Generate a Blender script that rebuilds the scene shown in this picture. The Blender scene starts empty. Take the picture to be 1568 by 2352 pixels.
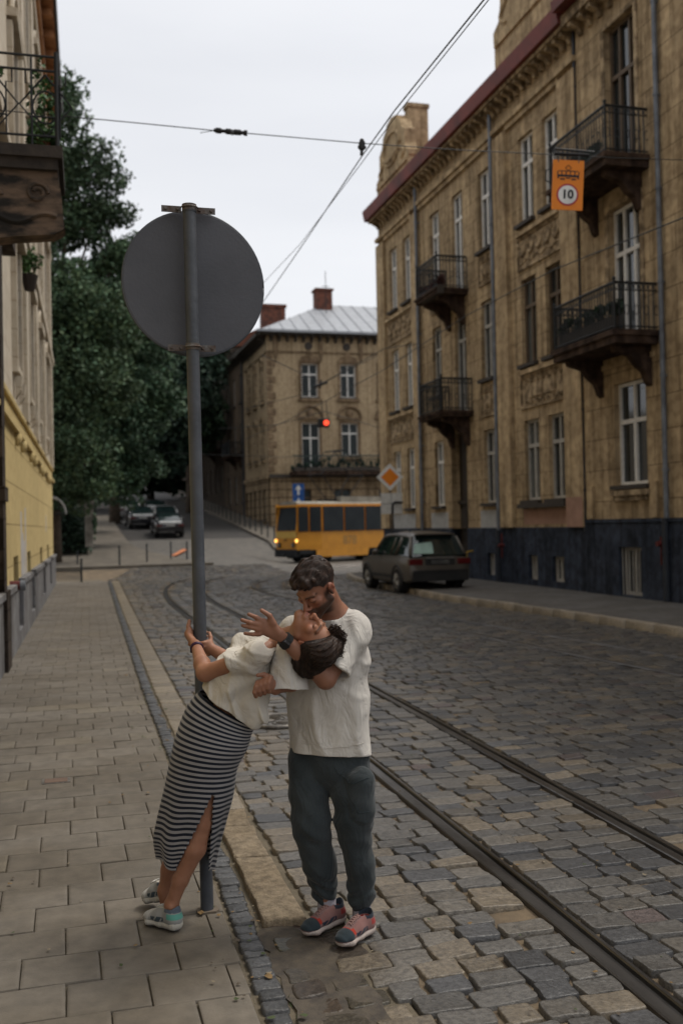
import bpy, math, random
import numpy as np
from mathutils import Vector, Matrix
random.seed(7); np.random.seed(7)
R = math.radians
scn = bpy.context.scene
COL = scn.collection

# ------------------------------------------------------------------ camera
FP = 2287.0; CH = 1.92
TH = math.atan(634/FP); PIT = math.atan(30/FP); ROLL = R(1.2)
cf = np.array([math.sin(TH)*math.cos(PIT), math.cos(TH)*math.cos(PIT), math.sin(PIT)])
r0 = np.array([math.cos(TH), -math.sin(TH), 0.0]); u0 = np.cross(r0, cf)
cr = r0*math.cos(ROLL)-u0*math.sin(ROLL)
cu = u0*math.cos(ROLL)+r0*math.sin(ROLL)
C0 = np.array([0, 0, CH])
def Q(px, py, w):
    """a measured point of the photograph at depth w, in metres"""
    return C0+(cf+cr*(px-784)/FP-cu*(py-1176)/FP)*w
def onX(px, py, X):
    d = cf+cr*(px-784)/FP-cu*(py-1176)/FP
    return C0+d*(X/d[0])
def gnd(px, py, z=0):
    d = cf+cr*(px-784)/FP-cu*(py-1176)/FP
    return C0+d*((z-CH)/d[2])
cam = bpy.data.cameras.new('camera'); camo = bpy.data.objects.new('camera', cam); COL.objects.link(camo)
M = Matrix(((cr[0], cu[0], -cf[0], 0), (cr[1], cu[1], -cf[1], 0), (cr[2], cu[2], -cf[2], CH), (0, 0, 0, 1)))
camo.matrix_world = M
cam.sensor_fit = 'VERTICAL'; cam.sensor_height = 36; cam.lens = 36*FP/2352
cam.clip_end = 2000; cam.clip_start = 0.05
cam.dof.use_dof = True; cam.dof.focus_distance = 4.7; cam.dof.aperture_fstop = 2.2
scn.camera = camo
scn.view_settings.view_transform = 'Standard'; scn.view_settings.look = 'None'
scn.view_settings.exposure = 0.25; scn.view_settings.gamma = 1

def swire(): pass
# ------------------------------------------------------------------ light
SUN_EL = R(60); SUN_AZ = R(84)      # azimuth from +Y towards +X
w = bpy.data.worlds.new('World'); scn.world = w; w.use_nodes = True
nt = w.node_tree; nt.nodes.clear()
def wn(t, **k):
    n = nt.nodes.new(t)
    for a, b in k.items(): setattr(n, a, b)
    return n
sky = wn('ShaderNodeTexSky', sky_type='NISHITA', sun_disc=False, sun_elevation=SUN_EL, sun_rotation=SUN_AZ, air_density=1.0, dust_density=4.0)
hs = wn('ShaderNodeHueSaturation'); hs.inputs['Saturation'].default_value = 0.22
b1 = wn('ShaderNodeBackground'); b1.inputs['Strength'].default_value = 0.05
tc = wn('ShaderNodeTexCoord'); sep = wn('ShaderNodeSeparateXYZ')
mp = wn('ShaderNodeMapping'); mp.inputs['Scale'].default_value = (1.2, 1.2, 6)
no = wn('ShaderNodeTexNoise'); no.inputs['Scale'].default_value = 1.6; no.inputs['Detail'].default_value = 5
cr1 = wn('ShaderNodeValToRGB')
cr1.color_ramp.elements[0].position = 0.0; cr1.color_ramp.elements[0].color = (0.80, 0.81, 0.83, 1)
cr1.color_ramp.elements[1].position = 0.42; cr1.color_ramp.elements[1].color = (0.66, 0.672, 0.705, 1)
e_ = cr1.color_ramp.elements.new(1.0); e_.color = (1.3, 1.29, 1.27, 1)
mx = wn('ShaderNodeMix', data_type='RGBA', blend_type='MULTIPLY'); mx.inputs[0].default_value = 1
cr2 = wn('ShaderNodeValToRGB')
cr2.color_ramp.elements[0].position = 0.35; cr2.color_ramp.elements[0].color = (0.9, 0.905, 0.92, 1)
cr2.color_ramp.elements[1].position = 0.65; cr2.color_ramp.elements[1].color = (1, 1, 1, 1)
b2 = wn('ShaderNodeBackground'); b2.inputs['Strength'].default_value = 0.78
add = wn('ShaderNodeAddShader'); out = wn('ShaderNodeOutputWorld')
L = nt.links.new
L(sky.outputs[0], hs.inputs['Color']); L(hs.outputs[0], b1.inputs[0])
L(tc.outputs['Generated'], sep.inputs[0]); L(sep.outputs['Z'], cr1.inputs[0])
L(tc.outputs['Generated'], mp.inputs[0]); L(mp.outputs[0], no.inputs['Vector']); L(no.outputs[0], cr2.inputs[0])
mr = wn('ShaderNodeMapRange'); mr.inputs['From Min'].default_value = -1; mr.inputs['From Max'].default_value = 1; mr.inputs['To Min'].default_value = 0.9; mr.inputs['To Max'].default_value = 1.0
L(sep.outputs['Y'], mr.inputs['Value']); my = wn('ShaderNodeMix', data_type='RGBA', blend_type='MULTIPLY'); my.inputs[0].default_value = 1
L(cr1.outputs[0], my.inputs[6]); L(mr.outputs[0], my.inputs[7])
L(my.outputs[2], mx.inputs[6]); L(cr2.outputs[0], mx.inputs[7]); L(mx.outputs[2], b2.inputs[0])
L(b1.outputs[0], add.inputs[0]); L(b2.outputs[0], add.inputs[1]); L(add.outputs[0], out.inputs[0])
sl = bpy.data.lights.new('sun', 'SUN'); sl.energy = 1.5; sl.angle = R(16); sl.color = (1, 0.93, 0.83)
so = bpy.data.objects.new('sun', sl); COL.objects.link(so)
so.rotation_euler = (R(90)-SUN_EL, 0, R(180)-SUN_AZ)

# ------------------------------------------------------------------ materials
MATS = {}
def mat(name, c, rough=0.7, c2=None, scale=4.0, bump=0.0, bscale=30.0, metal=0.0, spec=0.3, vcol=False, emit=0.0,
        detail=6.0, contrast=(0.35, 0.65), dist=0.01, grime=0.0, wrinkle=0.0, stretch=None, alpha=None):
    if name in MATS: return MATS[name]
    m = bpy.data.materials.new(name); m.use_nodes = True; MATS[name] = m
    t = m.node_tree; bs = t.nodes['Principled BSDF']; l = t.links.new
    bs.inputs['Roughness'].default_value = rough; bs.inputs['Metallic'].default_value = metal
    bs.inputs['Specular IOR Level'].default_value = spec
    if c2 is None: c2 = tuple(x*0.75 for x in c)
    co = t.nodes.new('ShaderNodeTexCoord'); vec = co.outputs['Object']
    if stretch:
        mpp = t.nodes.new('ShaderNodeMapping'); mpp.inputs['Scale'].default_value = stretch; l(vec, mpp.inputs[0]); svec = mpp.outputs[0]
    else: svec = vec
    n = t.nodes.new('ShaderNodeTexNoise'); n.inputs['Scale'].default_value = scale; n.inputs['Detail'].default_value = detail
    n.inputs['Roughness'].default_value = 0.6
    l(svec, n.inputs['Vector'])
    r = t.nodes.new('ShaderNodeValToRGB'); r.color_ramp.elements[0].position = contrast[0]; r.color_ramp.elements[1].position = contrast[1]
    r.color_ramp.elements[0].color = (*c2, 1); r.color_ramp.elements[1].color = (*c, 1); l(n.outputs[0], r.inputs[0])
    col = r.outputs[0]
    if vcol:
        a = t.nodes.new('ShaderNodeVertexColor'); a.layer_name = 'Col'
        mm = t.nodes.new('ShaderNodeMix'); mm.data_type = 'RGBA'; mm.blend_type = 'MULTIPLY'; mm.inputs[0].default_value = 1
        l(a.outputs[0], mm.inputs[6]); l(col, mm.inputs[7]); col = mm.outputs[2]
    if grime:
        n3 = t.nodes.new('ShaderNodeTexNoise'); n3.inputs['Scale'].default_value = 0.9; n3.inputs['Detail'].default_value = 8
        m3 = t.nodes.new('ShaderNodeMapping'); m3.inputs['Scale'].default_value = (1, 1.6, 0.55); l(vec, m3.inputs[0]); l(m3.outputs[0], n3.inputs['Vector'])
        r3 = t.nodes.new('ShaderNodeValToRGB'); r3.color_ramp.elements[0].position = 0.42; r3.color_ramp.elements[1].position = 0.6
        g = 1-grime; r3.color_ramp.elements[0].color = (g, g*0.97, g*0.92, 1); r3.color_ramp.elements[1].color = (1, 1, 1, 1)
        l(n3.outputs[0], r3.inputs[0])
        mm = t.nodes.new('ShaderNodeMix'); mm.data_type = 'RGBA'; mm.blend_type = 'MULTIPLY'; mm.inputs[0].default_value = 1
        l(col, mm.inputs[6]); l(r3.outputs[0], mm.inputs[7]); col = mm.outputs[2]
    l(col, bs.inputs['Base Color'])
    if bump:
        n2 = t.nodes.new('ShaderNodeTexNoise'); n2.inputs['Scale'].default_value = bscale; n2.inputs['Detail'].default_value = 5
        l(vec, n2.inputs['Vector'])
        bp = t.nodes.new('ShaderNodeBump'); bp.inputs['Strength'].default_value = bump; bp.inputs['Distance'].default_value = dist
        l(n2.outputs[0], bp.inputs['Height']); l(bp.outputs[0], bs.inputs['Normal'])
        if wrinkle:
            n5 = t.nodes.new('ShaderNodeTexNoise'); n5.inputs['Scale'].default_value = 7; n5.inputs['Detail'].default_value = 4; n5.inputs['Distortion'].default_value = 1.4
            mp5 = t.nodes.new('ShaderNodeMapping'); mp5.inputs['Scale'].default_value = (1.6, 1.6, 0.8); mp5.inputs['Rotation'].default_value = (0, 0.5, 0); l(vec, mp5.inputs[0]); l(mp5.outputs[0], n5.inputs['Vector'])
            b5 = t.nodes.new('ShaderNodeBump'); b5.inputs['Strength'].default_value = wrinkle; b5.inputs['Distance'].default_value = 0.03
            l(n5.outputs[0], b5.inputs['Height']); l(bp.outputs[0], b5.inputs['Normal']); l(b5.outputs[0], bs.inputs['Normal'])
    if emit:
        l(col, bs.inputs['Emission Color']); bs.inputs['Emission Strength'].default_value = emit
    return m

# ------------------------------------------------------------------ mesh helpers
def setp(o, label=None, cat=None, group=None, kind=None):
    if label: o['label'] = label
    if cat: o['category'] = cat
    if group: o['group'] = group
    if kind: o['kind'] = kind
    return o
def empty(name, loc=(0, 0, 0), label=None, cat=None, group=None, rz=0):
    o = bpy.data.objects.new(name, None); COL.objects.link(o); o.location = loc; o.rotation_euler = (0, 0, rz)
    o.empty_display_size = 0.1
    return setp(o, label, cat, group)
def copy_tree(o, parent=None):
    c = o.copy(); COL.objects.link(c); c.parent = parent
    if parent: c.matrix_parent_inverse = o.matrix_parent_inverse.copy()
    for ch in o.children: copy_tree(ch, c)
    return c
class MB:
    def __init__(s): s.v = []; s.f = []; s.m = []; s.cur = 0
    def quad(s, *p):
        n = len(s.v); s.v += [tuple(map(float, q)) for q in p]; s.f.append(tuple(range(n, n+len(p)))); s.m.append(s.cur)
    def box(s, x0, x1, y0, y1, z0, z1):
        n = len(s.v)
        s.v += [(x, y, z) for z in (z0, z1) for (x, y) in ((x0, y0), (x1, y0), (x1, y1), (x0, y1))]
        for f in ((3, 2, 1, 0), (4, 5, 6, 7), (0, 1, 5, 4), (1, 2, 6, 5), (2, 3, 7, 6), (3, 0, 4, 7)):
            s.f.append(tuple(n+i for i in f)); s.m.append(s.cur)
    def prism(s, pts, axis, a, b):
        """polygon pts (u,v) extruded along axis 0/1/2 from a to b"""
        def P(u, v, t):
            return (t, u, v) if axis == 0 else ((u, t, v) if axis == 1 else (u, v, t))
        n = len(s.v); k = len(pts)
        s.v += [P(u, v, a) for u, v in pts]+[P(u, v, b) for u, v in pts]
        s.f.append(tuple(range(n, n+k))); s.m.append(s.cur)
        s.f.append(tuple(range(n+2*k-1, n+k-1, -1))); s.m.append(s.cur)
        for i in range(k):
            j = (i+1) % k; s.f.append((n+i, n+k+i, n+k+j, n+j)); s.m.append(s.cur)
    def tube(s, pts, r, seg=8, caps=True):
        pts = [Vector(p) for p in pts]; n0 = len(s.v); rr = r if isinstance(r, (list, tuple)) else [r]*len(pts)
        up = None
        for i, p in enumerate(pts):
            d = (pts[min(i+1, len(pts)-1)]-pts[max(i-1, 0)]).normalized()
            if up is None: up = d.orthogonal().normalized()
            up = (up-d*up.dot(d))
            up = up.normalized() if up.length > 1e-6 else d.orthogonal().normalized()
            sd = d.cross(up)
            for k in range(seg):
                a = 2*math.pi*k/seg; s.v.append(tuple(p+(up*math.cos(a)+sd*math.sin(a))*rr[i]))
        for i in range(len(pts)-1):
            for k in range(seg):
                a = n0+i*seg+k; b = n0+i*seg+(k+1) % seg
                s.f.append((a, b, b+seg, a+seg)); s.m.append(s.cur)
        if caps:
            s.f.append(tuple(n0+k for k in reversed(range(seg)))); s.m.append(s.cur)
            e = n0+(len(pts)-1)*seg; s.f.append(tuple(e+k for k in range(seg))); s.m.append(s.cur)
    def cyl(s, p0, p1, r, seg=16): s.tube([p0, p1], r, seg)
    def ball(s, c, rx, ry=None, rz=None, seg=12, rings=8):
        ry = ry or rx; rz = rz or rx; n = len(s.v)
        for i in range(rings+1):
            th = math.pi*i/rings
            for k in range(seg):
                a = 2*math.pi*k/seg; s.v.append((c[0]+rx*math.sin(th)*math.cos(a), c[1]+ry*math.sin(th)*math.sin(a), c[2]+rz*math.cos(th)))
        for i in range(rings):
            for k in range(seg):
                a = n+i*seg+k; b = n+i*seg+(k+1) % seg; s.f.append((a, a+seg, b+seg, b)); s.m.append(s.cur)
    def build(s, name, mats, parent=None, smooth=False, loc=None, bevel=0, world=False, recalc=True, **tags):
        me = bpy.data.meshes.new(name); me.from_pydata(s.v, [], s.f); me.update()
        if not isinstance(mats, (list, tuple)): mats = [mats]
        for m in mats: me.materials.append(m)
        if len(mats) > 1: me.polygons.foreach_set('material_index', s.m)
        if recalc:
            import bmesh
            bm = bmesh.new(); bm.from_mesh(me); bmesh.ops.recalc_face_normals(bm, faces=bm.faces); bm.to_mesh(me); bm.free()
        if smooth: me.polygons.foreach_set('use_smooth', [True]*len(me.polygons))
        o = bpy.data.objects.new(name, me); COL.objects.link(o)
        if parent is not None:
            o.parent = parent
            if world: o.matrix_parent_inverse = wmat(parent).inverted()
        if loc: o.location = loc
        if bevel:
            b = o.modifiers.new('bevel', 'BEVEL'); b.width = bevel; b.segments = 2; b.limit_method = 'ANGLE'
        setp(o, **tags)
        return o
def wmat(o):
    m = Matrix.Translation(o.location) @ o.rotation_euler.to_matrix().to_4x4()
    if o.parent: m = wmat(o.parent) @ o.matrix_parent_inverse @ m
    return m
def np_obj(name, V, F, mats, parent=None, smooth=False, cols=None, midx=None, world=False, **tags):
    me = bpy.data.meshes.new(name)
    V = np.asarray(V, dtype=np.float32)
    if isinstance(F, np.ndarray):
        k = F.shape[1]; me.vertices.add(len(V)); me.vertices.foreach_set('co', V.ravel())
        me.loops.add(F.size); me.loops.foreach_set('vertex_index', F.ravel().astype(np.int32))
        me.polygons.add(len(F)); me.polygons.foreach_set('loop_start', np.arange(0, F.size, k, dtype=np.int32))
        me.update(calc_edges=True); me.validate()
    else:
        me.from_pydata(V.tolist(), [], F); me.update()
    if not isinstance(mats, (list, tuple)): mats = [mats]
    for m in mats: me.materials.append(m)
    if midx is not None: me.polygons.foreach_set('material_index', np.asarray(midx, dtype=np.int32))
    if cols is not None:
        ca = me.color_attributes.new('Col', 'FLOAT_COLOR', 'POINT')
        c4 = np.ones((len(V), 4), dtype=np.float32); c4[:, :3] = cols; ca.data.foreach_set('color', c4.ravel())
    if smooth: me.polygons.foreach_set('use_smooth', [True]*len(me.polygons))
    o = bpy.data.objects.new(name, me); COL.objects.link(o)
    if parent is not None:
        o.parent = parent
        if world: o.matrix_parent_inverse = wmat(parent).inverted()
    setp(o, **tags)
    return o
def sstep(x, a, b):
    t = np.clip((np.asarray(x, dtype=float)-a)/(b-a), 0, 1); return t*t*(3-2*t)
def terrain(X, Y):
    X = np.asarray(X, dtype=float); Y = np.asarray(Y, dtype=float)
    gl = 0.2*sstep(Y, 40, 47.5)+0.085*np.maximum(0, Y-47.5)
    gl = np.where(Y > 120, gl+0.05*(Y-120), gl)
    gr = (0.085*np.maximum(0, Y-47.5)+0.2)*sstep(Y, 52.2, 57)
    m = sstep(X, 8.5, 11.3)
    return gl*(1-m)+gr*m
def tz(x, y): return float(terrain(x, y))
# ================================================================== ground, road, pavements
m_sand = mat('sandy_joints', (0.20, 0.15, 0.095), 0.95, (0.09, 0.07, 0.05), 3.5, 0.6, 60, dist=0.006)
m_stone = mat('granite_setts', (1.12, 1.11, 1.09), 0.40, (0.56, 0.555, 0.55), 38, 0.8, 75, vcol=True, dist=0.006, spec=0.42)
m_slab = mat('concrete_slabs', (0.98, 1.0, 1.03), 0.75, (0.72, 0.74, 0.77), 9, 0.5, 90, vcol=True, dist=0.003, grime=0.18)
m_asph = mat('asphalt', (0.105, 0.088, 0.068), 0.85, (0.06, 0.052, 0.045), 14, 0.7, 120, dist=0.004, grime=0.2)
m_rail = mat('rail_steel', (0.17, 0.165, 0.16), 0.28, (0.06, 0.054, 0.05), 7, 0.15, 40, metal=0.85, stretch=(1, 0.15, 1))

# one sheet of terrain out to the horizon
def sheet(name, xs, ys, dz, m, **k):
    xs = np.array(xs); ys = np.array(ys); X, Y = np.meshgrid(xs, ys, indexing='ij')
    Z = terrain(X, Y)+dz
    V = np.stack([X, Y, Z], -1).reshape(-1, 3); nx, ny = len(xs), len(ys)
    i = (np.arange(nx-1)[:, None]*ny+np.arange(ny-1)[None, :]).ravel()
    F = np.stack([i, i+ny, i+ny+1, i+1], 1)
    return np_obj(name, V, F, m, smooth=True, **k)
sheet('ground', [-600, -200, -60, -20, -8, -3, 0, 3, 6, 7, 8, 8.5, 9, 9.5, 10, 10.5, 11, 11.4, 13, 16, 20, 30, 60, 200, 600],
      [-60, -10, 0, 20, 36, 40, 41, 42, 43, 44, 45, 46, 47, 48, 50, 52, 53, 54, 55, 56, 57, 58, 60, 70, 90, 120, 160, 300, 900], -0.055,
      mat('earth', (0.12, 0.09, 0.06), 0.95, (0.06, 0.05, 0.035), 1.2), kind='structure')
sheet('road', list(np.linspace(0.6, 9.0, 15)), list(np.linspace(1.5, 60, 118)), -0.020, m_sand, kind='structure')

def lineX(pts, y): return float(np.interp(y, [p[1] for p in pts], [p[0] for p in pts]))
LW = [(-1.20, 0), (-0.93, 15), (-0.52, 35), (-0.47, 37.5)]            # foot of the left wall
KB = [(0.68, 2.0), (0.70, 3.8), (0.74, 5.2), (0.83, 11.8), (1.10, 23.4), (1.48, 38.0)]   # inner side of the dark sett strip
RC = [(10.0, 6), (9.55, 14), (9.19, 20.5), (8.95, 23.0), (9.1, 28.6), (9.4, 32.5), (9.9, 35.2), (11.2, 36.8)]  # right kerb
RA = [(2.20, 1.5), (2.25, 3.4), (2.29, 5.3), (2.33, 7.7), (2.40, 11.5), (2.49, 16.6), (2.54, 21.4), (2.61, 26.0), (2.85, 30.0), (3.25, 33.4), (3.9, 36.2), (4.9, 38.7), (6.4, 40.9), (8.5, 42.9), (12, 45.2), (20, 48)]
def off(pts, d):
    o = []
    for i, p in enumerate(pts):
        a = np.array(pts[max(i-1, 0)]); b = np.array(pts[min(i+1, len(pts)-1)]); t = (b-a)/np.linalg.norm(b-a)
        o.append((p[0]+t[1]*d, p[1]-t[0]*d))
    return o
def smoothpl(pts, n=8):
    P = np.array(pts, float); o = []
    for i in range(len(P)-1):
        p0 = P[max(i-1, 0)]; p1 = P[i]; p2 = P[i+1]; p3 = P[min(i+2, len(P)-1)]
        for k in range(n):
            t = k/n
            o.append(0.5*((2*p1)+(-p0+p2)*t+(2*p0-5*p1+4*p2-p3)*t*t+(-p0+3*p1-3*p2+p3)*t**3))
    o.append(P[-1]); return np.array(o)
RAs = smoothpl(RA); RBs = np.array(off([tuple(p) for p in RAs], 1.05))
RCt = [(7.9, 4), (7.35, 9.5), (6.95, 13.1), (6.75, 15.1), (6.35, 19), (5.95, 23), (5.62, 27), (5.65, 30.2), (5.95, 32.4), (6.8, 34.9), (8.4, 37.2), (10.6, 39.6), (14, 42.0), (20, 45)]
RCs = smoothpl(RCt); RDs = np.array(off([tuple(p) for p in RCs], 1.03))

def rail(pl, name, label, zoff=0.0):
    # grooved rail: running head, groove, guard lip
    prof = [(-0.075, -0.03), (-0.075, 0.002), (-0.068, 0.007), (-0.014, 0.007), (-0.008, 0.001), (-0.006, -0.020), (0.032, -0.020), (0.036, -0.004), (0.042, 0.003), (0.058, 0.003), (0.062, -0.03)]
    P = pl; V = []; F = []; k = len(prof)
    for i in range(len(P)):
        a = P[max(i-1, 0)]; b = P[min(i+1, len(P)-1)]; t = (b-a)/np.linalg.norm(b-a); nrm = np.array([t[1], -t[0]])
        z = tz(P[i][0], P[i][1])+zoff
        for (u, v) in prof:
            q = P[i]+nrm*u; V.append((q[0], q[1], z+v))
    for i in range(len(P)-1):
        for j in range(k-1):
            a = i*k+j; F.append((a, a+1, a+k+1, a+k))
    o = np_obj(name, V, F, m_rail, label=label, cat='tram rail', group='tram rails set in the cobbles')
    return o
rail(RAs, 'tram_rail', 'steel tram rail in the cobbles running closest to the kissing couple', 0.004)
rail(RBs, 'tram_rail', 'second steel tram rail from the couple, parallel to the nearest one', 0.004)
rail(RCs, 'tram_rail', 'third tram rail from the couple, left rail of the track near the parked suv', 0.004)
rail(RDs, 'tram_rail', 'farthest tram rail from the couple, closest to the parked suv', 0.004)

class Stones:
    """many rounded stones in one mesh"""
    def __init__(s): s.V = []; s.F = []; s.C = []; s.n = 0
    def add(s, poly, z, h, col, tilt=(0, 0), bev=0.014, dome=0.004, rough=0.0):
        P = np.array(poly); c = P.mean(0); k = len(P); D = P-c
        L_ = np.linalg.norm(D, axis=1, keepdims=True)+1e-6
        def ring(sc, zz):
            q = c+D*sc
            zt = zz+(q[:, 0]-c[0])*tilt[0]+(q[:, 1]-c[1])*tilt[1]
            if rough: zt = zt+np.random.uniform(-rough, rough, k)
            return np.concatenate([q, zt[:, None]], 1)
        f1 = 1-bev*0.35/L_; f2 = 1-bev/L_
        rings = [ring(np.ones((k, 1)), z-h), ring(f1, z-bev*0.5), ring(f2, z), ring(f2*0.90, z+dome*0.3)]
        n = s.n
        for r_ in rings: s.V.append(r_)
        s.V.append(np.array([[c[0], c[1], z+dome*1.2]])); s.n += 4*k+1
        for q in range(3):
            for i in range(k):
                j = (i+1) % k; a = n+q*k
                s.F.append((a+i, a+j, a+k+j, a+k+i))
        for i in range(k): s.F.append((n+3*k+i, n+3*k+(i+1) % k, n+4*k))
        s.C.append(np.tile(np.array(col)*1.0, (4*k+1, 1)))
    def build(s, name, m, **k):
        return np_obj(name, np.concatenate(s.V), s.F, m, smooth=True, cols=np.concatenate(s.C), **k)
def stone_poly(x0, x1, y0, y1, g, jit, n=3, rnd=0.02):
    """rounded irregular quadrilateral in ccw order, g = joint"""
    x0 += g; x1 -= g; y0 += g; y1 -= g
    j = lambda a: random.uniform(-a, a)
    c = [(x0+j(jit), y0+j(jit)), (x1+j(jit), y0+j(jit)), (x1+j(jit), y1+j(jit)), (x0+j(jit), y1+j(jit))]
    o = []
    for i in range(4):
        p = np.array(c[i]); q = np.array(c[(i+1) % 4]); pr = np.array(c[i-1])
        a = p+(pr-p)/np.linalg.norm(pr-p)*rnd; b = p+(q-p)/np.linalg.norm(q-p)*rnd
        o.append(a)
        if n > 1: o.append(p+((a-p)+(b-p))*0.28)
        o.append(b)
        if n > 2:
            e = (b+q+(p-q)/np.linalg.norm(q-p)*rnd)/2
            o.append(e+np.array([j(jit*0.6), j(jit*0.6)]))
    return o
def sett_col(tan):
    r_ = random.random()
    if r_ < 0.03: b = (0.085, 0.066, 0.062)
    elif r_ < 0.06+tan: b = (0.145, 0.12, 0.088)
    elif r_ < 0.55+tan*0.3: b = (0.098, 0.092, 0.084)
    elif r_ < 0.8: b = (0.062, 0.062, 0.064)
    else: b = (0.122, 0.11, 0.094)
    f = random.uniform(0.8, 1.3); return tuple(x*f for x in b)
def railX(pl, y):
    m_ = np.argmax(pl[:, 1]) ; return float(np.interp(y, pl[:m_+1, 1], pl[:m_+1, 0]))
allrails = [RAs, RBs, RCs, RDs]
def near_rail(x, y, d):
    for pl in allrails:
        if np.min((pl[:, 0]-x)**2+(pl[:, 1]-y)**2) < d*d: return True
        # distance to segments
        k = int(np.argmin((pl[:, 0]-x)**2+(pl[:, 1]-y)**2))
        for a, b in ((k-1, k), (k, k+1)):
            if a < 0 or b >= len(pl): continue
            A = pl[a]; Bq = pl[b]; t = np.clip(np.dot((x, y)-A, Bq-A)/np.dot(Bq-A, Bq-A), 0, 1); q = A+(Bq-A)*t
            if (q[0]-x)**2+(q[1]-y)**2 < d*d: return True
    return False
st = Stones()
y = 2.4
while y < 46:
    dep = random.uniform(0.14, 0.175) if y < 24 else random.uniform(0.22, 0.27)
    ym = y+dep/2
    xl = lineX(KB, ym)+0.40 if ym > 4.75 else lineX(KB, ym)+0.16
    if ym > 39: xl = 1.5+(ym-39)*0.2
    xr = lineX(RC, ym)-0.02 if ym < 36.5 else 9.0
    if ym > 41: xr = 9.0
    cuts = []
    if ym < 29.5:
        for pl in allrails:
            rx = railX(pl, ym); cuts.append((rx-0.085, rx+0.075))
    segs = []; a = xl
    for c0_, c1_ in cuts:
        if c0_ > a: segs.append((a, min(c0_, xr)))
        a = c1_
    if a < xr: segs.append((a, xr))
    slant = 0.0
    for (a, b) in segs:
        if b-a < 0.05: continue
        nst = max(1, round((b-a)/random.uniform(0.19, 0.215))) if y < 24 else max(1, round((b-a)/0.27))
        wts = np.random.uniform(0.75, 1.3, nst); wts = wts/wts.sum()*(b-a); x = a
        for wd in wts:
            xm = x+wd/2
            # rows wander: they bow slightly and dip along the street
            yo = 0.05*math.sin(xm*1.3+y*0.35)+0.035*math.sin(xm*2.9-y*0.8)
            if ym >= 29.5 and near_rail(xm, ym+yo, 0.17): x += wd; continue
            if random.random() < 0.006 and y < 12: x += wd; continue
            nn = 3 if y < 13 else (2 if y < 22 else 1)
            # lighter, yellower stones beside the kerb and where the footway dirt spreads
            tan = 0.42 if xm < lineX(KB, ym)+1.0 else (0.12 if xm < 3.6 else 0.08)
            if ym > 20: tan += 0.1
            col = sett_col(tan)
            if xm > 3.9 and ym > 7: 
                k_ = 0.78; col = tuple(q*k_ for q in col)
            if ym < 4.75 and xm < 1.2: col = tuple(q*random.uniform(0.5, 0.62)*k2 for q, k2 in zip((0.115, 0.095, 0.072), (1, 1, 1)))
            g = random.uniform(0.004, 0.0105) if y < 24 else 0.012
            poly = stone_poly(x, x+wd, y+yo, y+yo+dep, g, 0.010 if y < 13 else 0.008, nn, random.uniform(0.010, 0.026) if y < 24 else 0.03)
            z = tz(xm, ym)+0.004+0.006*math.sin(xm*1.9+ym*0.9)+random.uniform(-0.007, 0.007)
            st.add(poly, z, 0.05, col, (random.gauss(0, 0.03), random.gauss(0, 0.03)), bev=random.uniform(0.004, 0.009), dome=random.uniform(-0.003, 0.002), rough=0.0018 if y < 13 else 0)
            x += wd
    y += dep
st.build('cobbled_road', m_stone, kind='structure')

# far junction: wide plain sett surface beyond the detailed stones
m_far = mat('far_setts', (0.145, 0.132, 0.115), 0.6, (0.08, 0.076, 0.07), 3.2, 0.4, 8, dist=0.02)
sheet('junction_road', list(np.linspace(-3, 30, 60)), list(np.linspace(45.6, 60, 30)), -0.005, m_far, kind='structure')
sheet('hill_road', list(np.linspace(-3, 30, 60)), list(np.linspace(60, 130, 90)), -0.005, mat('shaded_hill_setts', (0.062, 0.057, 0.053), 0.8, (0.038, 0.036, 0.035), 2.2, 0.4, 8, dist=0.02), kind='structure')  # shade under the trees is put into the darker road colour
sheet('junction_paving', list(np.linspace(9.0, 30, 40)), list(np.linspace(37.2, 45.7, 14)), -0.005, m_far, kind='structure')

# kerb setts, gutter stones and granite kerb slabs beside the left pavement
st = Stones(); y = 2.2
while y < 38:
    dep = random.uniform(0.075, 0.12) if y < 16 else 0.16
    x0 = lineX(KB, y)
    f = random.uniform(0.75, 1.25)
    poly = stone_poly(x0+random.uniform(0, 0.01), x0+0.13+random.uniform(-0.008, 0.012), y, y+dep, 0.006, 0.006, 3 if y < 12 else 2, 0.014)
    st.add(poly, tz(x0, y)+random.uniform(-0.002, 0.008)+0.008, 0.05, (0.065*f, 0.066*f, 0.068*f), (random.gauss(0, 0.03), random.gauss(0, 0.03)), bev=0.010, dome=0.003)
    y += dep
y = 6.75
while y < 38:
    dep = random.uniform(0.2, 0.34); x0 = lineX(KB, y)+0.14
    f = random.uniform(0.85, 1.25)
    for (a, b) in ((0, 0.26),):
        poly = stone_poly(x0+a, x0+b, y, y+dep, 0.006, 0.006, 3 if y < 12 else 2, 0.018)
        st.add(poly, tz(x0, y)+random.uniform(-0.003, 0.004)+0.006, 0.05, (0.20*f, 0.165*f, 0.118*f), bev=0.010, dome=0.002)
    y += dep
st.build('kerb_setts', m_stone, kind='structure')
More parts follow.
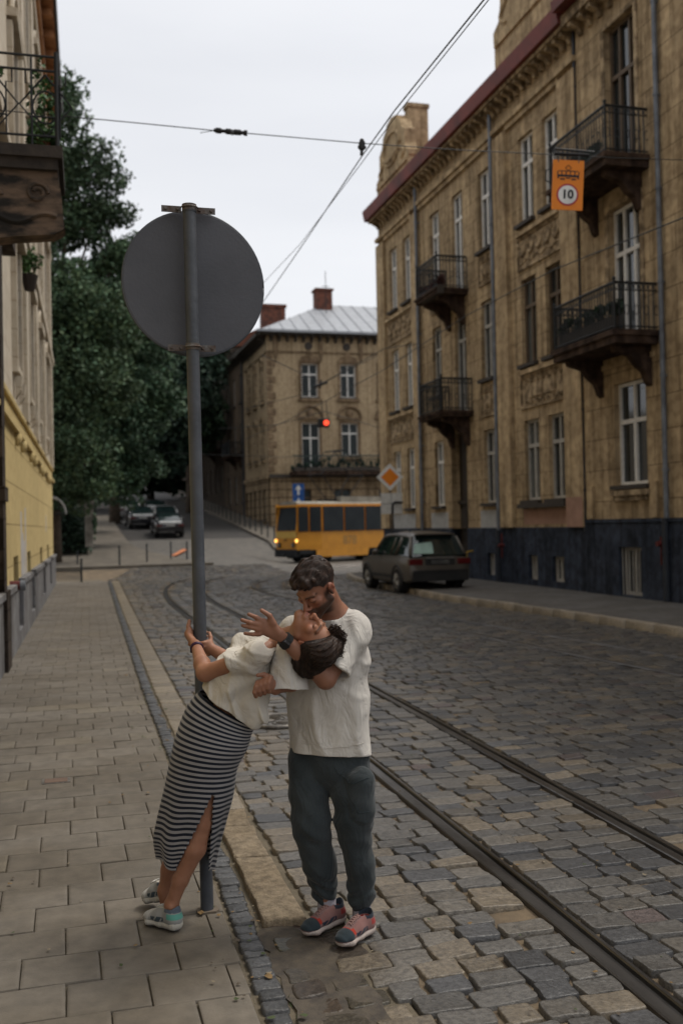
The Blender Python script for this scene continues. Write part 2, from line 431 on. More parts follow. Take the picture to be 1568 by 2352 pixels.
# fallen leaves, grit and small litter on road and pavement
rgd = np.random.default_rng(21); V = []; F = []; C_ = []
for i in range(520):
    yy = 2.6+12*rgd.random()**1.6; xx = rgd.uniform(-0.9, 5.5) if i % 3 else lineX(KB, yy)+rgd.normal()*0.12
    s = rgd.uniform(0.004, 0.016) if i % 6 else rgd.uniform(0.012, 0.028); a = rgd.uniform(0, 6.28); z = 0.013+rgd.uniform(0, 0.004); k = len(V); n = 6
    for j in range(n):
        t = a+j*6.283/n; V.append((xx+s*math.cos(t)*rgd.uniform(0.5, 1), yy+s*math.sin(t)*rgd.uniform(0.5, 1), z+rgd.uniform(0, s*0.4)))
    V.append((xx, yy, z+s*0.35))
    for j in range(n): F.append((k+j, k+(j+1) % n, k+n))
    c = [(0.20, 0.13, 0.06), (0.10, 0.08, 0.06), (0.24, 0.20, 0.14), (0.07, 0.09, 0.04)][rgd.integers(0, 4)]; C_ += [c]*(n+1)
np_obj('fallen_leaves_and_grit', V, F, mat('litter', (1, 1, 1), 0.9, (0.8, 0.8, 0.8), 20, vcol=True), cols=np.array(C_), label='small dry leaves and grit scattered over pavement and setts', cat='litter', kind='stuff')
V = []; F = []; C_ = []
for i in range(1500):
    yy = rgd.uniform(3, 30); side = rgd.random() < 0.6
    xx = (lineX(KB, yy)+(-0.003 if rgd.random() < 0.5 else 0.135)) if side else lineX(LW, yy)+rgd.uniform(0.1, 0.16)
    if math.sin(yy*2.3)+math.sin(yy*5.1+1) < 0.35: continue
    k = len(V); h = rgd.uniform(0.008, 0.028); a = rgd.uniform(0, 3.14); lx, ly = rgd.normal()*0.01, rgd.normal()*0.01
    V += [(xx-0.002*math.cos(a), yy-0.002*math.sin(a), 0), (xx+0.002*math.cos(a), yy+0.002*math.sin(a), 0), (xx+lx, yy+ly, h+0.005)]; F.append((k, k+1, k+2)); C_ += [(0.05, 0.085, 0.03)]*3
np_obj('weeds', V, F, MATS['litter'], cols=np.array(C_), label='thin green weeds growing in the joints along kerb and wall', cat='weeds', kind='stuff')
# rough granite kerb slab that ends in a step next to the couple
m_kerb = mat('granite_kerb', (0.29, 0.235, 0.165), 0.85, (0.15, 0.12, 0.085), 22, 0.9, 70, dist=0.01, grime=0.2)
st = Stones()
def kslab(c, z):
    P = []
    for i in range(4):
        a = np.array(c[i]); b = np.array(c[(i+1) % 4]); n = 7
        for k in range(n): P.append(a+(b-a)*k/n+np.array([random.uniform(-0.006, 0.006), random.uniform(-0.006, 0.006)]))
    st.add(P, z, 0.08, (1, 1, 1), bev=0.016, dome=0.002, rough=0.002)
kslab([(0.885, 4.74), (1.09, 4.70), (1.105, 5.66), (0.90, 5.70)], 0.030)
kslab([(0.905, 5.72), (1.10, 5.69), (1.12, 6.30), (0.91, 6.34)], 0.024)
kslab([(0.915, 6.36), (1.11, 6.32), (1.14, 6.72), (0.925, 6.73)], 0.016)
st.build('kerb_slab', m_kerb, kind='structure')
# brown tarmac repair in front of the kerb slab
xs = np.linspace(0.84, 1.19, 12); ys = np.linspace(2.2, 4.72, 40)
X, Y = np.meshgrid(xs, ys, indexing='ij'); X = X+0.012*np.sin(Y*23)*(np.abs(X-1.01) > 0.14)+0.01*np.sin(Y*51)
Z = -0.001+0.005*np.sin(X*17+Y*5)+0.002*np.sin(Y*13)
V = np.stack([X, Y, Z], -1).reshape(-1, 3); i = (np.arange(11)[:, None]*40+np.arange(39)[None, :]).ravel()
np_obj('tarmac_patch', V, np.stack([i, i+40, i+41, i+1], 1), m_asph, smooth=True, kind='structure')

# left pavement: concrete slabs in running bond
sheet('pavement_bed', list(np.linspace(-1.6, 1.3, 12)), list(np.linspace(0.5, 40, 60)), -0.010,
      mat('pavement_joints', (0.15, 0.125, 0.09), 0.95, (0.10, 0.085, 0.06), 9, 0.5, 80), kind='structure')
st = Stones(); y = 2.0; row = 0
while y < 38.3:
    dep = 0.305; x0 = lineX(LW, y)-0.12; x1 = lineX(KB, y)-0.004
    x = x0-0.3+(row % 2)*0.17+random.uniform(-0.02, 0.02)
    rc = random.uniform(0.93, 1.07)
    while x < x1-0.02:
        xe = x+0.335
        a = max(x, x0); b = min(xe, x1)
        if b-a > 0.05:
            f = random.uniform(0.92, 1.08)*rc
            base = (0.165, 0.142, 0.113)
            if random.random() < 0.05: base = (0.185, 0.158, 0.12)
            yo = -0.035*(a-x0)      # courses run slightly askew to the street
            poly = stone_poly(a, b, y+yo, y+yo+dep, 0.0028, 0.0018, 2, 0.006)
            zz = tz((a+b)/2, y)+0.006+random.uniform(-0.0025, 0.0025)
            st.add(poly, zz, 0.02, tuple(q*f for q in base), (random.gauss(0, 0.008), random.gauss(0, 0.006)), bev=0.0025, dome=0.0)
        x = xe
    y += dep; row += 1
st.build('pavement', m_slab, kind='structure')

# right pavement with a real kerb step
mb = MB(); V = []
rc = RC+[(13.5, 36.8)]
mb = MB()
for i in range(len(RC)-1):
    (xa, ya), (xb, yb) = RC[i], RC[i+1]
    mb.quad((xa+0.16, ya, 0.135), (xb+0.16, yb, 0.135), (13.2, yb, 0.145), (13.2, ya, 0.145))
mb.build('right_pavement', mat('right_asphalt', (0.13, 0.12, 0.11), 0.9, (0.085, 0.08, 0.075), 6, 0.6, 60, grime=0.2), kind='structure')
st = Stones()
for i in range(len(RC)-1):
    A = np.array(RC[i]); B_ = np.array(RC[i+1]); Ln = np.linalg.norm(B_-A); n = max(1, round(Ln/0.85)); t = (B_-A)/Ln; nr = np.array([t[1], -t[0]])
    for k in range(n):
        a = A+t*(Ln*k/n+0.012); b = A+t*(Ln*(k+1)/n-0.012)
        f = random.uniform(0.75, 1.15)
        P = [a-nr*0.0, a+(b-a)*0.5, b-nr*0.0, b+nr*0.165, a+(b-a)*0.5+nr*0.165, a+nr*0.165][::-1]
        st.add(P, 0.148+random.uniform(-0.006, 0.006), 0.19, (0.27*f, 0.225*f, 0.165*f), bev=0.03, dome=0)
st.build('right_kerb', m_stone, kind='structure')

# pavements beyond the junction
def ribbon(name, left, right, h, m, kerb=True, n=40):
    L_ = smoothpl(left, 6); R_ = smoothpl(right, 6); k = min(len(L_), len(R_)); mb = MB()
    for i in range(k-1):
        a, b, c, d = L_[i], R_[i], R_[i+1], L_[i+1]
        z = [tz(*q)+h for q in (a, b, c, d)]
        mb.quad((*a, z[0]), (*b, z[1]), (*c, z[2]), (*d, z[3]))
        mb.quad((*a, z[0]), (*d, z[3]), (*d, z[3]-h-0.1), (*a, z[0]-h-0.1))
        mb.quad((*b, z[1]), (*c, z[2]), (*c, z[2]-h-0.1), (*b, z[1]-h-0.1))
    a, b = L_[0], R_[0]; mb.quad((*a, tz(*a)+h), (*b, tz(*b)+h), (*b, tz(*b)-0.1), (*a, tz(*a)-0.1))
    return mb.build(name, m, kind='structure')
m_pv = mat('far_paving', (0.15, 0.13, 0.104), 0.85, (0.09, 0.08, 0.066), 1.5, 0.3, 10)
ribbon('left_corner_pavement', [(-6, 45.5), (-5, 52), (-4, 62), (-3, 80)], [(6.6, 46.2), (3.9, 54), (3.4, 62), (3.4, 80)], 0.12, m_pv)
ribbon('far_right_pavement', [(11.3, 55.2), (11.3, 62), (11.3, 75), (11.3, 95), (11.3, 130)], [(17, 55.2), (17, 62), (17, 75), (17, 95), (17, 130)], 0.14, m_pv)

# manhole cover, small pavement hatch
o = empty('manhole_cover', (1.98, 9.6, 0.012), 'round cast iron manhole cover with swirling ribs in the cobbles behind the couple', 'manhole cover')
m_iron = mat('cast_iron', (0.22, 0.20, 0.175), 0.45, (0.09, 0.085, 0.08), 12, 0.2, 60, metal=0.6)
mb = MB(); mb.cyl((0, 0, -0.03), (0, 0, 0.004), 0.30, 40); mb.build('plate', m_iron, o)
mb = MB(); mb.tube([(0.315*math.cos(a), 0.315*math.sin(a), 0.004) for a in np.linspace(0, 2*math.pi, 41)], 0.022, 8); mb.build('rim', m_iron, o, smooth=True)
mb = MB()
for k in range(14):
    a0 = k*2*math.pi/14
    mb.tube([((0.05+0.23*t)*math.cos(a0+1.2*t), (0.05+0.23*t)*math.sin(a0+1.2*t), 0.006) for t in np.linspace(0, 1, 8)], 0.008, 5)
mb.build('ribs', m_iron, o)
o = empty('inspection_hatch', (-0.10, 7.98, 0.008), 'small brown rectangular hatch set in the left pavement slabs', 'hatch')
mb = MB(); mb.box(-0.085, 0.085, -0.06, 0.06, -0.01, 0.004); mb.build('lid', mat('rusty_lid', (0.15, 0.10, 0.075), 0.8), o, bevel=0.003)
mb = MB()
mb.box(-0.105, 0.105, -0.08, 0.08, -0.012, 0.000)
mb.build('frame', m_iron, o)

# ================================================================== bollards
m_boll = mat('bollard_paint', (0.022, 0.028, 0.033), 0.45)
def bollard(h=0.88):
    o = empty('bollard', (0, 0, 0), 'b', 'bollard', 'black steel bollards at the street corner')
    mb = MB(); mb.tube([(0, 0, 0), (0, 0, h-0.03)], 0.04, 12); mb.build('post', m_boll, o, smooth=False)
    mb = MB(); mb.tube([(0, 0, h-0.032), (0, 0, h-0.01), (0, 0, h)], [0.046, 0.046, 0.03], 12); mb.build('cap', m_boll, o)
    return o
b0 = bollard()
bl = [((188, 1337), 37.0, 'nearest black bollard, standing alone at the end of the left pavement'),
      ((179, 1310), 46.0, 'leftmost black bollard, just behind and left of the nearest one'),
      ((275, 1298), 44.5, 'second black bollard of the corner row, between the leftmost and the parked cars'),
      ((338, 1291), 47.3, 'third black bollard of the corner row, left of the orange paving stripe'),
      ((393, 1285), 48.6, 'black bollard at the lower left end of the orange paving stripe'),
      ((430, 1285), 48.3, 'black bollard right of the orange stripe, beside the big sign pole')]
for i, (p, wd, lb) in enumerate(bl):
    q = Q(p[0], p[1], wd); o = b0 if i == 0 else copy_tree(b0); o.location = (q[0], q[1], q[2]); o['label'] = lb
# long row along the hill road
for k in range(22):
    yy = 56.5+k*1.95; o = copy_tree(b0); o.location = (11.62, yy, tz(11.62, yy)+0.13)
    o['group'] = 'bollards lining the pavement up the hill road'
    o['label'] = 'dark bollard in the long row along the pavement climbing the hill road'
mb = MB()
q = [gnd(392, 1283, 0.46), gnd(402, 1284, 0.46), gnd(429, 1262, 0.47), gnd(416, 1261, 0.47)]
mb = MB(); 
for a, b in ((0, 1),): 
    P4 = [(p[0], p[1]) for p in [Q(393, 1280, 50), Q(403, 1280, 50), Q(432, 1262, 53), Q(420, 1262, 53)]]
    top = [(x, y_, tz(x, y_)+0.126) for x, y_ in P4]; bot = [(x, y_, tz(x, y_)+0.10) for x, y_ in P4]
    mb.quad(*top)
    for i in range(4): mb.quad(top[i], bot[i], bot[(i+1) % 4], top[(i+1) % 4])
mb.build('tactile_paving_stripe', mat('orange_paving', (0.55, 0.20, 0.09), 0.85), kind='structure')
# ================================================================== buildings
def facade_mat(name, c, c2, bw=None, bh=None, joint=0.55, grime=0.24, scale=0.9, offset=0.5, mort=0.012, bump=0.35, streak=0.42):
    """painted stucco in facade coordinates (x along, z up), optionally scored into blocks"""
    m = bpy.data.materials.new(name); m.use_nodes = True; t = m.node_tree; l = t.links.new; bs = t.nodes['Principled BSDF']
    bs.inputs['Roughness'].default_value = 0.9; bs.inputs['Specular IOR Level'].default_value = 0.15
    def N(k, **kw):
        n = t.nodes.new(k)
        for a, b in kw.items(): setattr(n, a, b)
        return n
    co = N('ShaderNodeTexCoord'); v = co.outputs['Object']
    def ramp(src, a, b, ca, cb):
        r = N('ShaderNodeValToRGB'); r.color_ramp.elements[0].position = a; r.color_ramp.elements[1].position = b
        r.color_ramp.elements[0].color = (*ca, 1); r.color_ramp.elements[1].color = (*cb, 1); l(src, r.inputs[0]); return r.outputs[0]
    def mul(a, b):
        k = N('ShaderNodeMix'); k.data_type = 'RGBA'; k.blend_type = 'MULTIPLY'; k.inputs[0].default_value = 1; l(a, k.inputs[6]); l(b, k.inputs[7]); return k.outputs[2]
    n1 = N('ShaderNodeTexNoise'); n1.inputs['Scale'].default_value = scale; n1.inputs['Detail'].default_value = 9; n1.inputs['Roughness'].default_value = 0.65; l(v, n1.inputs['Vector'])
    col = ramp(n1.outputs[0], 0.35, 0.66, c2, c)
    # rain streaks: noise stretched vertically
    mp_ = N('ShaderNodeMapping'); mp_.inputs['Scale'].default_value = (3.2, 3.2, 0.22); l(v, mp_.inputs[0])
    n2 = N('ShaderNodeTexNoise'); n2.inputs['Scale'].default_value = 1.4; n2.inputs['Detail'].default_value = 7; l(mp_.outputs[0], n2.inputs['Vector'])
    g = 1-streak; col = mul(col, ramp(n2.outputs[0], 0.36, 0.58, (g, g*0.97, g*0.93), (1, 1, 1)))
    n4 = N('ShaderNodeTexNoise'); n4.inputs['Scale'].default_value = 5.5; n4.inputs['Detail'].default_value = 8; l(v, n4.inputs['Vector'])
    g = 1-grime; col = mul(col, ramp(n4.outputs[0], 0.40, 0.55, (g, g*0.97, g*0.95), (1, 1, 1)))
    hgt = n4.outputs[0]
    if bw:
        mp2 = N('ShaderNodeMapping'); mp2.inputs['Rotation'].default_value = (R(90), 0, 0); l(v, mp2.inputs[0])
        br = N('ShaderNodeTexBrick'); br.inputs['Scale'].default_value = 1; br.inputs['Brick Width'].default_value = bw; br.inputs['Row Height'].default_value = bh
        br.inputs['Mortar Size'].default_value = mort; br.inputs['Mortar Smooth'].default_value = 0.3; br.offset = offset
        br.inputs['Color1'].default_value = (1, 1, 1, 1); br.inputs['Color2'].default_value = (0.9, 0.9, 0.9, 1); br.inputs['Mortar'].default_value = (joint, joint*0.95, joint*0.9, 1)
        l(mp2.outputs[0], br.inputs['Vector']); col = mul(col, br.outputs['Color'])
        bp0 = N('ShaderNodeBump'); bp0.inputs['Strength'].default_value = 0.8; bp0.inputs['Distance'].default_value = 0.03; bp0.invert = True
        l(br.outputs['Fac'], bp0.inputs['Height'])
    l(col, bs.inputs['Base Color'])
    bp = N('ShaderNodeBump'); bp.inputs['Strength'].default_value = bump; bp.inputs['Distance'].default_value = 0.02; l(hgt, bp.inputs['Height'])
    if bw: l(bp0.outputs[0], bp.inputs['Normal'])
    l(bp.outputs[0], bs.inputs['Normal'])
    return m
TAN = (0.60, 0.455, 0.275); TAN2 = (0.36, 0.27, 0.165)
m_fac = facade_mat('ochre_stucco', TAN, TAN2)
m_fas = facade_mat('ochre_scored', TAN, TAN2, 0.95, 0.74, 0.45)
m_fas2 = facade_mat('ochre_scored_small', TAN, TAN2, 0.55, 0.62, 0.5)
m_orn = facade_mat('ornament_stucco', (0.58, 0.445, 0.28), (0.24, 0.18, 0.115), scale=3, grime=0.5)
m_navy = facade_mat('blue_plinth', (0.06, 0.073, 0.104), (0.028, 0.036, 0.053), grime=0.3, scale=2)
m_glass = mat('window_glass', (0.018, 0.024, 0.026), 0.06, (0.012, 0.016, 0.018), 3, spec=0.9)
m_glc = mat('curtained_glass', (0.13, 0.14, 0.135), 0.12, (0.045, 0.05, 0.05), 2.0, spec=0.8, stretch=(6, 1, 0.3))
m_dgl = mat('dark_window_glass', (0.02, 0.03, 0.032), 0.3, (0.012, 0.018, 0.02), 1.5, spec=0.3)
m_wfr = mat('white_window_paint', (0.76, 0.75, 0.72), 0.5, (0.64, 0.62, 0.58), 8)
m_bfr = mat('brown_window_paint', (0.12, 0.085, 0.055), 0.6)
m_gfr = mat('grey_window_paint', (0.42, 0.40, 0.36), 0.6)
m_sill = mat('dark_sill', (0.06, 0.05, 0.042), 0.7)
m_blk = mat('black_ironwork', (0.018, 0.02, 0.022), 0.5)
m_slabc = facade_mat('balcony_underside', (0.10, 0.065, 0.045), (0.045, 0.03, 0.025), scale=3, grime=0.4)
m_red = mat('red_roof_metal', (0.23, 0.05, 0.038), 0.5, (0.10, 0.028, 0.024), 1.2, stretch=(1, 1, 1))
m_pipe = mat('zinc_pipe', (0.20, 0.22, 0.25), 0.45, (0.11, 0.12, 0.14), 3, metal=0.3)
m_npipe = mat('dark_pipe', (0.03, 0.035, 0.045), 0.5)
m_rede = mat('red_enamel', (0.11, 0.02, 0.018), 0.6)

def wall(mb, s0, s1, z0, z1, holes, y=0.0, rev=0.22):
    S = sorted({s0, s1}|{h[0] for h in holes}|{h[1] for h in holes}); Z = sorted({z0, z1}|{h[2] for h in holes}|{h[3] for h in holes})
    S = [s for s in S if s0 <= s <= s1]; Z = [z for z in Z if z0 <= z <= z1]
    for i in range(len(S)-1):
        for j in range(len(Z)-1):
            a, b, c, d = S[i], S[i+1], Z[j], Z[j+1]; ms, mz = (a+b)/2, (c+d)/2
            if any(h[0] < ms < h[1] and h[2] < mz < h[3] for h in holes): continue
            mb.quad((a, y, c), (b, y, c), (b, y, d), (a, y, d))
    for h in holes:
        a, b, c, d = h[:4]
        if c < z0 or d > z1: continue
        mb.quad((a, y, c), (a, y-rev, c), (a, y-rev, d), (a, y, d)); mb.quad((b, y, c), (b, y, d), (b, y-rev, d), (b, y-rev, c))
        mb.quad((a, y, d), (a, y-rev, d), (b, y-rev, d), (b, y, d)); mb.quad((a, y, c), (b, y, c), (b, y-rev, c), (a, y-rev, c))
WC = {}
def window(parent, s, z, w_, h_, style='white', y=-0.13, mull=1, trans=0.68, glass=None, sill=True, sillm=None):
    key = (round(w_, 2), round(h_, 2), style, mull, trans, glass)
    if key not in WC:
        fm = {'white': m_wfr, 'brown': m_bfr, 'grey': m_gfr}[style]; t = 0.075
        mb = MB()
        mb.box(0, t, -0.04, 0.02, 0, h_); mb.box(w_-t, w_, -0.04, 0.02, 0, h_)
        mb.box(t, w_-t, -0.04, 0.02, 0, t); mb.box(t, w_-t, -0.04, 0.02, h_-t, h_)
        zt = h_*trans if trans else h_-t
        if trans: mb.box(t, w_-t, -0.04, 0.035, zt-0.05, zt+0.05)
        for k in range(mull):
            x = w_*(k+1)/(mull+1); mb.box(x-0.045, x+0.045, -0.038, 0.03, t, zt-0.05 if trans else h_-t)
            if trans: mb.box(x-0.035, x+0.035, -0.038, 0.022, zt+0.05, h_-t)
        fr = mb.build('window', fm); mb = MB(); mb.box(0.02, w_-0.02, -0.075, -0.045, 0.02, h_-0.02)
        gl = mb.build('pane', glass or m_glass); me1, me2 = fr.data, gl.data
        bpy.data.objects.remove(fr); bpy.data.objects.remove(gl); WC[key] = (me1, me2)
    o = bpy.data.objects.new('window', WC[key][0]); COL.objects.link(o); o.parent = parent; o.location = (s, y, z)
    p = bpy.data.objects.new('pane', WC[key][1]); COL.objects.link(p); p.parent = o
    if sill:
        k2 = ('sill', round(w_, 2), sillm)
        if k2 not in WC:
            mb = MB(); mb.box(-0.09, w_+0.09, 0.0, 0.27, -0.10, -0.003); so_ = mb.build('sill', sillm or m_sill); WC[k2] = so_.data; bpy.data.objects.remove(so_)
        q = bpy.data.objects.new('sill', WC[k2]); COL.objects.link(q); q.parent = o
    return o
def swag(mb, s, z, w_, d, y=0.0, r=0.03):
    mb.tube([(s+w_*t, y+0.02, z-d*4*t*(1-t)) for t in np.linspace(0, 1, 9)], [r*(0.6+1.2*math.sin(math.pi*t)) for t in np.linspace(0, 1, 9)], 6)
def panel(mb, s0, s1, z0, z1, y=0.0, b=0.06, kind=0):
    mb.box(s0, s1, y-0.01, y+0.05, z0, z0+b); mb.box(s0, s1, y-0.01, y+0.05, z1-b, z1); mb.box(s0, s0+b, y-0.01, y+0.05, z0+b, z1-b); mb.box(s1-b, s1, y-0.01, y+0.05, z0+b, z1-b)
    ww = s1-s0; hh = z1-z0
    if kind == 0:
        n = max(2, round(ww/0.55))
        for k in range(n): swag(mb, s0+b+(ww-2*b)*k/n, z1-0.22*hh, (ww-2*b)/n, 0.35*hh, y, 0.035)
        for k in range(n+1): mb.ball((s0+b+(ww-2*b)*k/n, y+0.03, z1-0.24*hh), 0.06, 0.05, 0.1, 8, 6)
        mb.tube([(s0+0.1+ (ww-0.2)*t, y+0.02, z0+0.25*hh+0.05*math.sin(t*25)) for t in np.linspace(0, 1, 20)], 0.025, 5)
    else:
        mb.box(s0+0.2*ww, s1-0.2*ww, y-0.01, y+0.045, z0+0.3*hh, z1-0.3*hh)
        for k in range(7):
            for zz in (z0+0.17*hh, z1-0.17*hh): mb.tube([(s0+ww*(k+0.75)/8.0+0.09*math.cos(a), y+0.03, zz+0.06*math.sin(a)) for a in np.linspace(0, 6.3, 9)], 0.018, 5)
        mb.ball(((s0+s1)/2, y+0.03, (z0+z1)/2), 0.1, 0.06, 0.16, 8, 6)
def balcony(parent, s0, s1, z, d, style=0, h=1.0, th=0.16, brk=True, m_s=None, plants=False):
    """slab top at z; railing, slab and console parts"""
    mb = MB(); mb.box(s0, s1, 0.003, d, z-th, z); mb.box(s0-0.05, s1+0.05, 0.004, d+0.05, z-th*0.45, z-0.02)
    root = mb.build('balcony', m_s or m_slabc, parent)
    mb = MB()
    rr = 0.014
    def run(p, q):
        p = Vector(p); q = Vector(q); n = max(2, round((q-p).length/0.115))
        mb.tube([p+Vector((0, 0, h)), q+Vector((0, 0, h))], 0.026, 6); mb.tube([p+Vector((0, 0, 0.06)), q+Vector((0, 0, 0.06))], 0.018, 5); mb.tube([p+Vector((0, 0, h-0.16)), q+Vector((0, 0, h-0.16))], 0.016, 5)
        for k in range(n+1):
            t = p+(q-p)*k/n
            # bulging bars
            if style == 0:
                o_ = Vector((0, 0, 0)); mb.tube([t+Vector((0, 0, 0)), t+Vector((0, 0, h))], rr, 5)
            if k < n:
                c = p+(q-p)*(k+0.5)/n; dd = (q-p).normalized()
                mb.tube([c+dd*0.045*math.cos(a)+Vector((0, 0, h-0.08+0.05*math.sin(a))) for a in np.linspace(0, 6.28, 7)], 0.009, 4)
                if k % 2 == 0: mb.tube([c+dd*0.05*math.cos(a)+Vector((0, 0, 0.42+0.11*math.sin(a))) for a in np.linspace(0, 6.28, 8)], 0.010, 4)
    e = 0.04
    run((s0+e, d-e, z), (s1-e, d-e, z)); run((s0+e, 0.02, z), (s0+e, d-e, z)); run((s1-e, 0.02, z), (s1-e, d-e, z))
    for x in (s0+e, s1-e): mb.tube([(x, d-e, z), (x, d-e, z+h+0.05)], 0.03, 6); mb.ball((x, d-e, z+h+0.08), 0.04)
    mb.build('railing', m_blk, root)
    if brk:
        for x in (s0+0.28, s1-0.28-0.16):
            mb = MB(); pts = [(0.002, z-th-0.005), (d*0.85, z-th-0.005), (d*0.82, z-th-0.12), (d*0.5, z-th-0.22), (d*0.36, z-th-0.42), (d*0.2, z-th-0.55), (d*0.12, z-th-0.8), (0.002, z-th-0.9)]
            mb.prism(pts, 0, x, x+0.2); mb.build('bracket', m_s or m_slabc, root)
    return root
def brackets(mb, s0, s1, z, d, step=0.5, h=0.28, w_=0.16):
    n = int((s1-s0)/step)
    for k in range(n):
        x = s0+(k+0.5)*(s1-s0)/n
        mb.prism([(0.002, z), (d, z), (d, z-h*0.35), (d*0.45, z-h*0.6), (d*0.3, z-h), (0.002, z-h)], 0, x-w_/2, x+w_/2)
def pipe(parent, s, z0, z1, y=0.14, m=None, r=0.055, name='drainpipe'):
    mb = MB(); mb.tube([(s, y, z0), (s, y, z1)], r, 10)
    for z in np.arange(z0+1, z1, 2.0): mb.tube([(s, y, z), (s, y, z+0.05)], r*1.25, 10); mb.box(s-0.02, s+0.02, 0, y, z, z+0.04)
    return mb.build(name, m or m_pipe, parent, smooth=False)

# ---------------- right building (far part): facade faces the street, x axis along the street
FX = 12.4
rb = empty('apartment_building', (FX, 0, 0.13), 'tan three storey house on the right with red roof edge and two small balconies', 'building', 'tan apartment houses on the right', rz=R(90))
Zo = 0.13
H3 = []; H2 = []; H1 = []; HB = []
w3 = [(36.1, 36.95), (34.5, 35.35), (31.6, 32.45), (27.35, 28.25), (24.55, 25.45), (23.1, 24.0)]
holes = []
for a, b in w3:
    holes.append((a, b, 10.2-Zo, 12.62-Zo, 3)); holes.append((a, b, 6.27-Zo, 8.65-Zo, 2)); holes.append((a, b, 2.5-Zo, 4.72-Zo, 1))
holes += [(29.55, 30.45, 9.45-Zo, 12.62-Zo, 13), (29.45, 30.4, 5.5-Zo, 8.65-Zo, 12), (29.6, 30.95, 0.02, 4.9-Zo, 11)]
bh = [(36.2, 36.8), (34.6, 35.2), (31.7, 32.3), (27.55, 28.1), (24.75, 25.3), (23.25, 23.9)]
mb = MB(); wall(mb, 22.0, 38.3, 1.6, 14.2, [h for h in holes if h[2] > 1]+[(29.6, 30.95, 1.6, 4.77)], 0, 0.3)
mb.quad((38.3, 0, 0), (38.3, -12, 0), (38.3, -12, 14.2), (38.3, 0, 14.2)); mb.quad((38.3, -12, 0), (22, -12, 0), (22, -12, 14.2), (38.3, -12, 14.2))
mb.build('wall', m_fas2, rb)
# door reaches through plinth: build plinth in two parts
mb = MB(); wall(mb, 22.0, 29.6, 0, 1.6, [(a, b, 0.18, 0.85) for a, b in bh if b < 29], 0.035); wall(mb, 30.95, 38.3, 0, 1.6, [(a, b, 0.18, 0.85) for a, b in bh if a > 31], 0.035)
mb.quad((22, 0.035, 1.6), (29.6, 0.035, 1.6), (29.6, 0, 1.62), (22, 0, 1.62)); mb.quad((30.95, 0.035, 1.6), (38.3, 0.035, 1.6), (38.3, 0, 1.62), (30.95, 0, 1.62))
mb.quad((38.302, 0.035, 0), (38.302, -12, 0), (38.302, -12, 1.6), (38.302, 0.035, 1.6))
for s in (29.6, 30.95): mb.quad((s, 0.035, 0), (s, -0.3, 0), (s, -0.3, 1.6), (s, 0.035, 1.6))
mb.build('plinth', m_navy, rb)
mb = MB(); mb.box(29.61, 30.94, -0.34, -0.30, 0.01, 4.76)
dm = mat('old_dark_door', (0.035, 0.028, 0.022), 0.55)
for a in (29.7, 30.3):
    for c in (0.2, 1.3): mb.box(a, a+0.52, -0.298, -0.25, c, c+0.9)
mb.box(29.6, 30.95, -0.298, -0.22, 2.4, 2.52); mb.build('door', dm, rb)
for i, h in enumerate(holes):
    a, b, c, d, fl = h
    if fl == 11: continue
    if fl in (12, 13): window(rb, a, c, b-a, d-c, 'white' if fl == 13 else 'grey', trans=0.74, sill=False); continue
    g = m_glc if (i*7) % 5 in (1, 3) and fl < 3 else m_glass
    stl = 'white' if fl == 3 or a > 34 or (fl == 1) else ('brown' if a < 27 else 'grey')
    if fl == 1 and a < 29: stl = 'grey'
    window(rb, a, c, b-a, d-c, stl, glass=g, mull=1 if fl != 3 or a < 28 else 1, trans=0.68)
for a, b in bh:
    window(rb, a, 0.18, b-a, 0.67, 'grey', y=-0.1, sill=False, trans=None)
# pilasters and string courses
mb = MB()
for s0, s1 in ((37.4, 38.3), (33.6, 34.2), (26.1, 26.9), (22.02, 22.9)): mb = MB(); mb.box(s0, s1, 0.0, 0.13, 1.62, 13.0); mb.build('pilaster', m_fac, rb)
mb = MB()
for a, b in ((22.9, 26.1), (26.9, 33.6), (34.2, 37.4)): mb.box(a, b, 0.0, 0.09, 13.0, 13.16)
mb.box(22.0, 38.3, 0.0, 0.16, 13.16, 13.3)
mb.build('string_course', m_fac, rb)
for a, b in ((34.2, 37.4), (22.95, 25.6)):
    for z_ in (5.86, 9.72): mb = MB(); mb.box(a+0.1, b-0.1, 0.0, 0.12, z_, z_+0.12); mb.build('window_ledge', m_fac, rb)
mb = MB()
for a, b, c, d, k in ((34.4, 37.2, 8.78, 9.7, 0), (23.0, 25.55, 8.78, 9.7, 0), (34.4, 37.2, 4.92, 5.84, 1), (23.0, 25.55, 4.92, 5.84, 1), (27.3, 28.3, 9.0, 9.9, 1), (31.55, 32.5, 9.0, 9.9, 1), (27.3, 28.3, 5.0, 5.95, 1), (31.55, 32.5, 5.0, 5.95, 1)):
    mb = MB(); mb.box(a+0.01, b-0.01, 0.0, 0.012, c+0.01, d-0.01); panel(mb, a, b, c, d, kind=k); mb.build('frieze_panel', m_orn, rb)
mb = MB(); brackets(mb, 22.05, 33.55, 13.95, 0.34, 0.38, 0.26, 0.14); brackets(mb, 33.7, 38.3, 13.95, 0.30, 0.38, 0.26, 0.14)
mb.box(22.0, 38.35, 0.0, 0.40, 13.95, 14.05); mb.build('cornice', m_orn, rb)
mb = MB(); mb.prism([(0.52, 14.06), (0.60, 14.46), (0.5, 14.52), (0.0, 14.72), (-5.5, 18.2), (-12, 14.1), (-0.05, 14.06)], 0, 22.0, 38.5); mb.build('roof', m_red, rb)
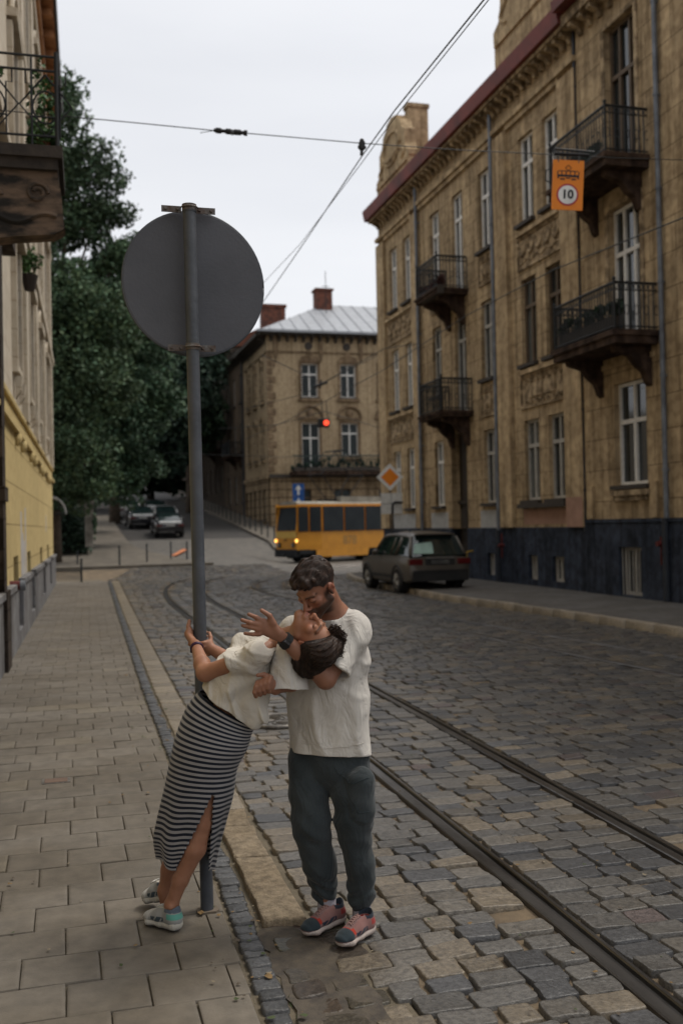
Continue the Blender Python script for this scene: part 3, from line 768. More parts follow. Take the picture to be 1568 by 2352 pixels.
# attic gables
def attic(parent, s0, s1, zb, zt, m, top=None):
    c = (s0+s1)/2; ww = (s1-s0)/2
    prof = [(-1, 0), (-1, 0.34), (-1.03, 0.36), (-1.03, 0.42), (-0.86, 0.46), (-0.80, 0.56), (-0.80, 0.74), (-0.62, 0.80), (-0.52, 0.93), (-0.30, 0.99), (-0.3, 1.03), (0, 1.07)]
    pts = [(c+u*ww, zb+v*(zt-zb)) for u, v in prof]+[(c-u*ww, zb+v*(zt-zb)) for u, v in prof[::-1][1:]]
    mb = MB(); k = len(pts)
    mb.quad(*[(s, 0.1, z) for s, z in pts]); mb.quad(*[(s, -0.35, z) for s, z in pts[::-1]])
    for i in range(k):
        j = (i+1) % k; mb.quad((pts[i][0], 0.1, pts[i][1]), (pts[i][0], -0.35, pts[i][1]), (pts[j][0], -0.35, pts[j][1]), (pts[j][0], 0.1, pts[j][1]))
    mb.box(s0+0.1, s1-0.1, 0.1, 0.17, zb+0.30*(zt-zb), zb+0.34*(zt-zb))
    mb.tube([(c+0.5*ww*math.cos(a), 0.11, zb+(zt-zb)*(0.66+0.2*math.sin(a))) for a in np.linspace(0, 6.28, 25)], 0.07, 6)
    for sg in (-1, 1): mb.tube([(c+sg*ww*(0.62+0.16*math.sin(t*6)), 0.12, zb+(zt-zb)*(0.40+0.25*t)) for t in np.linspace(0, 1, 12)], 0.06, 6)
    swag(mb, c-0.5*ww, zb+(zt-zb)*0.62, ww, 0.3, 0.1, 0.06)
    return mb.build('attic_gable', m, parent)
attic(rb, 34.2, 38.0, 14.25, 17.2, m_fac)
mb = MB(); mb.box(36.3, 36.75, -1.5, -0.7, 14.3, 18.0); mb.box(36.25, 36.8, -1.55, -0.65, 18.0, 18.15); mb.build('chimney', m_fac, rb)
mb = MB(); mb.box(37.1, 37.5, -1.4, -0.8, 14.3, 18.0); mb.build('clay_chimney', mat('orange_clay', (0.45, 0.17, 0.09), 0.85), rb)
mat('red_brick', (0.19, 0.07, 0.045), 0.9, (0.07, 0.035, 0.028), 3)
attic(rb, 22.3, 26.6, 14.25, 18.6, m_fac)
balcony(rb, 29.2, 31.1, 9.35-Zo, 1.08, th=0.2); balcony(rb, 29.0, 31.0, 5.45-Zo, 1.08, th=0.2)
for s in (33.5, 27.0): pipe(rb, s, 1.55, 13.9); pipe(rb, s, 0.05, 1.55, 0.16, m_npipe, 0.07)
pipe(rb, 22.05, 1.5, 13.9, 0.08, m_npipe, 0.04)
for k, (a, b) in enumerate(((34.5, 37.2), (31.3, 32.9), (27.2, 28.6))): mb = MB(); mb.box(a, b, 0, 0.006, 1.66-Zo, 2.28-Zo); mb.build('white_paint_patch', mat('white_patch', (0.42, 0.42, 0.41), 0.85), rb)
mb = MB(); mb.box(22.92, 25.58, 0, 0.007, 1.70, 2.25-Zo); mb.box(22.05, 22.88, 0.13, 0.137, 1.62, 2.5-Zo); mb.build('pink_paint_patch', mat('pink_patch', (0.40, 0.24, 0.175), 0.85, (0.30, 0.18, 0.13), 3), rb)
mb = MB(); mb.tube([(26.75, 0.16, 0.75), (26.75, 0.16, 1.45)], 0.028, 8); mb.tube([(26.75, 0.1, 1.1), (26.75, 0.27, 1.1)], 0.055, 12); mb.build('fire_pipe', m_rede, rb)
mb = MB(); 
for (a, b) in ((25.0, 22.95),):
    pass
mb.box(22.9, 25.62, 0.0, 0.2, 2.28-Zo, 2.40-Zo); mb.build('ledge', m_sill, rb)

# ---------------- right building (near part)
rb2 = empty('apartment_building', (FX, 0, 0.13), 'tan house nearest on the right with wide windows and large black balconies', 'building', 'tan apartment houses on the right', rz=R(90))
hl = [(19.35, 20.65, 6.0-Zo, 9.1-Zo, 2), (19.3, 20.62, 2.7-Zo, 5.05-Zo, 1), (19.4, 20.65, 9.9-Zo, 13.35-Zo, 3)]
for s in (15.2, 11.0, 6.8):
    hl += [(s, s+1.3, 6.7-Zo, 9.1-Zo, 2), (s, s+1.3, 2.7-Zo, 5.05-Zo, 1), (s, s+1.3, 10.6-Zo, 13.3-Zo, 3)]
mb = MB(); wall(mb, 2.0, 21.99, 1.78, 14.4, hl, 0.05)
mb.quad((21.99, 0.05, 0), (21.99, -0.2, 0), (21.99, -0.2, 14.4), (21.99, 0.05, 14.4)); mb.quad((2, 0.05, 0), (2, -12, 0), (2, -12, 14.4), (2, 0.05, 14.4))
mb.build('wall', m_fas, rb2)
bh2 = [(19.55, 20.5), (15.4, 16.3), (11.2, 12.1)]
mb = MB(); wall(mb, 2.0, 21.97, 0, 1.72, [(a, b, 0.05, 1.15) for a, b in bh2], 0.10); mb.box(2.0, 21.98, 0.05, 0.13, 1.72, 1.80); mb.build('plinth', m_navy, rb2)
for a, b, c, d, fl in hl:
    g = m_glass
    window(rb2, a, c, b-a, d-c, 'brown' if fl == 3 else 'white', y=-0.1, mull=2 if fl != 1 else 1, trans=0.66 if fl != 1 else 0.62, sill=(fl == 1), sillm=m_sill)
for a, b in bh2:
    window(rb2, a, 0.05, b-a, 1.1, 'grey', y=-0.08, sill=False, trans=None, mull=1)
    mb = MB()
    for x in np.linspace(a+0.05, b-0.05, 7): mb.tube([(x, 0.02, 0.05), (x, 0.02, 1.15)], 0.012, 5)
    mb.build('window_grille', m_gfr, rb2)
for a, b, c, d, fl in hl:
    mb = MB()
    if fl != 1: mb.box(a-0.14, a-0.01, 0.05, 0.09, c, d+0.12); mb.box(b+0.01, b+0.14, 0.05, 0.09, c, d+0.12); mb.box(a-0.01, b+0.01, 0.05, 0.09, d+0.01, d+0.12)
    else:
        mb.box(a-0.1, b+0.1, 0.05, 0.16, c-0.24, c-0.12)
        for x in np.linspace(a, b, 14): mb.box(x-0.02, x+0.02, 0.05, 0.13, c-0.36, c-0.24)
    mb.build('window_surround', m_orn, rb2)
for s in (18.9, 21.6): mb = MB(); mb.box(s, s+0.25, 0.05, 0.11, 1.82, 2.6); mb.build('corner_block', m_fac, rb2)
mb = MB(); mb.box(18.9, 21.85, 0.05, 0.10, 5.3, 5.42); mb.build('string_course', m_fac, rb2)
mb = MB(); brackets(mb, 2, 21.9, 13.93, 0.40, 0.45, 0.3, 0.16); mb.box(2.0, 21.99, 0.05, 0.45, 13.93, 14.2); mb.build('cornice', m_orn, rb2)
mb = MB(); mb.prism([(0.7, 14.25), (0.74, 14.5), (0.0, 14.8), (-5.5, 18.4), (-12, 14.3), (-0.05, 14.25)], 0, 2.0, 21.96); mb.build('roof', m_red, rb2)
attic(rb2, 17.4, 21.6, 14.4, 17.5, m_fac)
balcony(rb2, 18.95, 21.55, 9.85-Zo, 1.12, th=0.3); balcony(rb2, 18.75, 21.5, 5.98-Zo, 1.12, th=0.3)
pipe(rb2, 18.5, 1.8, 13.9); pipe(rb2, 18.5, 0.05, 1.8, 0.18, m_npipe, 0.07)
mb = MB(); mb.tube([(18.62, 0.2, 0.8), (18.62, 0.2, 1.4)], 0.026, 8); mb.tube([(18.62, 0.12, 1.25), (18.62, 0.31, 1.25)], 0.06, 12); mb.build('fire_pipe', m_rede, rb2)

# ---------------- left building
lb = empty('apartment_building', (-1.20, 0, 0), 'yellow and pale grey house along the left pavement', 'building', rz=R(-90)-math.atan(0.0205))
m_yel = facade_mat('yellow_paint', (0.66, 0.53, 0.26), (0.58, 0.46, 0.225), 3.0, 0.68, 0.62, grime=0.12, streak=0.12, mort=0.012, offset=0.0)
m_grey = facade_mat('pale_plaster', (0.62, 0.56, 0.46), (0.52, 0.465, 0.375), 3.2, 0.5, 0.8, grime=0.08, streak=0.1, offset=0)
m_plin = facade_mat('grey_plinth', (0.26, 0.26, 0.265), (0.18, 0.18, 0.19), grime=0.2)
ys = [32.6, 28.0, 23.6, 19.2, 11.4, 7.0, 3.0]
lo = [(-(y_)-0.7, -(y_)+0.5, 0.25, 1.5) for y_ in (32.4, 27.6, 22.0, 18.0)]
mb = MB(); wall(mb, -37.5, -1, 1.0, 4.15, [(a, b, 1.0, d) for a, b, c, d in lo], 0, 0.25)
mb.build('yellow_wall', m_yel, lb)
up = []
for y_ in ys:
    for z_ in (4.9, 8.7, 12.4): up.append((-y_-0.6, -y_+0.6, z_, z_+2.2))
mb = MB(); wall(mb, -37.5, -1, 4.15, 17.2, up, -0.03, 0.3)
mb.quad((-37.5, 0, 0), (-37.5, 0, 17.2), (-37.5, -12, 17.2), (-37.5, -12, 0)); mb.quad((-37.5, -12, 0), (-37.5, -12, 17.2), (-1, -12, 17.2), (-1, -12, 0)); mb.quad((-1, 0, 0), (-1, -12, 0), (-1, -12, 17.2), (-1, 0, 17.2))
mb.build('upper_wall', m_grey, lb)
mb = MB(); wall(mb, -37.5, -1, 0, 1.0, [(a, b, c, 1.0) for a, b, c, d in lo], 0.08, 0.33); 
S_ = [-37.5]+[v for h in sorted(lo) for v in h[:2]]+[-1]
for i in range(0, len(S_), 2): mb.box(S_[i], S_[i+1], -0.0, 0.12, 1.0, 1.09)
mb.build('plinth', m_plin, lb)
for a, b, c, d in lo: window(lb, a, c, b-a, d-c, 'brown', y=-0.18, sill=False, trans=None)
for a, b, c, d in up: window(lb, a, c, b-a, d-c, 'brown', y=-0.2, sillm=m_grey)
mb = MB()
mb.box(-37.55, -1, 0.0, 0.05, 4.06, 4.15); mb.box(-37.55, -1, 0.0, 0.08, 3.66, 3.74)
for y_ in ys:
    for dx in (-0.75, 0.75): mb.ball((-y_+dx, 0.04, 3.56), 0.11, 0.08, 0.13, 10, 8)
mb.build('string_course', m_yel, lb)
mb = MB(); mb.box(-37.55, -1, -0.03, 0.14, 7.9, 8.1); mb.box(-37.55, -1, -0.03, 0.12, 11.7, 11.85); mb.box(-37.55, -1, -0.03, 0.14, 15.3, 15.5); mb.build('ledge', m_grey, lb)
for y_ in ys+[36.6, 30.3, 25.8, 21.4, 9.2, 5]:
    mb = MB()
    big = y_ not in ys
    if big: mb.box(-y_-0.35, -y_+0.35, -0.03, 0.09, 4.15, 7.9); mb.box(-y_-0.35, -y_+0.35, -0.03, 0.09, 8.1, 11.7); mb.box(-y_-0.35, -y_+0.35, -0.03, 0.09, 11.85, 15.3)
    else:
        for z_ in (4.9, 8.7, 12.4):
            mb.box(-y_-0.8, -y_-0.62, -0.03, 0.07, z_-0.15, z_+2.3); mb.box(-y_+0.62, -y_+0.8, -0.03, 0.07, z_-0.15, z_+2.3); mb.box(-y_-0.85, -y_+0.85, -0.03, 0.16, z_+2.35, z_+2.5)
            mb.tube([(-y_+0.8*math.cos(a), 0.06, z_+2.5+0.42*math.sin(a)) for a in np.linspace(0, math.pi, 9)], 0.05, 6)
            mb.prism([(0.0, z_-0.2), (0.13, z_-0.2), (0.1, z_-0.45), (0.0, z_-0.6)], 0, -y_-0.6, -y_-0.4); mb.prism([(0.0, z_-0.2), (0.13, z_-0.2), (0.1, z_-0.45), (0.0, z_-0.6)], 0, -y_+0.4, -y_+0.6)
    mb.build('pilaster' if big else 'window_surround', m_grey, lb)
m_sof = mat('rusty_soffit', (0.40, 0.20, 0.09), 0.9, (0.24, 0.11, 0.05), 3)
mb = MB(); mb.box(-37.9, -1, 0.0, 0.5, 17.2, 17.3)
for y_ in np.arange(1.5, 37.5, 1.3): mb.box(-y_-0.12, -y_+0.12, 0.0, 0.45, 16.95, 17.2)
mb.box(-37.6, -1, -0.03, 0.16, 16.6, 16.95); mb.build('soffit', m_sof, lb)
mb = MB(); mb.prism([(0.58, 17.3), (0.6, 17.5), (-6, 20.5), (-12, 17.3)], 0, -38.0, -1); mb.build('roof', mat('dark_roof', (0.05, 0.045, 0.04), 0.6), lb)
# near door surround of dark rusticated stone
m_dst = facade_mat('dark_stone', (0.085, 0.065, 0.05), (0.045, 0.035, 0.03), 1.2, 0.42, 0.35, grime=0.4)
mb = MB(); mb.box(-14.9, -14.4, 0, 0.09, 1.1, 6.2); mb.box(-15.0, -14.3, 0, 0.13, 0, 1.1); mb.box(-14.96, -14.34, 0, 0.12, 2.35, 2.55); mb.box(-12.6, -12.0, 0, 0.12, 0, 6.2); mb.box(-16.2, -11.9, 0, 0.2, 6.2, 6.6); mb.build('portal', m_dst, lb)
mb = MB(); mb.tube([(-16.6, 0.0, 1.07), (-16.6, 0.16, 1.07)], 0.075, 14); mb.build('fire_pipe', m_rede, lb)
mb = MB(); mb.tube([(-16.6, 0.16, 1.07), (-16.6, 0.24, 1.07)], 0.085, 14); mb.build('fire_pipe_cap', m_pipe, lb)
# white paint marks between the low windows
mb = MB()
for s, a, b in ((-19.6, 1.1, 2.3), (-20.0, 1.1, 1.9), (-20.4, 1.1, 1.75), (-20.9, 1.1, 2.4), (-31.3, 1.9, 2.4)): mb.box(s-0.16, s+0.13, 0.0, 0.005, a, b)
mb.build('white_paint_patch', mat('white_strokes', (0.55, 0.54, 0.55), 0.8), lb)
# big near balcony, seen on its end
mb = MB(); d = 1.02
mb.box(-11.8, -10.6, 0.003, d, 5.76, 5.88); mb.box(-11.75, -10.65, 0.003, d-0.05, 5.65, 5.76)
bal = mb.build('balcony', mat('old_balcony_stone', (0.055, 0.045, 0.038), 0.9, (0.03, 0.026, 0.024), 6, 0.5, 30), lb)
for s, uz in ((-10.86, 0.0), (-11.55, 0.22)):
    mb = MB()
    mb.prism([(0.002, 5.649), (d-0.06, 5.649), (d-0.02, 5.4), (d+0.0, 5.06+uz), (d-0.1, 5.0+uz), (d-0.5, 4.96+uz), (0.35, 4.93+uz), (0.002, 4.9+uz)], 0, s-0.14, s+0.14)
    for sg in (s+0.15,):
        mb.tube([(sg, 0.28+0.13*math.cos(a)*(1-a/14), 5.38+0.13*math.sin(a)*(1-a/14)) for a in np.linspace(0, 9, 24)], 0.02, 6)
        mb.tube([(sg, 0.76+0.11*math.cos(a)*(1-a/14), 5.42+0.11*math.sin(a)*(1-a/14)) for a in np.linspace(0, 9, 24)], 0.02, 6)
        mb.tube([(sg, 0.1+0.85*t, 5.16+0.05*math.sin(t*9)) for t in np.linspace(0, 1, 20)], 0.028, 6)
    mb.build('console', mat('console_stucco', (0.15, 0.105, 0.075), 0.9, (0.022, 0.02, 0.018), 3.2, 0.6, 20, contrast=(0.44, 0.60), stretch=(1, 0.6, 1.8)), bal)
mb = MB(); z = 5.88; s = -10.68; dd = d-0.05
def P3(u, v): return (s, u, z+v)
for v in (0.0+0.12, 0.80, 0.95): mb.tube([P3(0, v), P3(dd, v)], 0.014, 6); mb.tube([(s, dd, z+v), (-11.72, dd, z+v)], 0.014, 6)
for u in (0.33, 0.72, dd): mb.tube([P3(u, 0), P3(u, 0.95)], 0.012, 6)
mb.tube([P3(dd, 0), P3(dd, 1.0)], 0.024, 8)
for c in (0.33, 0.86):
    mb.tube([P3(c, 0.76), P3(c-0.26, 0.44), P3(c, 0.12), P3(c+0.26, 0.44), P3(c, 0.76)], 0.011, 5)
    mb.tube([P3(c+0.13*math.cos(a), 0.42+0.17*math.sin(a)) for a in np.linspace(0, 6.28, 17)], 0.010, 5)
    mb.tube([P3(c-0.15, 0.32), P3(c+0.15, 0.32)], 0.010, 5)
    for sg in (-1, 1): mb.tube([P3(c+sg*0.2, 0.80), P3(c+sg*0.2, 0.66), P3(c+sg*0.14, 0.66), P3(c+sg*0.14, 0.12)], 0.009, 5)
for y_ in np.arange(-11.7, -10.7, 0.16): mb.tube([(y_, dd, z), (y_, dd, z+0.95)], 0.010, 5)
mb.build('railing', m_blk, bal)
# smaller balconies further along the left facade
 
# leaf helper for plants
def leaves(center, rad, n, size, rng, flat=1.0, clump=None):
    c = np.array(center); V = []; 
    if clump is None: clump = max(3, n//40)
    cc = rng.normal(size=(clump, 3)); cc /= np.linalg.norm(cc, axis=1)[:, None]; cc = c+cc*np.array(rad)*rng.uniform(0.3, 0.85, (clump, 1))
    k = rng.integers(0, clump, n); p = rng.normal(size=(n, 3)); p /= np.linalg.norm(p, axis=1)[:, None]
    p = cc[k]+p*np.array(rad)*0.38*rng.uniform(0.6, 1.0, (n, 1))
    a = rng.normal(size=(n, 3)); a[:, 2] *= flat; a /= np.linalg.norm(a, axis=1)[:, None]
    b = np.cross(a, rng.normal(size=(n, 3))); b /= np.linalg.norm(b, axis=1)[:, None]
    s = size*rng.uniform(0.6, 1.3, (n, 1)); V = np.stack([p-a*s, p+b*s*0.55, p+a*s, p-b*s*0.55], 1).reshape(-1, 3)
    F = np.arange(4*n).reshape(n, 4)
    return V, F
def leafmat(name, c, c2):
    m = mat(name, c, 0.6, c2, 0.9, spec=0.25, detail=8, vcol=True); bs = m.node_tree.nodes['Principled BSDF']
    return m
m_leaf = leafmat('foliage', (1.75, 1.8, 1.75), (0.95, 1.05, 1.05))
m_bark = mat('bark', (0.10, 0.075, 0.055), 0.9, (0.05, 0.04, 0.03), 6, 0.8, 18, dist=0.03)
def leafcols(n, base, rng, var=0.35):
    f = rng.uniform(1-var, 1+var, (n, 1)); h = rng.uniform(-0.12, 0.12, (n, 1))
    c = np.array(base)*f*np.concatenate([1+h, np.ones((n, 1)), 1-h], 1); return np.repeat(c, 4, 0)
rng = np.random.default_rng(3)
def wpt(root, p): return tuple(wmat(root) @ Vector(p))
for i, (s_, u_, z_, r_, n_, lbz) in enumerate([(-10.85, 0.82, 6.03, 0.20, 420, 'low green balcony plant in the corner of the iron railing'), (-11.6, 0.8, 6.55, 0.26, 700, 'tall leafy climbing plant on the outer corner of the left balcony'), (-10.9, 0.30, 6.72, 0.13, 200, 'small green plant at the far left of the balcony rail')]):
    cpt = wpt(lb, (s_, u_, z_)); o = empty('balcony_plant', (cpt[0], cpt[1], cpt[2]), lbz, 'plant', 'plants on the left balconies')
    V, F = leaves((0, 0, 0), (r_*0.9, r_*1.2, r_*(2.6 if i == 1 else 0.9)), n_, 0.035, rng)
    np_obj('leaves', V, F, m_leaf, o, cols=leafcols(len(F), (0.045, 0.085, 0.03), rng))
    mb = MB(); mb.tube([(0, 0, -r_*0.9), (0.02, 0.02, r_)], [0.02, 0.008], 6); mb.build('stem', m_bark, o)
    mb = MB(); b_ = -0.15 if i != 1 else -0.73; mb.tube([(0, 0, b_), (0, 0, b_+0.14)], [0.06, 0.09], 12) if i < 2 else mb.tube([(0, 0, -0.1), (0, 0, 0.0)], [0.05, 0.07], 12); mb.build('pot', mat('clay_pot', (0.22, 0.10, 0.06), 0.8), o)
for i, (yy, zz_, ln, lb2) in enumerate([(20.1, 6.45, 1.1, 'dark potted greenery along the lower large balcony on the near tan house'), (29.9, 9.55, 0.7, 'reddish dark plants on the upper small balcony of the far tan house'), (20.3, 10.1, 0.5, 'dark plants low behind the top large balcony rail')]):
    o = empty('balcony_plant', (11.45, yy, zz_), lb2, 'plant', 'plants on the right balconies')
    Vv = np.concatenate([leaves((0, t, 0), (0.14, 0.3, 0.24), 350, 0.05, rng)[0] for t in np.linspace(-ln, ln, 5)]); np_obj('leaves', Vv, np.arange(len(Vv)).reshape(-1, 4), m_leaf, o, cols=leafcols(len(Vv)//4, (0.022, 0.035, 0.022) if i != 1 else (0.05, 0.022, 0.02), rng))
    mb = MB(); mb.box(-0.1, 0.1, -ln-0.1, ln+0.1, -0.42, -0.16); mb.build('trough', m_sill, o)
cpt = Q(68, 615, 19.5); o = empty('hanging_plant', tuple(cpt), 'bushy green plant hanging in front of the pale left facade', 'plant', 'plants on the left balconies')
V, F = leaves((0, 0, 0.1), (0.25, 0.25, 0.4), 600, 0.045, rng); np_obj('leaves', V, F, m_leaf, o, cols=leafcols(600, (0.05, 0.09, 0.03), rng))
mb = MB(); mb.tube([(0, 0, -0.45), (0, 0, -0.15)], [0.1, 0.17], 12); mb.build('basket', mat('dark_basket', (0.04, 0.03, 0.025), 0.8), o)
mb = MB(); mb.tube([(0, 0, -0.2), (-0.25, 0, -0.25), (-0.45, 0, -0.28)], 0.015, 6); mb.build('bracket', m_blk, o)

# ---------------- corner building in the middle
m_mid = facade_mat('corner_stucco', (0.48, 0.375, 0.24), (0.38, 0.29, 0.185), scale=0.8, grime=0.2, streak=0.25)
m_rust = facade_mat('corner_rusticated', (0.40, 0.30, 0.185), (0.27, 0.20, 0.125), 8.0, 0.55, 0.3, mort=0.04, offset=0)
zb = tz(14, 66)-0.3
cb = empty('corner_building', (13.3, 66, 0), 'tan corner house behind the yellow tram with pale metal roof', 'building')
def sub(parent, rz, name):  # facade frame expressed inside the meshes instead of an extra level
    return Matrix.Rotation(rz, 4, 'Z')
def xf(mb, Mx):
    mb.v = [tuple(Mx @ Vector(v)) for v in mb.v]
MF = Matrix.Rotation(R(180), 4, 'Z')   # front: x -> -X, y outward -> -Y
ML = Matrix.Rotation(R(90), 4, 'Z')    # left: x -> +Y, y outward -> -X
def fx(x): return -(x-13.3)
fh = [(fx(16.8), fx(15.65), 10.7, 13.0), (fx(19.5), fx(18.4), 10.7, 13.0), (fx(16.85), fx(15.6), 5.7, 8.95), (fx(19.6), fx(18.4), 6.7, 8.95), (fx(22.3), fx(21.2), 10.7, 13.0), (fx(22.3), fx(21.2), 6.7, 8.95)]
mb = MB(); wall(mb, -13, 0, 5.2, 15.0, fh, 0); xf(mb, MF); w1 = mb.build('front_wall', m_mid, cb)
gh = [(fx(19.0), fx(17.8), 2.6, 4.4), (fx(16.2), fx(15.2), 2.6, 4.4), (fx(22), fx(21), 2.6, 4.4)]
mb = MB(); wall(mb, -13, 0, 0, 5.2, gh, 0.04); xf(mb, MF); mb.build('ground_floor_front', m_rust, cb)
lh = [(k-0.5, k+0.5, 10.6, 13.0) for k in (1.9, 4.4, 7.0)]+[(k-0.5, k+0.5, 6.6, 8.9) for k in (1.9, 4.4, 7.0)]
mb = MB(); wall(mb, 0, 9.2, 5.2, 15.0, lh, 0); xf(mb, ML)
mb.build('side_wall', m_mid, cb)
lg = [(k-0.4, k+0.4, 2.4, 4.5) for k in (1.6, 3.2, 5.0, 6.8, 8.3)]
mb = MB(); wall(mb, 0, 9.2, 0, 5.2, lg, 0.04); xf(mb, ML); mb.build('ground_floor_side', m_rust, cb)
def winx(parent, Mx, rz, a, b, c, d, **k):
    o = window(parent, 0, 0, b-a, d-c, **k); p = Mx @ Vector((a, -0.12, c)); o.location = p; o.rotation_euler = (0, 0, rz)
for h in fh+gh: winx(cb, MF, R(180), *h, style='white' if h[2] > 5 else 'brown', glass=m_dgl)
for h in lh+lg: winx(cb, ML, R(90), *h, style='grey', glass=m_dgl)
mb = MB()
for a, b, c, d in fh:
    m_ = (a+b)/2
    mb.box(a-0.16, a, 0, 0.08, c-0.1, d+0.1); mb.box(b, b+0.16, 0, 0.08, c-0.1, d+0.1); mb.box(a, b, 0, 0.08, d, d+0.12)
    mb.box(a-0.25, b+0.25, 0, 0.2, c-0.28, c-0.1)
    if c > 10:
        mb.prism([(m_-0.75, d+0.12), (m_+0.75, d+0.12), (m_+0.55, d+0.45), (m_+0.25, d+0.55), (m_, d+0.85), (m_-0.25, d+0.55), (m_-0.55, d+0.45)], 1, 0, 0.12)
    else:
        mb.box(m_-0.9, m_+0.9, 0.0, 0.18, d+0.25, d+0.4)
        mb.tube([(m_+0.8*math.cos(t), 0.1, d+0.4+0.75*math.sin(t)) for t in np.linspace(0, math.pi, 11)], 0.11, 6)
        mb.ball((m_, 0.06, d+0.65), 0.3, 0.14, 0.3, 10, 8)
for x in (0.6, 3.75, 6.6, 9.4): mb.prism([(-x-0.16, 14.9), (-x+0.16, 14.9), (-x+0.12, 13.6), (-x, 13.1), (-x-0.12, 13.6)], 1, 0, 0.14)
mb.box(-13, 0.05, 0, 0.1, 13.72, 13.82)
for zq in np.arange(5.6, 13.4, 0.55):
    if int(zq/0.55) % 2: mb.box(-0.55, 0.06, 0, 0.06, zq, zq+0.42)
    else: mb.box(-0.35, 0.06, 0, 0.06, zq, zq+0.42)
xf(mb, MF); mb.build('front_ornament', facade_mat('mid_ornament', (0.30, 0.215, 0.13), (0.17, 0.12, 0.08), scale=3), cb)
for xw in (2.9, 5.6): mb = MB(); mb.tube([(-xw, 0.0, 14.2), (-xw, 0.06, 14.2)], 0.27, 14); xf(mb, MF); mb.build('round_vent', m_sill, cb)
mb = MB()
for a, b, c, d in lh:
    m_ = (a+b)/2; mb.box(a-0.12, a, 0, 0.08, c, d+0.1); mb.box(b, b+0.12, 0, 0.08, c, d+0.1); mb.box(a-0.2, b+0.2, 0, 0.18, c-0.25, c-0.1)
    mb.tube([(m_+0.55*math.cos(t), 0.06, d+0.1+0.5*math.sin(t)) for t in np.linspace(0, math.pi, 9)], 0.1, 6)
mb.box(0, 9.2, 0, 0.15, 5.2, 5.45); mb.box(0, 9.2, 0, 0.1, 13.72, 13.82)
xf(mb, ML); mb.build('side_ornament', MATS.get('x') or m_orn, cb)
mb = MB(); mb.box(-13, 0.6, 0, 0.55, 14.85, 15.05); brackets(mb, -13, 0, 14.85, 0.45, 0.55, 0.4); mb.box(-13, 0, 0.0, 0.14, 5.2, 5.45); xf(mb, MF); mb.build('front_cornice', m_sill, cb)
mb = MB(); mb.box(0.01, 9.4, 0, 0.75, 14.8, 15.0); brackets(mb, 0.3, 9.2, 14.8, 0.55, 0.5, 0.4); xf(mb, ML); mb.build('side_cornice', m_sill, cb)
m_zinc = mat('pale_metal_roof', (0.33, 0.345, 0.37), 0.5, (0.27, 0.28, 0.30), 2.5, metal=0.1)
mb = MB()
e = 0.72
A = (-e, -e, 15.06); B_ = (14, -e, 15.06); C_ = (14, 12, 15.06); D_ = (-e, 12, 15.06); T1 = (5.4, 5.4, 18.3); T2 = (9.5, 5.4, 18.3)
mb.quad(A, B_, T2, T1); mb.quad(A, T1, D_); mb.quad(B_, C_, T2); mb.quad(C_, D_, T1, T2); mb.quad(A, D_, C_, B_)
n_ = 9
for k in range(1, 16):
    t = k/16; x = -e+(14+e)*t
    # standing seams on the front slope
    if x < 5.4: f_ = (x+e)/(5.4+e)
    elif x < 9.5: f_ = 1
    else: f_ = (14-x)/(14-9.5)
    mb.tube([(x, -e, 15.09), (x, -e+(5.4+e)*f_, 15.09+(18.3-15.06)*f_)], 0.03, 4)
mb.box(-e-0.06, 14, -e-0.08, -e, 14.98, 15.14)
mb.build('roof', m_zinc, cb)
mb = MB(); mb.box(4.6, 5.8, 4.2, 5.2, 17.2, 19.1); mb.box(4.5, 5.9, 4.1, 5.3, 19.1, 19.25); mb.build('chimney', MATS['red_brick'], cb)
mb = MB(); mb.tube([(5.1, 3.4, 16.6), (5.1, 3.4, 20.3)], 0.025, 5); mb.tube([(4.8, 3.4, 19.2), (5.4, 3.4, 19.2)], 0.02, 5); mb.build('antenna', m_blk, cb)
mb = MB(); mb.quad((0, 9.2, 0), (14, 9.2, 0), (14, 9.2, 15), (0, 9.2, 15)); mb.quad((13, 0, 0), (13, 9.2, 0), (13, 9.2, 15), (13, 0, 15)); mb.build('back_wall', m_mid, cb)
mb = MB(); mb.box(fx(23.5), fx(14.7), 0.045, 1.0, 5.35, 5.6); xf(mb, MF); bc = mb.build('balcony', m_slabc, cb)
mb = MB()
for x in np.arange(fx(23.5), fx(14.7), 0.2): mb.tube([(x, 0.95, 5.6), (x, 0.95, 6.65)], 0.02, 4)
mb.box(fx(23.5), fx(14.7), 0.92, 0.98, 6.6, 6.68); mb.box(fx(23.5), fx(14.7), 0.92, 0.98, 5.7, 5.76)
for k in range(9): mb.tube([(fx(15.2+k)+0.35*math.cos(a), 0.97, 6.1+0.35*math.sin(a)) for a in np.linspace(0, 6.28, 10)], 0.025, 4)
xf(mb, MF); mb.build('railing', mat('verdigris_railing', (0.03, 0.05, 0.045), 0.7), bc)
gv = []
o = empty('balcony_plant', (18.8, 65.05, 6.1), 'dark green planting along the long balcony of the corner house', 'plant')
for t in np.linspace(-4.0, 4.3, 22): gv.append(leaves((t, 0, rng.uniform(-0.25, 0.25)), (0.3, 0.12, 0.4), 90, 0.09, rng)[0])
gv = np.concatenate(gv); np_obj('leaves', gv, np.arange(len(gv)).reshape(-1, 4), m_leaf, o, cols=leafcols(len(gv)//4, (0.018, 0.034, 0.026), rng)); mb = MB(); mb.box(-4.1, 4.4, -0.1, 0.1, -0.48, -0.25); mb.build('trough', m_sill, o)
pipe_ = MB(); pipe_.tube([(-0.15, 9.1, 0.5), (-0.15, 9.1, 14.9)], 0.07, 8); pipe_.build('drainpipe', m_npipe, cb)

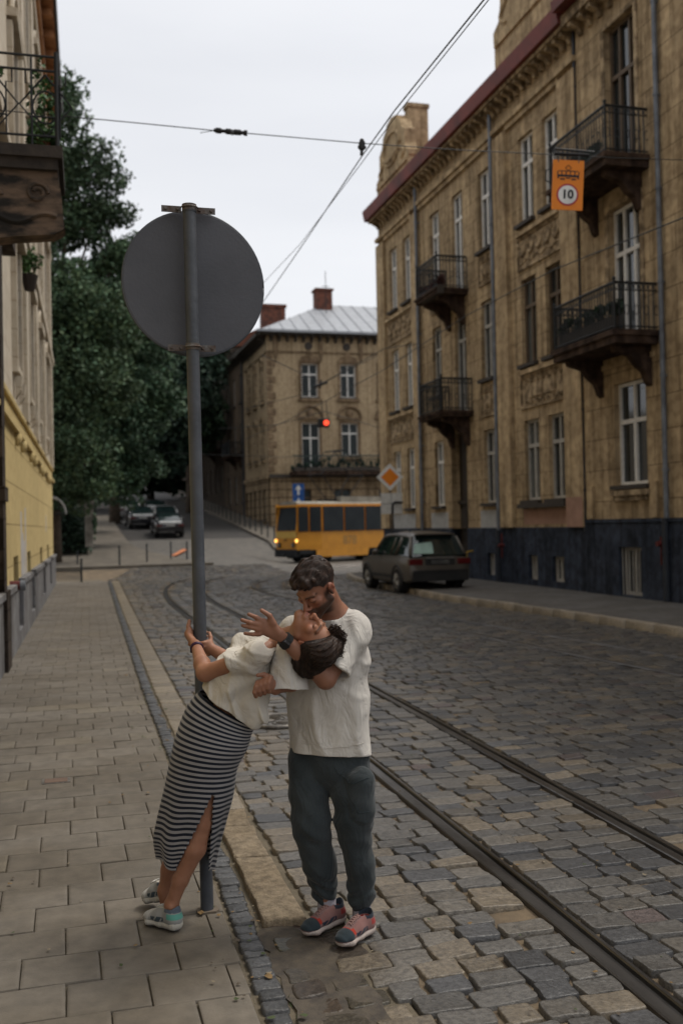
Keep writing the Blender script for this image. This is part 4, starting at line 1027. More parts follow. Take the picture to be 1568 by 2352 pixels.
# ---------------- darker houses further up the hill road
def hill_house(loc, L_, zt, m, lab, wins, wall_m, roof_m, ridge, balc=()):
    o = empty('hill_house', loc, lab, 'building', 'houses up the hill road', rz=R(90))
    z0 = 0; hs_ = []
    for k in range(wins[0]):
        for z_ in wins[1]: hs_.append((0.9+k*(L_-1.2)/wins[0], 1.9+k*(L_-1.2)/wins[0], z_, z_+2.2))
    mb = MB(); wall(mb, 0, L_, z0, zt, hs_, 0); mb.quad((0, 0, 0), (0, -12, 0), (0, -12, zt), (0, 0, zt)); mb.quad((L_, 0, 0), (L_, -12, 0), (L_, -12, zt), (L_, 0, zt)); mb.build('wall', wall_m, o)
    for h in hs_: window(o, h[0], h[2], h[1]-h[0], h[3]-h[2], 'grey', glass=m_dgl)
    mb = MB(); mb.box(-0.05, L_+0.05, 0, 0.6, zt-0.15, zt+0.12); brackets(mb, 0, L_, zt-0.15, 0.5, 0.7, 0.4); mb.build('cornice', m_sill, o)
    mb = MB(); mb.prism([(0.65, zt+0.13), (-5.5, ridge), (-12, zt+0.13)], 0, 0, L_); mb.build('roof', roof_m, o)
    for (a, b, z_) in balc: balcony(o, a, b, z_, 1.1)
    return o
m_h1 = facade_mat('brown_house', (0.16, 0.12, 0.085), (0.09, 0.07, 0.05), scale=0.8); m_h2 = facade_mat('dark_house', (0.11, 0.085, 0.065), (0.06, 0.05, 0.04), scale=0.8)
mrt = mat('rust_tiles', (0.20, 0.075, 0.045), 0.85, (0.11, 0.05, 0.035), 2.0, 0.4, 10)
hill_house((13.3, 75.2, tz(13, 75)-2.9), 10.5, 15.6, None, 'brown three storey house next to the corner house uphill', (3, (4.2, 8.2, 12.0)), m_h1, m_sill, 17.5, [(1.0, 4.5, 7.9)])
hill_house((13.3, 85.8, tz(13, 86)-2.9), 14, 17.0, None, 'dark house with rust red tiled roof rising behind the corner house', (4, (4.6, 8.6, 12.6)), m_h2, mrt, 19.6, [(0.6, 5.5, 8.2), (0.6, 5.5, 12.2)])
hill_house((13.3, 99.9, tz(13, 100)-2.9), 25, 16.0, None, 'farthest dark house on the hill road, half hidden by trees', (6, (4.6, 8.6, 12.6)), m_h2, m_sill, 19, [(2, 9, 8.2)])
o = empty('brick_chimney_stack', (17.5, 84.0, 15.5), 'wide red brick chimney stack behind the left end of the pale roof', 'chimney')
mb = MB(); mb.box(-1.0, 1.0, -0.6, 0.6, -2.5, 5.2); mb.build('stack', MATS['red_brick'], o); mb = MB(); mb.box(-1.1, 1.1, -0.7, 0.7, 5.2, 5.45); mb.build('cap', MATS['red_brick'], o)
# ================================================================== vehicles
m_tyre = mat('tyre_rubber', (0.02, 0.02, 0.021), 0.85); m_rim = mat('alloy', (0.32, 0.31, 0.29), 0.35, metal=0.7)
m_tail = mat('tail_lamp', (0.09, 0.008, 0.008), 0.15, spec=0.6); m_plate = mat('number_plate', (0.48, 0.48, 0.46), 0.4)
m_cglass = mat('car_glass', (0.012, 0.022, 0.022), 0.05, (0.008, 0.015, 0.015), 3, spec=0.9); m_blkp = mat('black_plastic', (0.02, 0.02, 0.02), 0.6)
def text_mesh(name, s, size, m, parent, loc, rot=(R(90), 0, 0), ext=0.003, align='CENTER', off=0.0):
    cu_ = bpy.data.curves.new(name, 'FONT'); cu_.body = s; cu_.size = size; cu_.extrude = ext; cu_.align_x = align; cu_.align_y = 'CENTER'; cu_.offset = off
    ob = bpy.data.objects.new(name, cu_); COL.objects.link(ob); dg = bpy.context.evaluated_depsgraph_get()
    me = bpy.data.meshes.new_from_object(ob.evaluated_get(dg)); bpy.data.objects.remove(ob); me.materials.clear(); me.materials.append(m)
    o = bpy.data.objects.new(name, me); COL.objects.link(o); o.parent = parent; o.location = loc; o.rotation_euler = rot
    return o
def loft(mb, secs):
    k = len(secs[0]); n = len(mb.v)
    for s in secs: mb.v += s
    for i in range(len(secs)-1):
        for j in range(k-1):
            a = n+i*k+j; mb.f.append((a, a+1, a+k+1, a+k)); mb.m.append(mb.cur)
    mb.f.append(tuple(range(n, n+k))); mb.m.append(mb.cur)
    e = n+(len(secs)-1)*k; mb.f.append(tuple(range(e+k-1, e-1, -1))); mb.m.append(mb.cur)
def car(label, cat, paint, low, top, wh, name='parked_car', group=None, tail=None, plate_z=0.85, suv=False, roofm=None, pillars=True):
    """low: (x, zb, zt, halfwidth); top: (x, zbase, ztop, wbase, wtop)"""
    o = empty(name, (0, 0, 0), label, cat, group)
    mb = MB(); secs = []
    for x, zb, zt, w_ in low:
        h_ = zt-zb; half = [(w_*0.86, zb), (w_*0.97, zb+0.05*h_+0.02), (w_, zb+0.35*h_), (w_*1.0, zb+0.62*h_), (w_*0.985, zt-0.14*h_), (w_*0.94, zt-0.03*h_), (w_*0.8, zt+0.0), (w_*0.4, zt+0.02), (0, zt+0.028)]
        secs.append([(x, -a, b) for a, b in half]+[(x, a, b) for a, b in half[::-1][1:]])
    loft(mb, secs); mb.build('body', paint, o, smooth=True).modifiers.new('es', 'EDGE_SPLIT')
    mb = MB(); secs = []
    for x, zb, zt, wb, wt in top:
        half = [(wb, zb), (wb*0.99, zb+0.04), (wt+0.03, zt-0.09), (wt-0.05, zt-0.02), (wt*0.5, zt+0.01), (0, zt+0.015)]
        secs.append([(x, -a, b) for a, b in half]+[(x, a, b) for a, b in half[::-1][1:]])
    loft(mb, secs); mb.build('windows', m_cglass, o, smooth=True).modifiers.new('es', 'EDGE_SPLIT')
    # roof skin over the glass and painted pillars
    mb = MB(); secs = []
    for x, zb, zt, wb, wt in top:
        if zt-zb < 0.4: continue
        half = [(wt+0.045, zt-0.10), (wt+0.03, zt-0.05), (wt-0.05, zt-0.008), (wt*0.5, zt+0.025), (0, zt+0.032)]
        secs.append([(x, -a, b) for a, b in half]+[(x, a, b) for a, b in half[::-1][1:]])
    loft(mb, secs); mb.build('roof', roofm or paint, o, smooth=True).modifiers.new('es', 'EDGE_SPLIT')
    T = top
    def pill(x0, z0, x1, z1, r_=0.035):
        for sg in (-1, 1):
            mb = MB()
            y0 = np.interp(x0, [t[0] for t in T], [t[3] for t in T]); y1 = np.interp(x1, [t[0] for t in T], [t[4] for t in T])
            mb.tube([(x0, sg*(y0-0.005), z0), (x1, sg*(y1+0.025), z1)], r_, 6); mb.build('pillar', paint, o, smooth=True)
    full = [t for t in T if t[2]-t[1] >= 0.4]
    pill(T[0][0]+0.06, T[0][1], full[0][0]+0.03, full[0][2]-0.06, 0.055); pill(T[-1][0]-0.03, T[-1][1], full[-1][0], full[-1][2]-0.06, 0.04)
    zb_ = T[1][1]
    xm = (full[0][0]+full[-1][0])/2
    pill(xm+0.12, zb_, xm, full[0][2]-0.07, 0.04)
    if suv: pill(full[0][0]+0.72, zb_, full[0][0]+0.58, full[0][2]-0.07, 0.065)
    for (x, r_) in wh:
        for sg in (-1, 1):
            yw = np.interp(x, [l[0] for l in low], [l[3] for l in low])
            mb = MB(); mb.tube([(x, sg*(yw-0.25), r_), (x, sg*(yw-0.03), r_), (x, sg*(yw+0.006), r_)], [r_, r_, r_*0.94], 28); wo = mb.build('wheel', m_tyre, o)
            mb = MB(); mb.tube([(x, sg*(yw-0.05), r_), (x, sg*(yw+0.012), r_)], r_*0.62, 24)
            for k in range(5):
                a = k*1.2566; mb.tube([(x, sg*(yw+0.018), r_), (x+r_*0.58*math.cos(a), sg*(yw+0.014), r_+r_*0.58*math.sin(a))], 0.03, 5)
            mb.build('rim', m_rim, wo)
            mb = MB(); mb.tube([(x+(r_+0.055)*math.cos(a), sg*(yw-0.01), r_+0.01+(r_+0.055)*math.sin(a)) for a in np.linspace(-0.25, math.pi+0.25, 18)], 0.035, 6); mb.build('wheel_arch', m_blkp, o)
    xr = low[0][0]; wr = low[1][3]
    tl = tail or [(wr*0.62, wr*0.99, 0.78, 0.98)]
    for a, b, c, d in tl:
        for sg in (-1, 1):
            mb = MB(); mb.box(low[1][0]-0.045, low[1][0]+0.10, min(sg*a, sg*b), max(sg*a, sg*b), c, d); mb.build('tail_lamp', m_tail, o, bevel=0.015)
    mb = MB(); mb.box(low[1][0]-0.05, low[1][0]-0.02, -0.26, 0.26, plate_z-0.055, plate_z+0.055); mb.build('number_plate', m_plate, o)
    for sg in (-1, 1):
        mb = MB(); xm_ = T[-2][0]+0.1; mb.ball((xm_, sg*(T[-2][3]+0.10), T[-2][1]+0.10), 0.07, 0.10, 0.075, 10, 7); mb.build('mirror', paint, o, smooth=True)
        mb = MB(); mb.box(low[-2][0]-0.02, low[-2][0]+0.06, min(sg*0.42, sg*0.72), max(sg*0.42, sg*0.72), 0.62, 0.76); mb.build('headlight', m_plate, o)
    return o
m_suv = mat('taupe_metallic_paint', (0.105, 0.09, 0.074), 0.30, (0.085, 0.073, 0.06), 3, metal=0.35, spec=0.6)
suv = car('taupe suv parked half on the right pavement beside the tan house, seen from behind', 'suv', m_suv,
          [(-2.30, 0.48, 0.70, 0.74), (-2.25, 0.36, 0.98, 0.865), (-2.05, 0.30, 1.05, 0.905), (-1.3, 0.28, 1.07, 0.915), (0, 0.27, 1.05, 0.92), (1.0, 0.27, 1.02, 0.915), (1.3, 0.27, 1.0, 0.91), (1.9, 0.30, 0.92, 0.88), (2.2, 0.36, 0.80, 0.78), (2.28, 0.44, 0.66, 0.64)],
          [(-2.20, 1.02, 1.04, 0.80, 0.78), (-1.86, 1.05, 1.60, 0.83, 0.63), (-1.6, 1.05, 1.655, 0.85, 0.655), (-0.6, 1.05, 1.68, 0.86, 0.67), (0.2, 1.03, 1.64, 0.86, 0.66), (0.95, 1.01, 1.06, 0.83, 0.78)],
          [(-1.33, 0.35), (1.29, 0.35)], name='parked_suv', tail=[(0.50, 0.885, 0.80, 0.96)], plate_z=0.88, suv=True)
suv.location = (9.68, 27.50, 0.0); suv.rotation_euler = (R(0), R(0), R(90.8))
suv.rotation_euler = (0, 0, R(91.0)); suv.location[2] = 0.0
mb = MB(); mb.box(-2.33, -2.18, -0.80, 0.80, 0.36, 0.62); mb.box(-2.345, -2.33, -0.78, 0.78, 0.625, 0.66); mb.build('rear_bumper', m_blkp, suv, bevel=0.03)
mb = MB(); mb.box(-2.30, -2.255, -0.42, 0.42, 0.79, 0.97); mb.build('plate_recess', m_blkp, suv)
mb = MB(); mb.box(-2.325, -2.29, -0.40, 0.40, 0.965, 1.0); mb.build('chrome_strip', m_rim, suv)
mb = MB()
for sg in (-1, 1): mb.tube([(-1.65, sg*0.60, 1.69), (-1.5, sg*0.60, 1.73), (-0.2, sg*0.60, 1.74), (0.05, sg*0.60, 1.69)], 0.018, 6)
mb.build('roof_rails', m_blkp, suv)
mb = MB(); mb.box(-2.02, -1.80, -0.55, 0.55, 1.60, 1.635); mb.build('spoiler', m_suv, suv, bevel=0.01)
mb = MB()
for s in (-0.92,): mb.box(-1.0, 1.0, s-0.012, s+0.0, 0.42, 0.50); mb.box(-1.0, 1.0, 0.92, 0.932, 0.42, 0.50)
mb.build('side_moulding', m_blkp, suv)
mb = MB(); mb.tube([(-2.19, -0.1, 1.08), (-2.05, 0.28, 1.25)], 0.012, 5); mb.build('rear_wiper', m_blkp, suv)
# pale green sheet lying just outside the rear window glass
mb = MB(); th_ = math.atan2(0.56, 0.34)
def rg(y_, t, o_=0.012): # point on rear glass plane
    x = -2.20+0.34*t-o_*math.sin(th_); z_ = 1.03+0.56*t+o_*math.cos(th_); return (x, y_, z_)
mb.quad(rg(0.72, 0.12), rg(0.12, 0.12), rg(0.06, 0.68), rg(0.62, 0.60)); 
mb.quad(rg(0.72, 0.12, 0.006), rg(0.12, 0.12, 0.006), rg(0.06, 0.68, 0.006), rg(0.62, 0.60, 0.006)); mb.build('rear_window_sheet', mat('pale_green_sheet', (0.34, 0.48, 0.42), 0.5), suv)

# parked cars up the hill road
m_dk = mat('dark_car_paint', (0.015, 0.016, 0.02), 0.18, spec=0.8, metal=0.2); m_gr = mat('silver_car_paint', (0.38, 0.38, 0.38), 0.3, metal=0.4); m_bd = mat('maroon_car_paint', (0.07, 0.02, 0.02), 0.25)
def sedan(label, paint):
    return car(label, 'car', paint,
          [(-2.25, 0.42, 0.70, 0.70), (-2.2, 0.32, 0.90, 0.82), (-2.0, 0.28, 0.98, 0.86), (-1.3, 0.26, 1.0, 0.875), (0, 0.25, 0.96, 0.88), (1.0, 0.25, 0.94, 0.875), (1.9, 0.28, 0.82, 0.84), (2.2, 0.34, 0.70, 0.72)],
          [(-1.75, 0.98, 1.0, 0.76, 0.74), (-1.15, 0.98, 1.38, 0.80, 0.60), (-0.6, 0.97, 1.43, 0.81, 0.63), (0.1, 0.96, 1.40, 0.81, 0.62), (0.85, 0.94, 0.98, 0.79, 0.74)],
          [(-1.32, 0.31), (1.28, 0.31)], group='cars parked on the hill road', plate_z=0.80, tail=[(0.48, 0.82, 0.72, 0.86)])
def putcar(o, x, y, rz=90):
    s = math.atan((tz(x, y+2)-tz(x, y-2))/4)
    o.location = (x, y, tz(x, y)+0.01); o.rotation_euler = (0, -s, R(rz))
c1 = sedan('dark saloon nearest in the parked row up the hill, with reflection painted on boot lid', m_dk)
mb = MB(); mb.box(-2.18, -1.74, -0.68, 0.68, 0.985, 1.012); mb.box(-2.235, -2.17, -0.66, 0.66, 0.88, 0.99); mb.build('boot_lid_reflection', mat('boot_reflection_paint', (0.62, 0.63, 0.63), 0.3), c1, bevel=0.01)  # pale slab paints a bright reflection onto the dark boot
putcar(c1, 6.1, 62.9)
c2 = sedan('silver car second in the parked row up the hill, roof above the dark one', m_gr); putcar(c2, 6.6, 70.0)
c3 = copy_tree(c1); c3['label'] = 'dark car third in the parked row up the hill'; putcar(c3, 6.5, 76.5)
c4 = copy_tree(c2); c4['label'] = 'pale car at the far left end of the parked cars'; putcar(c4, 4.6, 78.0, 93)
c5 = copy_tree(c1); c5['label'] = 'dark car in the tree shade, left behind the nearest saloon'; putcar(c5, 4.9, 69.5, 92)

# ================================================================== tram
m_ty = mat('tram_yellow', (0.60, 0.265, 0.018), 0.42, (0.50, 0.215, 0.015), 2.5, spec=0.45); m_cream = mat('tram_cream_yellow', (0.62, 0.40, 0.09), 0.45)
m_under = mat('tram_underframe', (0.012, 0.014, 0.017), 0.7); m_troof = mat('tram_roof', (0.30, 0.28, 0.23), 0.6, (0.2, 0.18, 0.15), 3)
m_tgl = mat('tram_glass', (0.016, 0.022, 0.026), 0.35, (0.010, 0.014, 0.018), 1.5, spec=0.22)
tram = empty('yellow_tram', (11.0, 50.4, 0.02), 'old yellow tram crossing the junction with lit orange front lamps', 'tram', rz=math.atan2(-0.284, -0.959)+R(6))
Lt = 14.5; HW = 1.1; FW = 0.93
# left flank (towards the camera) as walls with real window openings, local x backwards
def MX(a, b):  # frame: x from a to b (2d points), y outward left of travel
    A_ = Vector((a[0], a[1], 0)); B2 = Vector((b[0], b[1], 0)); d = (B2-A_).normalized(); n = Vector((d.y, -d.x, 0))
    return Matrix(((d.x, n.x, 0, A_.x), (d.y, n.y, 0, A_.y), (0, 0, 1, 0), (0, 0, 0, 1)))
def flank(sg):
    hol2 = [(0.08, 0.62, 1.62, 2.86)]; 
    a, b, c = (0, sg*FW), (-1.45, sg*HW), (-Lt, sg*HW)
    L1 = math.hypot(1.45, HW-FW)
    parts = []
    for (p, q, ln, hs_) in ((a, b, L1, [(0.06, 0.66, 1.60, 2.90), (0.74, 1.42, 1.60, 2.90)]), (b, c, Lt-1.45, [(0.08+1.42*k, 0.08+1.42*k+1.34, 1.60, 2.90) for k in range(9)])):
        Mx = MX(p, q)
        if sg > 0: Mx = Mx @ Matrix.Diagonal((1, -1, 1, 1))
        mb = MB(); wall(mb, 0, ln, 0.66, 3.02, hs_, 0, 0.05); mb.box(0, ln, 0.0, 0.015, 0.80, 0.83); xf(mb, Mx); mb.build('side_panel', m_ty, tram)
        for h in hs_:
            mb = MB(); mb.box(h[0]+0.01, h[1]-0.01, -0.06, -0.035, h[2]+0.01, h[3]-0.01); xf(mb, Mx); wo = mb.build('window', m_tgl, tram)
            if h[1]-h[0] > 1: mb = MB(); mb.box(h[0], h[1], -0.034, -0.01, h[3]-0.34, h[3]-0.31); xf(mb, Mx); mb.build('window_rail', m_ty, wo)
flank(1); flank(-1)
# which side of the tram faces us: +y in its own frame
mb = MB(); mb.quad((0, -FW, 0.66), (0, FW, 0.66), (0.03, FW, 1.60), (0.03, -FW, 1.60)); mb.quad((0.03, -FW, 1.6), (0.03, FW, 1.6), (0, FW, 1.6), (0, -FW, 1.6)); mb.build('front_panel', m_ty, tram)
mb = MB(); mb.quad((0.035, -FW+0.01, 1.28), (0.035, FW-0.01, 1.28), (0.045, FW-0.01, 1.60), (0.045, -FW+0.01, 1.60)); mb.build('cream_band', m_cream, tram)
mb = MB(); mb.quad((0.02, -FW+0.05, 1.64), (0.02, FW-0.05, 1.64), (-0.2, FW-0.07, 2.88), (-0.2, -FW+0.07, 2.88)); ws = mb.build('windscreen', m_tgl, tram)
mb = MB()
for sg in (-1, 1): mb.tube([(0.02, sg*(FW-0.02), 1.6), (-0.2, sg*(FW-0.04), 2.9)], 0.045, 6)
mb.tube([(-0.2, -FW, 2.93), (-0.2, FW, 2.93)], 0.07, 6); mb.tube([(0.0, -FW, 1.62), (0.0, FW, 1.62)], 0.03, 6); mb.build('windscreen_frame', m_ty, tram)
mb = MB(); secs = []
for x, w_ in ((-0.16, 0.86), (-0.3, FW), (-1.45, HW), (-Lt, HW)):
    half = [(w_, 2.98), (w_*0.97, 3.05), (w_*0.8, 3.12), (w_*0.4, 3.17), (0, 3.18)]
    secs.append([(x, -a, b) for a, b in half]+[(x, a, b) for a, b in half[::-1][1:]])
loft(mb, secs); mb.build('roof', m_troof, tram, smooth=True).modifiers.new('es', 'EDGE_SPLIT')
mb = MB(); mb.box(-2.9, -5.6, 0.55, 0.9, 3.12, 3.42); mb.box(-6.5, -9, -0.5, 0.6, 3.15, 3.4); mb.build('roof_boxes', m_troof, tram)
mb = MB(); mb.quad((-Lt, -HW, 0.66), (-Lt, HW, 0.66), (-Lt, HW, 3.02), (-Lt, -HW, 3.02)); mb.build('rear_panel', m_ty, tram)
mb = MB(); mb.box(-Lt+0.1, -0.1, -HW+0.08, HW-0.08, 0.45, 0.68); mb.build('floor', m_under, tram)
mb = MB()
for sg in (-1, 1):
    y0, y1 = (HW-0.03, HW+0.005) if sg > 0 else (-HW-0.005, -HW+0.03)
    mb.prism([(-0.75, 0.655), (-1.0, 0.28), (-4.1, 0.28), (-4.3, 0.655)], 1, y0, y1) if False else mb.prism([(-1.1, 0.655), (-1.1, 0.28), (-4.5, 0.28), (-4.6, 0.655)], 1, y0, y1)
    mb.prism([(-7.5, 0.655), (-7.5, 0.3), (-13.0, 0.3), (-13.1, 0.655)], 1, y0, y1)
mb.build('skirt', m_ty, tram)
mb = MB(); mb.box(-0.25, 0.16, -FW+0.02, FW-0.02, 0.30, 0.70); mb.box(0.05, 0.30, -0.15, 0.15, 0.32, 0.45); mb.build('bumper', m_under, tram, bevel=0.04)
for xb in (-1.6, -5.8, -12.0):
    for dx in (-0.55, 0.55):
        for sg in (-1, 1):
            mb = MB(); mb.tube([(xb+dx, sg*0.5, 0.33), (xb+dx, sg*0.62, 0.33)], 0.33, 20); mb.build('wheel', m_under, tram)
mb = MB(); mb.box(-6.9, -4.7, -0.75, 0.75, 0.18, 0.62); mb.box(-2.4, -0.5, -0.7, 0.7, 0.2, 0.62); mb.build('bogie_frame', m_under, tram)
m_lamp = mat('lit_amber_lamp', (1.0, 0.50, 0.10), 0.3, (1.0, 0.5, 0.1), emit=2.2)
for sg in (-1, 1):
    mb = MB(); mb.ball((0.05 if sg < 0 else 0.02, sg*(FW-0.02), 1.14), 0.07, 0.075, 0.09, 12, 8); mb.build('indicator_lamp', m_lamp, tram, smooth=True)
    mb = MB(); mb.tube([(0.02, sg*0.62, 0.92), (0.07, sg*0.62, 0.92)], 0.13, 20); hl_ = mb.build('headlight', m_under, tram)
    mb = MB(); mb.tube([(0.06, sg*0.62, 0.92), (0.085, sg*0.62, 0.92)], 0.075, 16); mb.build('lens', m_rim, hl_)
mb = MB(); mb.tube([(0.05, 0.2, 1.66), (0.0, -0.25, 2.1)], 0.012, 5); mb.build('wiper', m_blkp, tram)
m_fade = mat('faded_number', (0.36, 0.21, 0.07), 0.6)
text_mesh('fleet_number', '878', 0.62, m_fade, tram, (-3.3, HW+0.004, 1.10), (R(90), 0, R(180)), off=0.01)
text_mesh('front_number', '878', 0.17, m_under, tram, (0.05, -0.05, 1.17), (R(90), 0, R(90)))
mb = MB(); zc = 3.4
for sg in (-1, 1):
    mb.tube([(-3.0, sg*0.5, 3.3), (-1.9, sg*0.6, 4.6), (-2.9, sg*0.5, 5.85)], 0.025, 6); mb.tube([(-3.6, sg*0.5, 3.3), (-4.7, sg*0.6, 4.6), (-3.7, sg*0.5, 5.85)], 0.025, 6)
mb.tube([(-1.9, -0.6, 4.6), (-1.9, 0.6, 4.6)], 0.025, 6); mb.tube([(-4.7, -0.6, 4.6), (-4.7, 0.6, 4.6)], 0.025, 6); mb.tube([(-3.3, -0.9, 5.9), (-3.3, 0.9, 5.9)], 0.04, 6); mb.tube([(-2.9, 0, 5.85), (-3.7, 0, 5.85)], 0.03, 6)
mb.box(-4.2, -2.4, -0.55, 0.55, 3.22, 3.3); mb.build('pantograph', m_under, tram)

# ================================================================== signs, poles and wires
m_steel = mat('galvanised_steel', (0.11, 0.115, 0.125), 0.5, (0.07, 0.075, 0.085), 5, 0.2, 40, metal=0.35, stretch=(3, 3, 0.6))
m_polp = mat('grey_pole_paint', (0.075, 0.082, 0.095), 0.5, (0.05, 0.056, 0.066), 7, 0.25, 35, spec=0.4)
m_disc = mat('grey_sign_back', (0.082, 0.084, 0.096), 0.5, (0.064, 0.066, 0.076), 2.5, 0.15, 60, spec=0.3)
m_rust = mat('rusty_clamp', (0.15, 0.145, 0.14), 0.6, (0.09, 0.06, 0.045), 22, 0.4, 60, metal=0.3)
PX, PY = 0.652, 5.02
rs = empty('road_sign', (PX, PY, 0), 'tall grey pole with a big round sign seen from the back, gripped by the woman', 'road sign')
top = Q(435, 487, 5.0); lean = (top[0]-PX, top[1]-PY); ht = top[2]
mb = MB(); mb.tube([(0, 0, -0.05), (lean[0]*0.5, lean[1]*0.5, ht*0.5), (lean[0], lean[1], ht)], 0.0325, 24); mb.tube([(lean[0], lean[1], ht-0.001), (lean[0], lean[1], ht+0.012)], 0.035, 24)
o = mb.build('pole', m_polp, rs, smooth=True); o.modifiers.new('es', 'EDGE_SPLIT')
mb = MB(); n_ = 26
ctr = Q(447, 652, 5.09); rad = 0.358
axn = Vector((math.sin(R(-4)), math.cos(R(-4)), 0.0))     # sign normal, facing away up the street
ax_u = Vector((axn.y, -axn.x, 0)); ax_v = Vector((0, 0, 1))
cc = Vector(ctr)-Vector((PX, PY, 0))
k = 72
def dp(r_, a, d_): return tuple(cc+ax_u*r_*math.cos(a)+ax_v*r_*1.02*math.sin(a)+axn*d_)
n0 = len(mb.v)
ringsd = [(0.0001, 0.0), (rad-0.012, 0.0), (rad, 0.0), (rad+0.004, 0.004), (rad+0.004, 0.022), (rad-0.004, 0.022), (rad-0.006, 0.006), (0.0001, 0.006)]
for r_, d_ in ringsd:
    for i in range(k): mb.v.append(dp(r_, 2*math.pi*i/k, d_-0.0))
for q in range(len(ringsd)-1):
    for i in range(k):
        a = n0+q*k+i; b = n0+q*k+(i+1) % k; mb.f.append((a, b, b+k, a+k)); mb.m.append(0)
mb.build('sign_disc', m_disc, rs, smooth=True).modifiers.new('es', 'EDGE_SPLIT')
mb = MB(); mb.tube([dp(rad+0.004, a, 0.008) for a in np.linspace(0, 2*math.pi, 73)], 0.007, 6); mb.build('sign_rim', m_polp, rs, smooth=True)
for zc_ in (rad*0.985, -rad*0.93):
    t_ = (cc.z+zc_*1.02)/ht; pc = Vector((lean[0]*t_, lean[1]*t_, cc.z+zc_*1.02))
    mb = MB()
    w1_ = 0.135 if zc_ > 0 else 0.12
    mb.tube([pc+Vector((0.042*math.cos(a), 0.042*math.sin(a), 0)) for a in np.linspace(R(180), R(360), 12)], 0.004, 6)
    for sg in (-1, 1):
        p_ = [pc+Vector((sg*0.036, 0, 0)), pc+Vector((sg*0.036, 0, 0))]
        x0_, x1_ = (0.036, w1_) if sg > 0 else (-w1_, -0.036)
        mb.box(pc.x+x0_, pc.x+x1_, pc.y+0.030, pc.y+0.036, pc.z-0.016, pc.z+0.016)
        mb.tube([(pc.x+sg*0.055, pc.y+0.015, pc.z), (pc.x+sg*0.055, pc.y+0.045, pc.z)], 0.008, 6); mb.tube([(pc.x+sg*w1_*0.85, pc.y+0.018, pc.z), (pc.x+sg*w1_*0.85, pc.y+0.045, pc.z)], 0.008, 6)
    # band round the pole
    ring = [(pc.x+0.0365*math.cos(a), pc.y+0.0365*math.sin(a)) for a in np.linspace(0, 2*math.pi, 21)[:-1]]
    mb.prism(ring, 2, pc.z-0.016, pc.z+0.016); mb.build('clamp', m_rust, rs)
mb = MB(); mb.prism([(0.06*math.cos(a)+random.uniform(-0.01, 0.01), 0.05*math.sin(a)+random.uniform(-0.01, 0.01)) for a in np.linspace(0, 6.28, 13)[:-1]], 2, 0.0, 0.014); mb.build('footing', mat('rough_mortar', (0.16, 0.13, 0.10), 0.95), rs)

# frame helper for small plates facing the camera side of the street
def face_obj(name, loc, rz, tilt=0, **k):
    o = empty(name, tuple(loc), **k); o.rotation_euler = (0, tilt, rz); return o
m_white = mat('sign_white', (0.80, 0.80, 0.78), 0.45); m_or = mat('sign_orange', (0.80, 0.24, 0.012), 0.45, (0.74, 0.21, 0.01)); m_sb = mat('sign_black', (0.02, 0.02, 0.022), 0.5)
m_sred = mat('sign_red', (0.45, 0.03, 0.045), 0.45); m_blue = mat('sign_blue', (0.02, 0.10, 0.34), 0.45)
# hanging "tram 10" plate: local x right, z up, faces -y
tc_ = Q(1303, 425, 13.7)
ts = face_obj('hanging_tram_sign', tc_, R(-14), R(3.6), label='orange plate with a tram picture above a 10 limit, hanging on the span wire', cat='road sign')
W2, H2_ = 0.215, 0.345
mb = MB(); mb.prism([(-W2, -H2_), (W2, -H2_), (W2, H2_), (-W2, H2_)], 1, 0, 0.012); mb.build('plate', m_or, ts)
mb = MB(); mb.cyl((0.0, -0.003, -0.135), (0.0, -0.001, -0.135), 0.152, 40); mb.build('limit_ring', m_sred, ts)
mb = MB(); mb.cyl((0.0, -0.006, -0.135), (0.0, -0.0035, -0.135), 0.128, 40); mb.build('limit_field', m_white, ts)
text_mesh('digits', '10', 0.165, m_sb, ts, (0.0, -0.0085, -0.135), ext=0.0015, off=0.006)
mb = MB(); y0, y1 = -0.004, -0.0005
def rc2(a, b, c, d): mb.box(a, b, y0, y1, c, d)
rc2(-0.15, 0.15, 0.110, 0.142); rc2(-0.15, -0.128, 0.088, 0.110); rc2(0.128, 0.15, 0.088, 0.110)
rc2(-0.135, 0.135, 0.188, 0.198)
for x in (-0.145, -0.09, -0.03, 0.03, 0.09, 0.145): rc2(x-0.007, x+0.007, 0.142, 0.188)
rc2(-0.11, -0.045, 0.070, 0.090); rc2(0.045, 0.11, 0.070, 0.090); rc2(-0.03, 0.03, 0.088, 0.1)
for sg in (-1, 1): mb.tube([(0, -0.003, 0.275), (sg*0.042, -0.003, 0.235), (0, -0.003, 0.198)], 0.005, 5)
mb.build('tram_pictogram', m_sb, ts)
for sg in (-1, 1):
    mb = MB(); mb.tube([(sg*0.14, 0.006, H2_-0.035), (sg*0.14, 0.004, H2_+0.08), (sg*0.14+0.01, 0.0, H2_+0.12)], 0.010, 6); mb.build('hook', m_steel, ts)
mb = MB(); mb.tube([(-0.2, 0, H2_+0.085), (0.28, 0, H2_+0.085)], 0.020, 8); mb.tube([(-0.2, 0, H2_+0.15), (0.35, 0, H2_+0.13)], 0.012, 6); mb.tube([(-0.24, 0, H2_+0.1), (-0.25, 0, 0.22), (-0.31, 0, 0.18), (-0.31, 0, 0.05), (-0.24, 0, 0.02)], 0.010, 6); mb.build('carrier_bar', m_sb, ts)
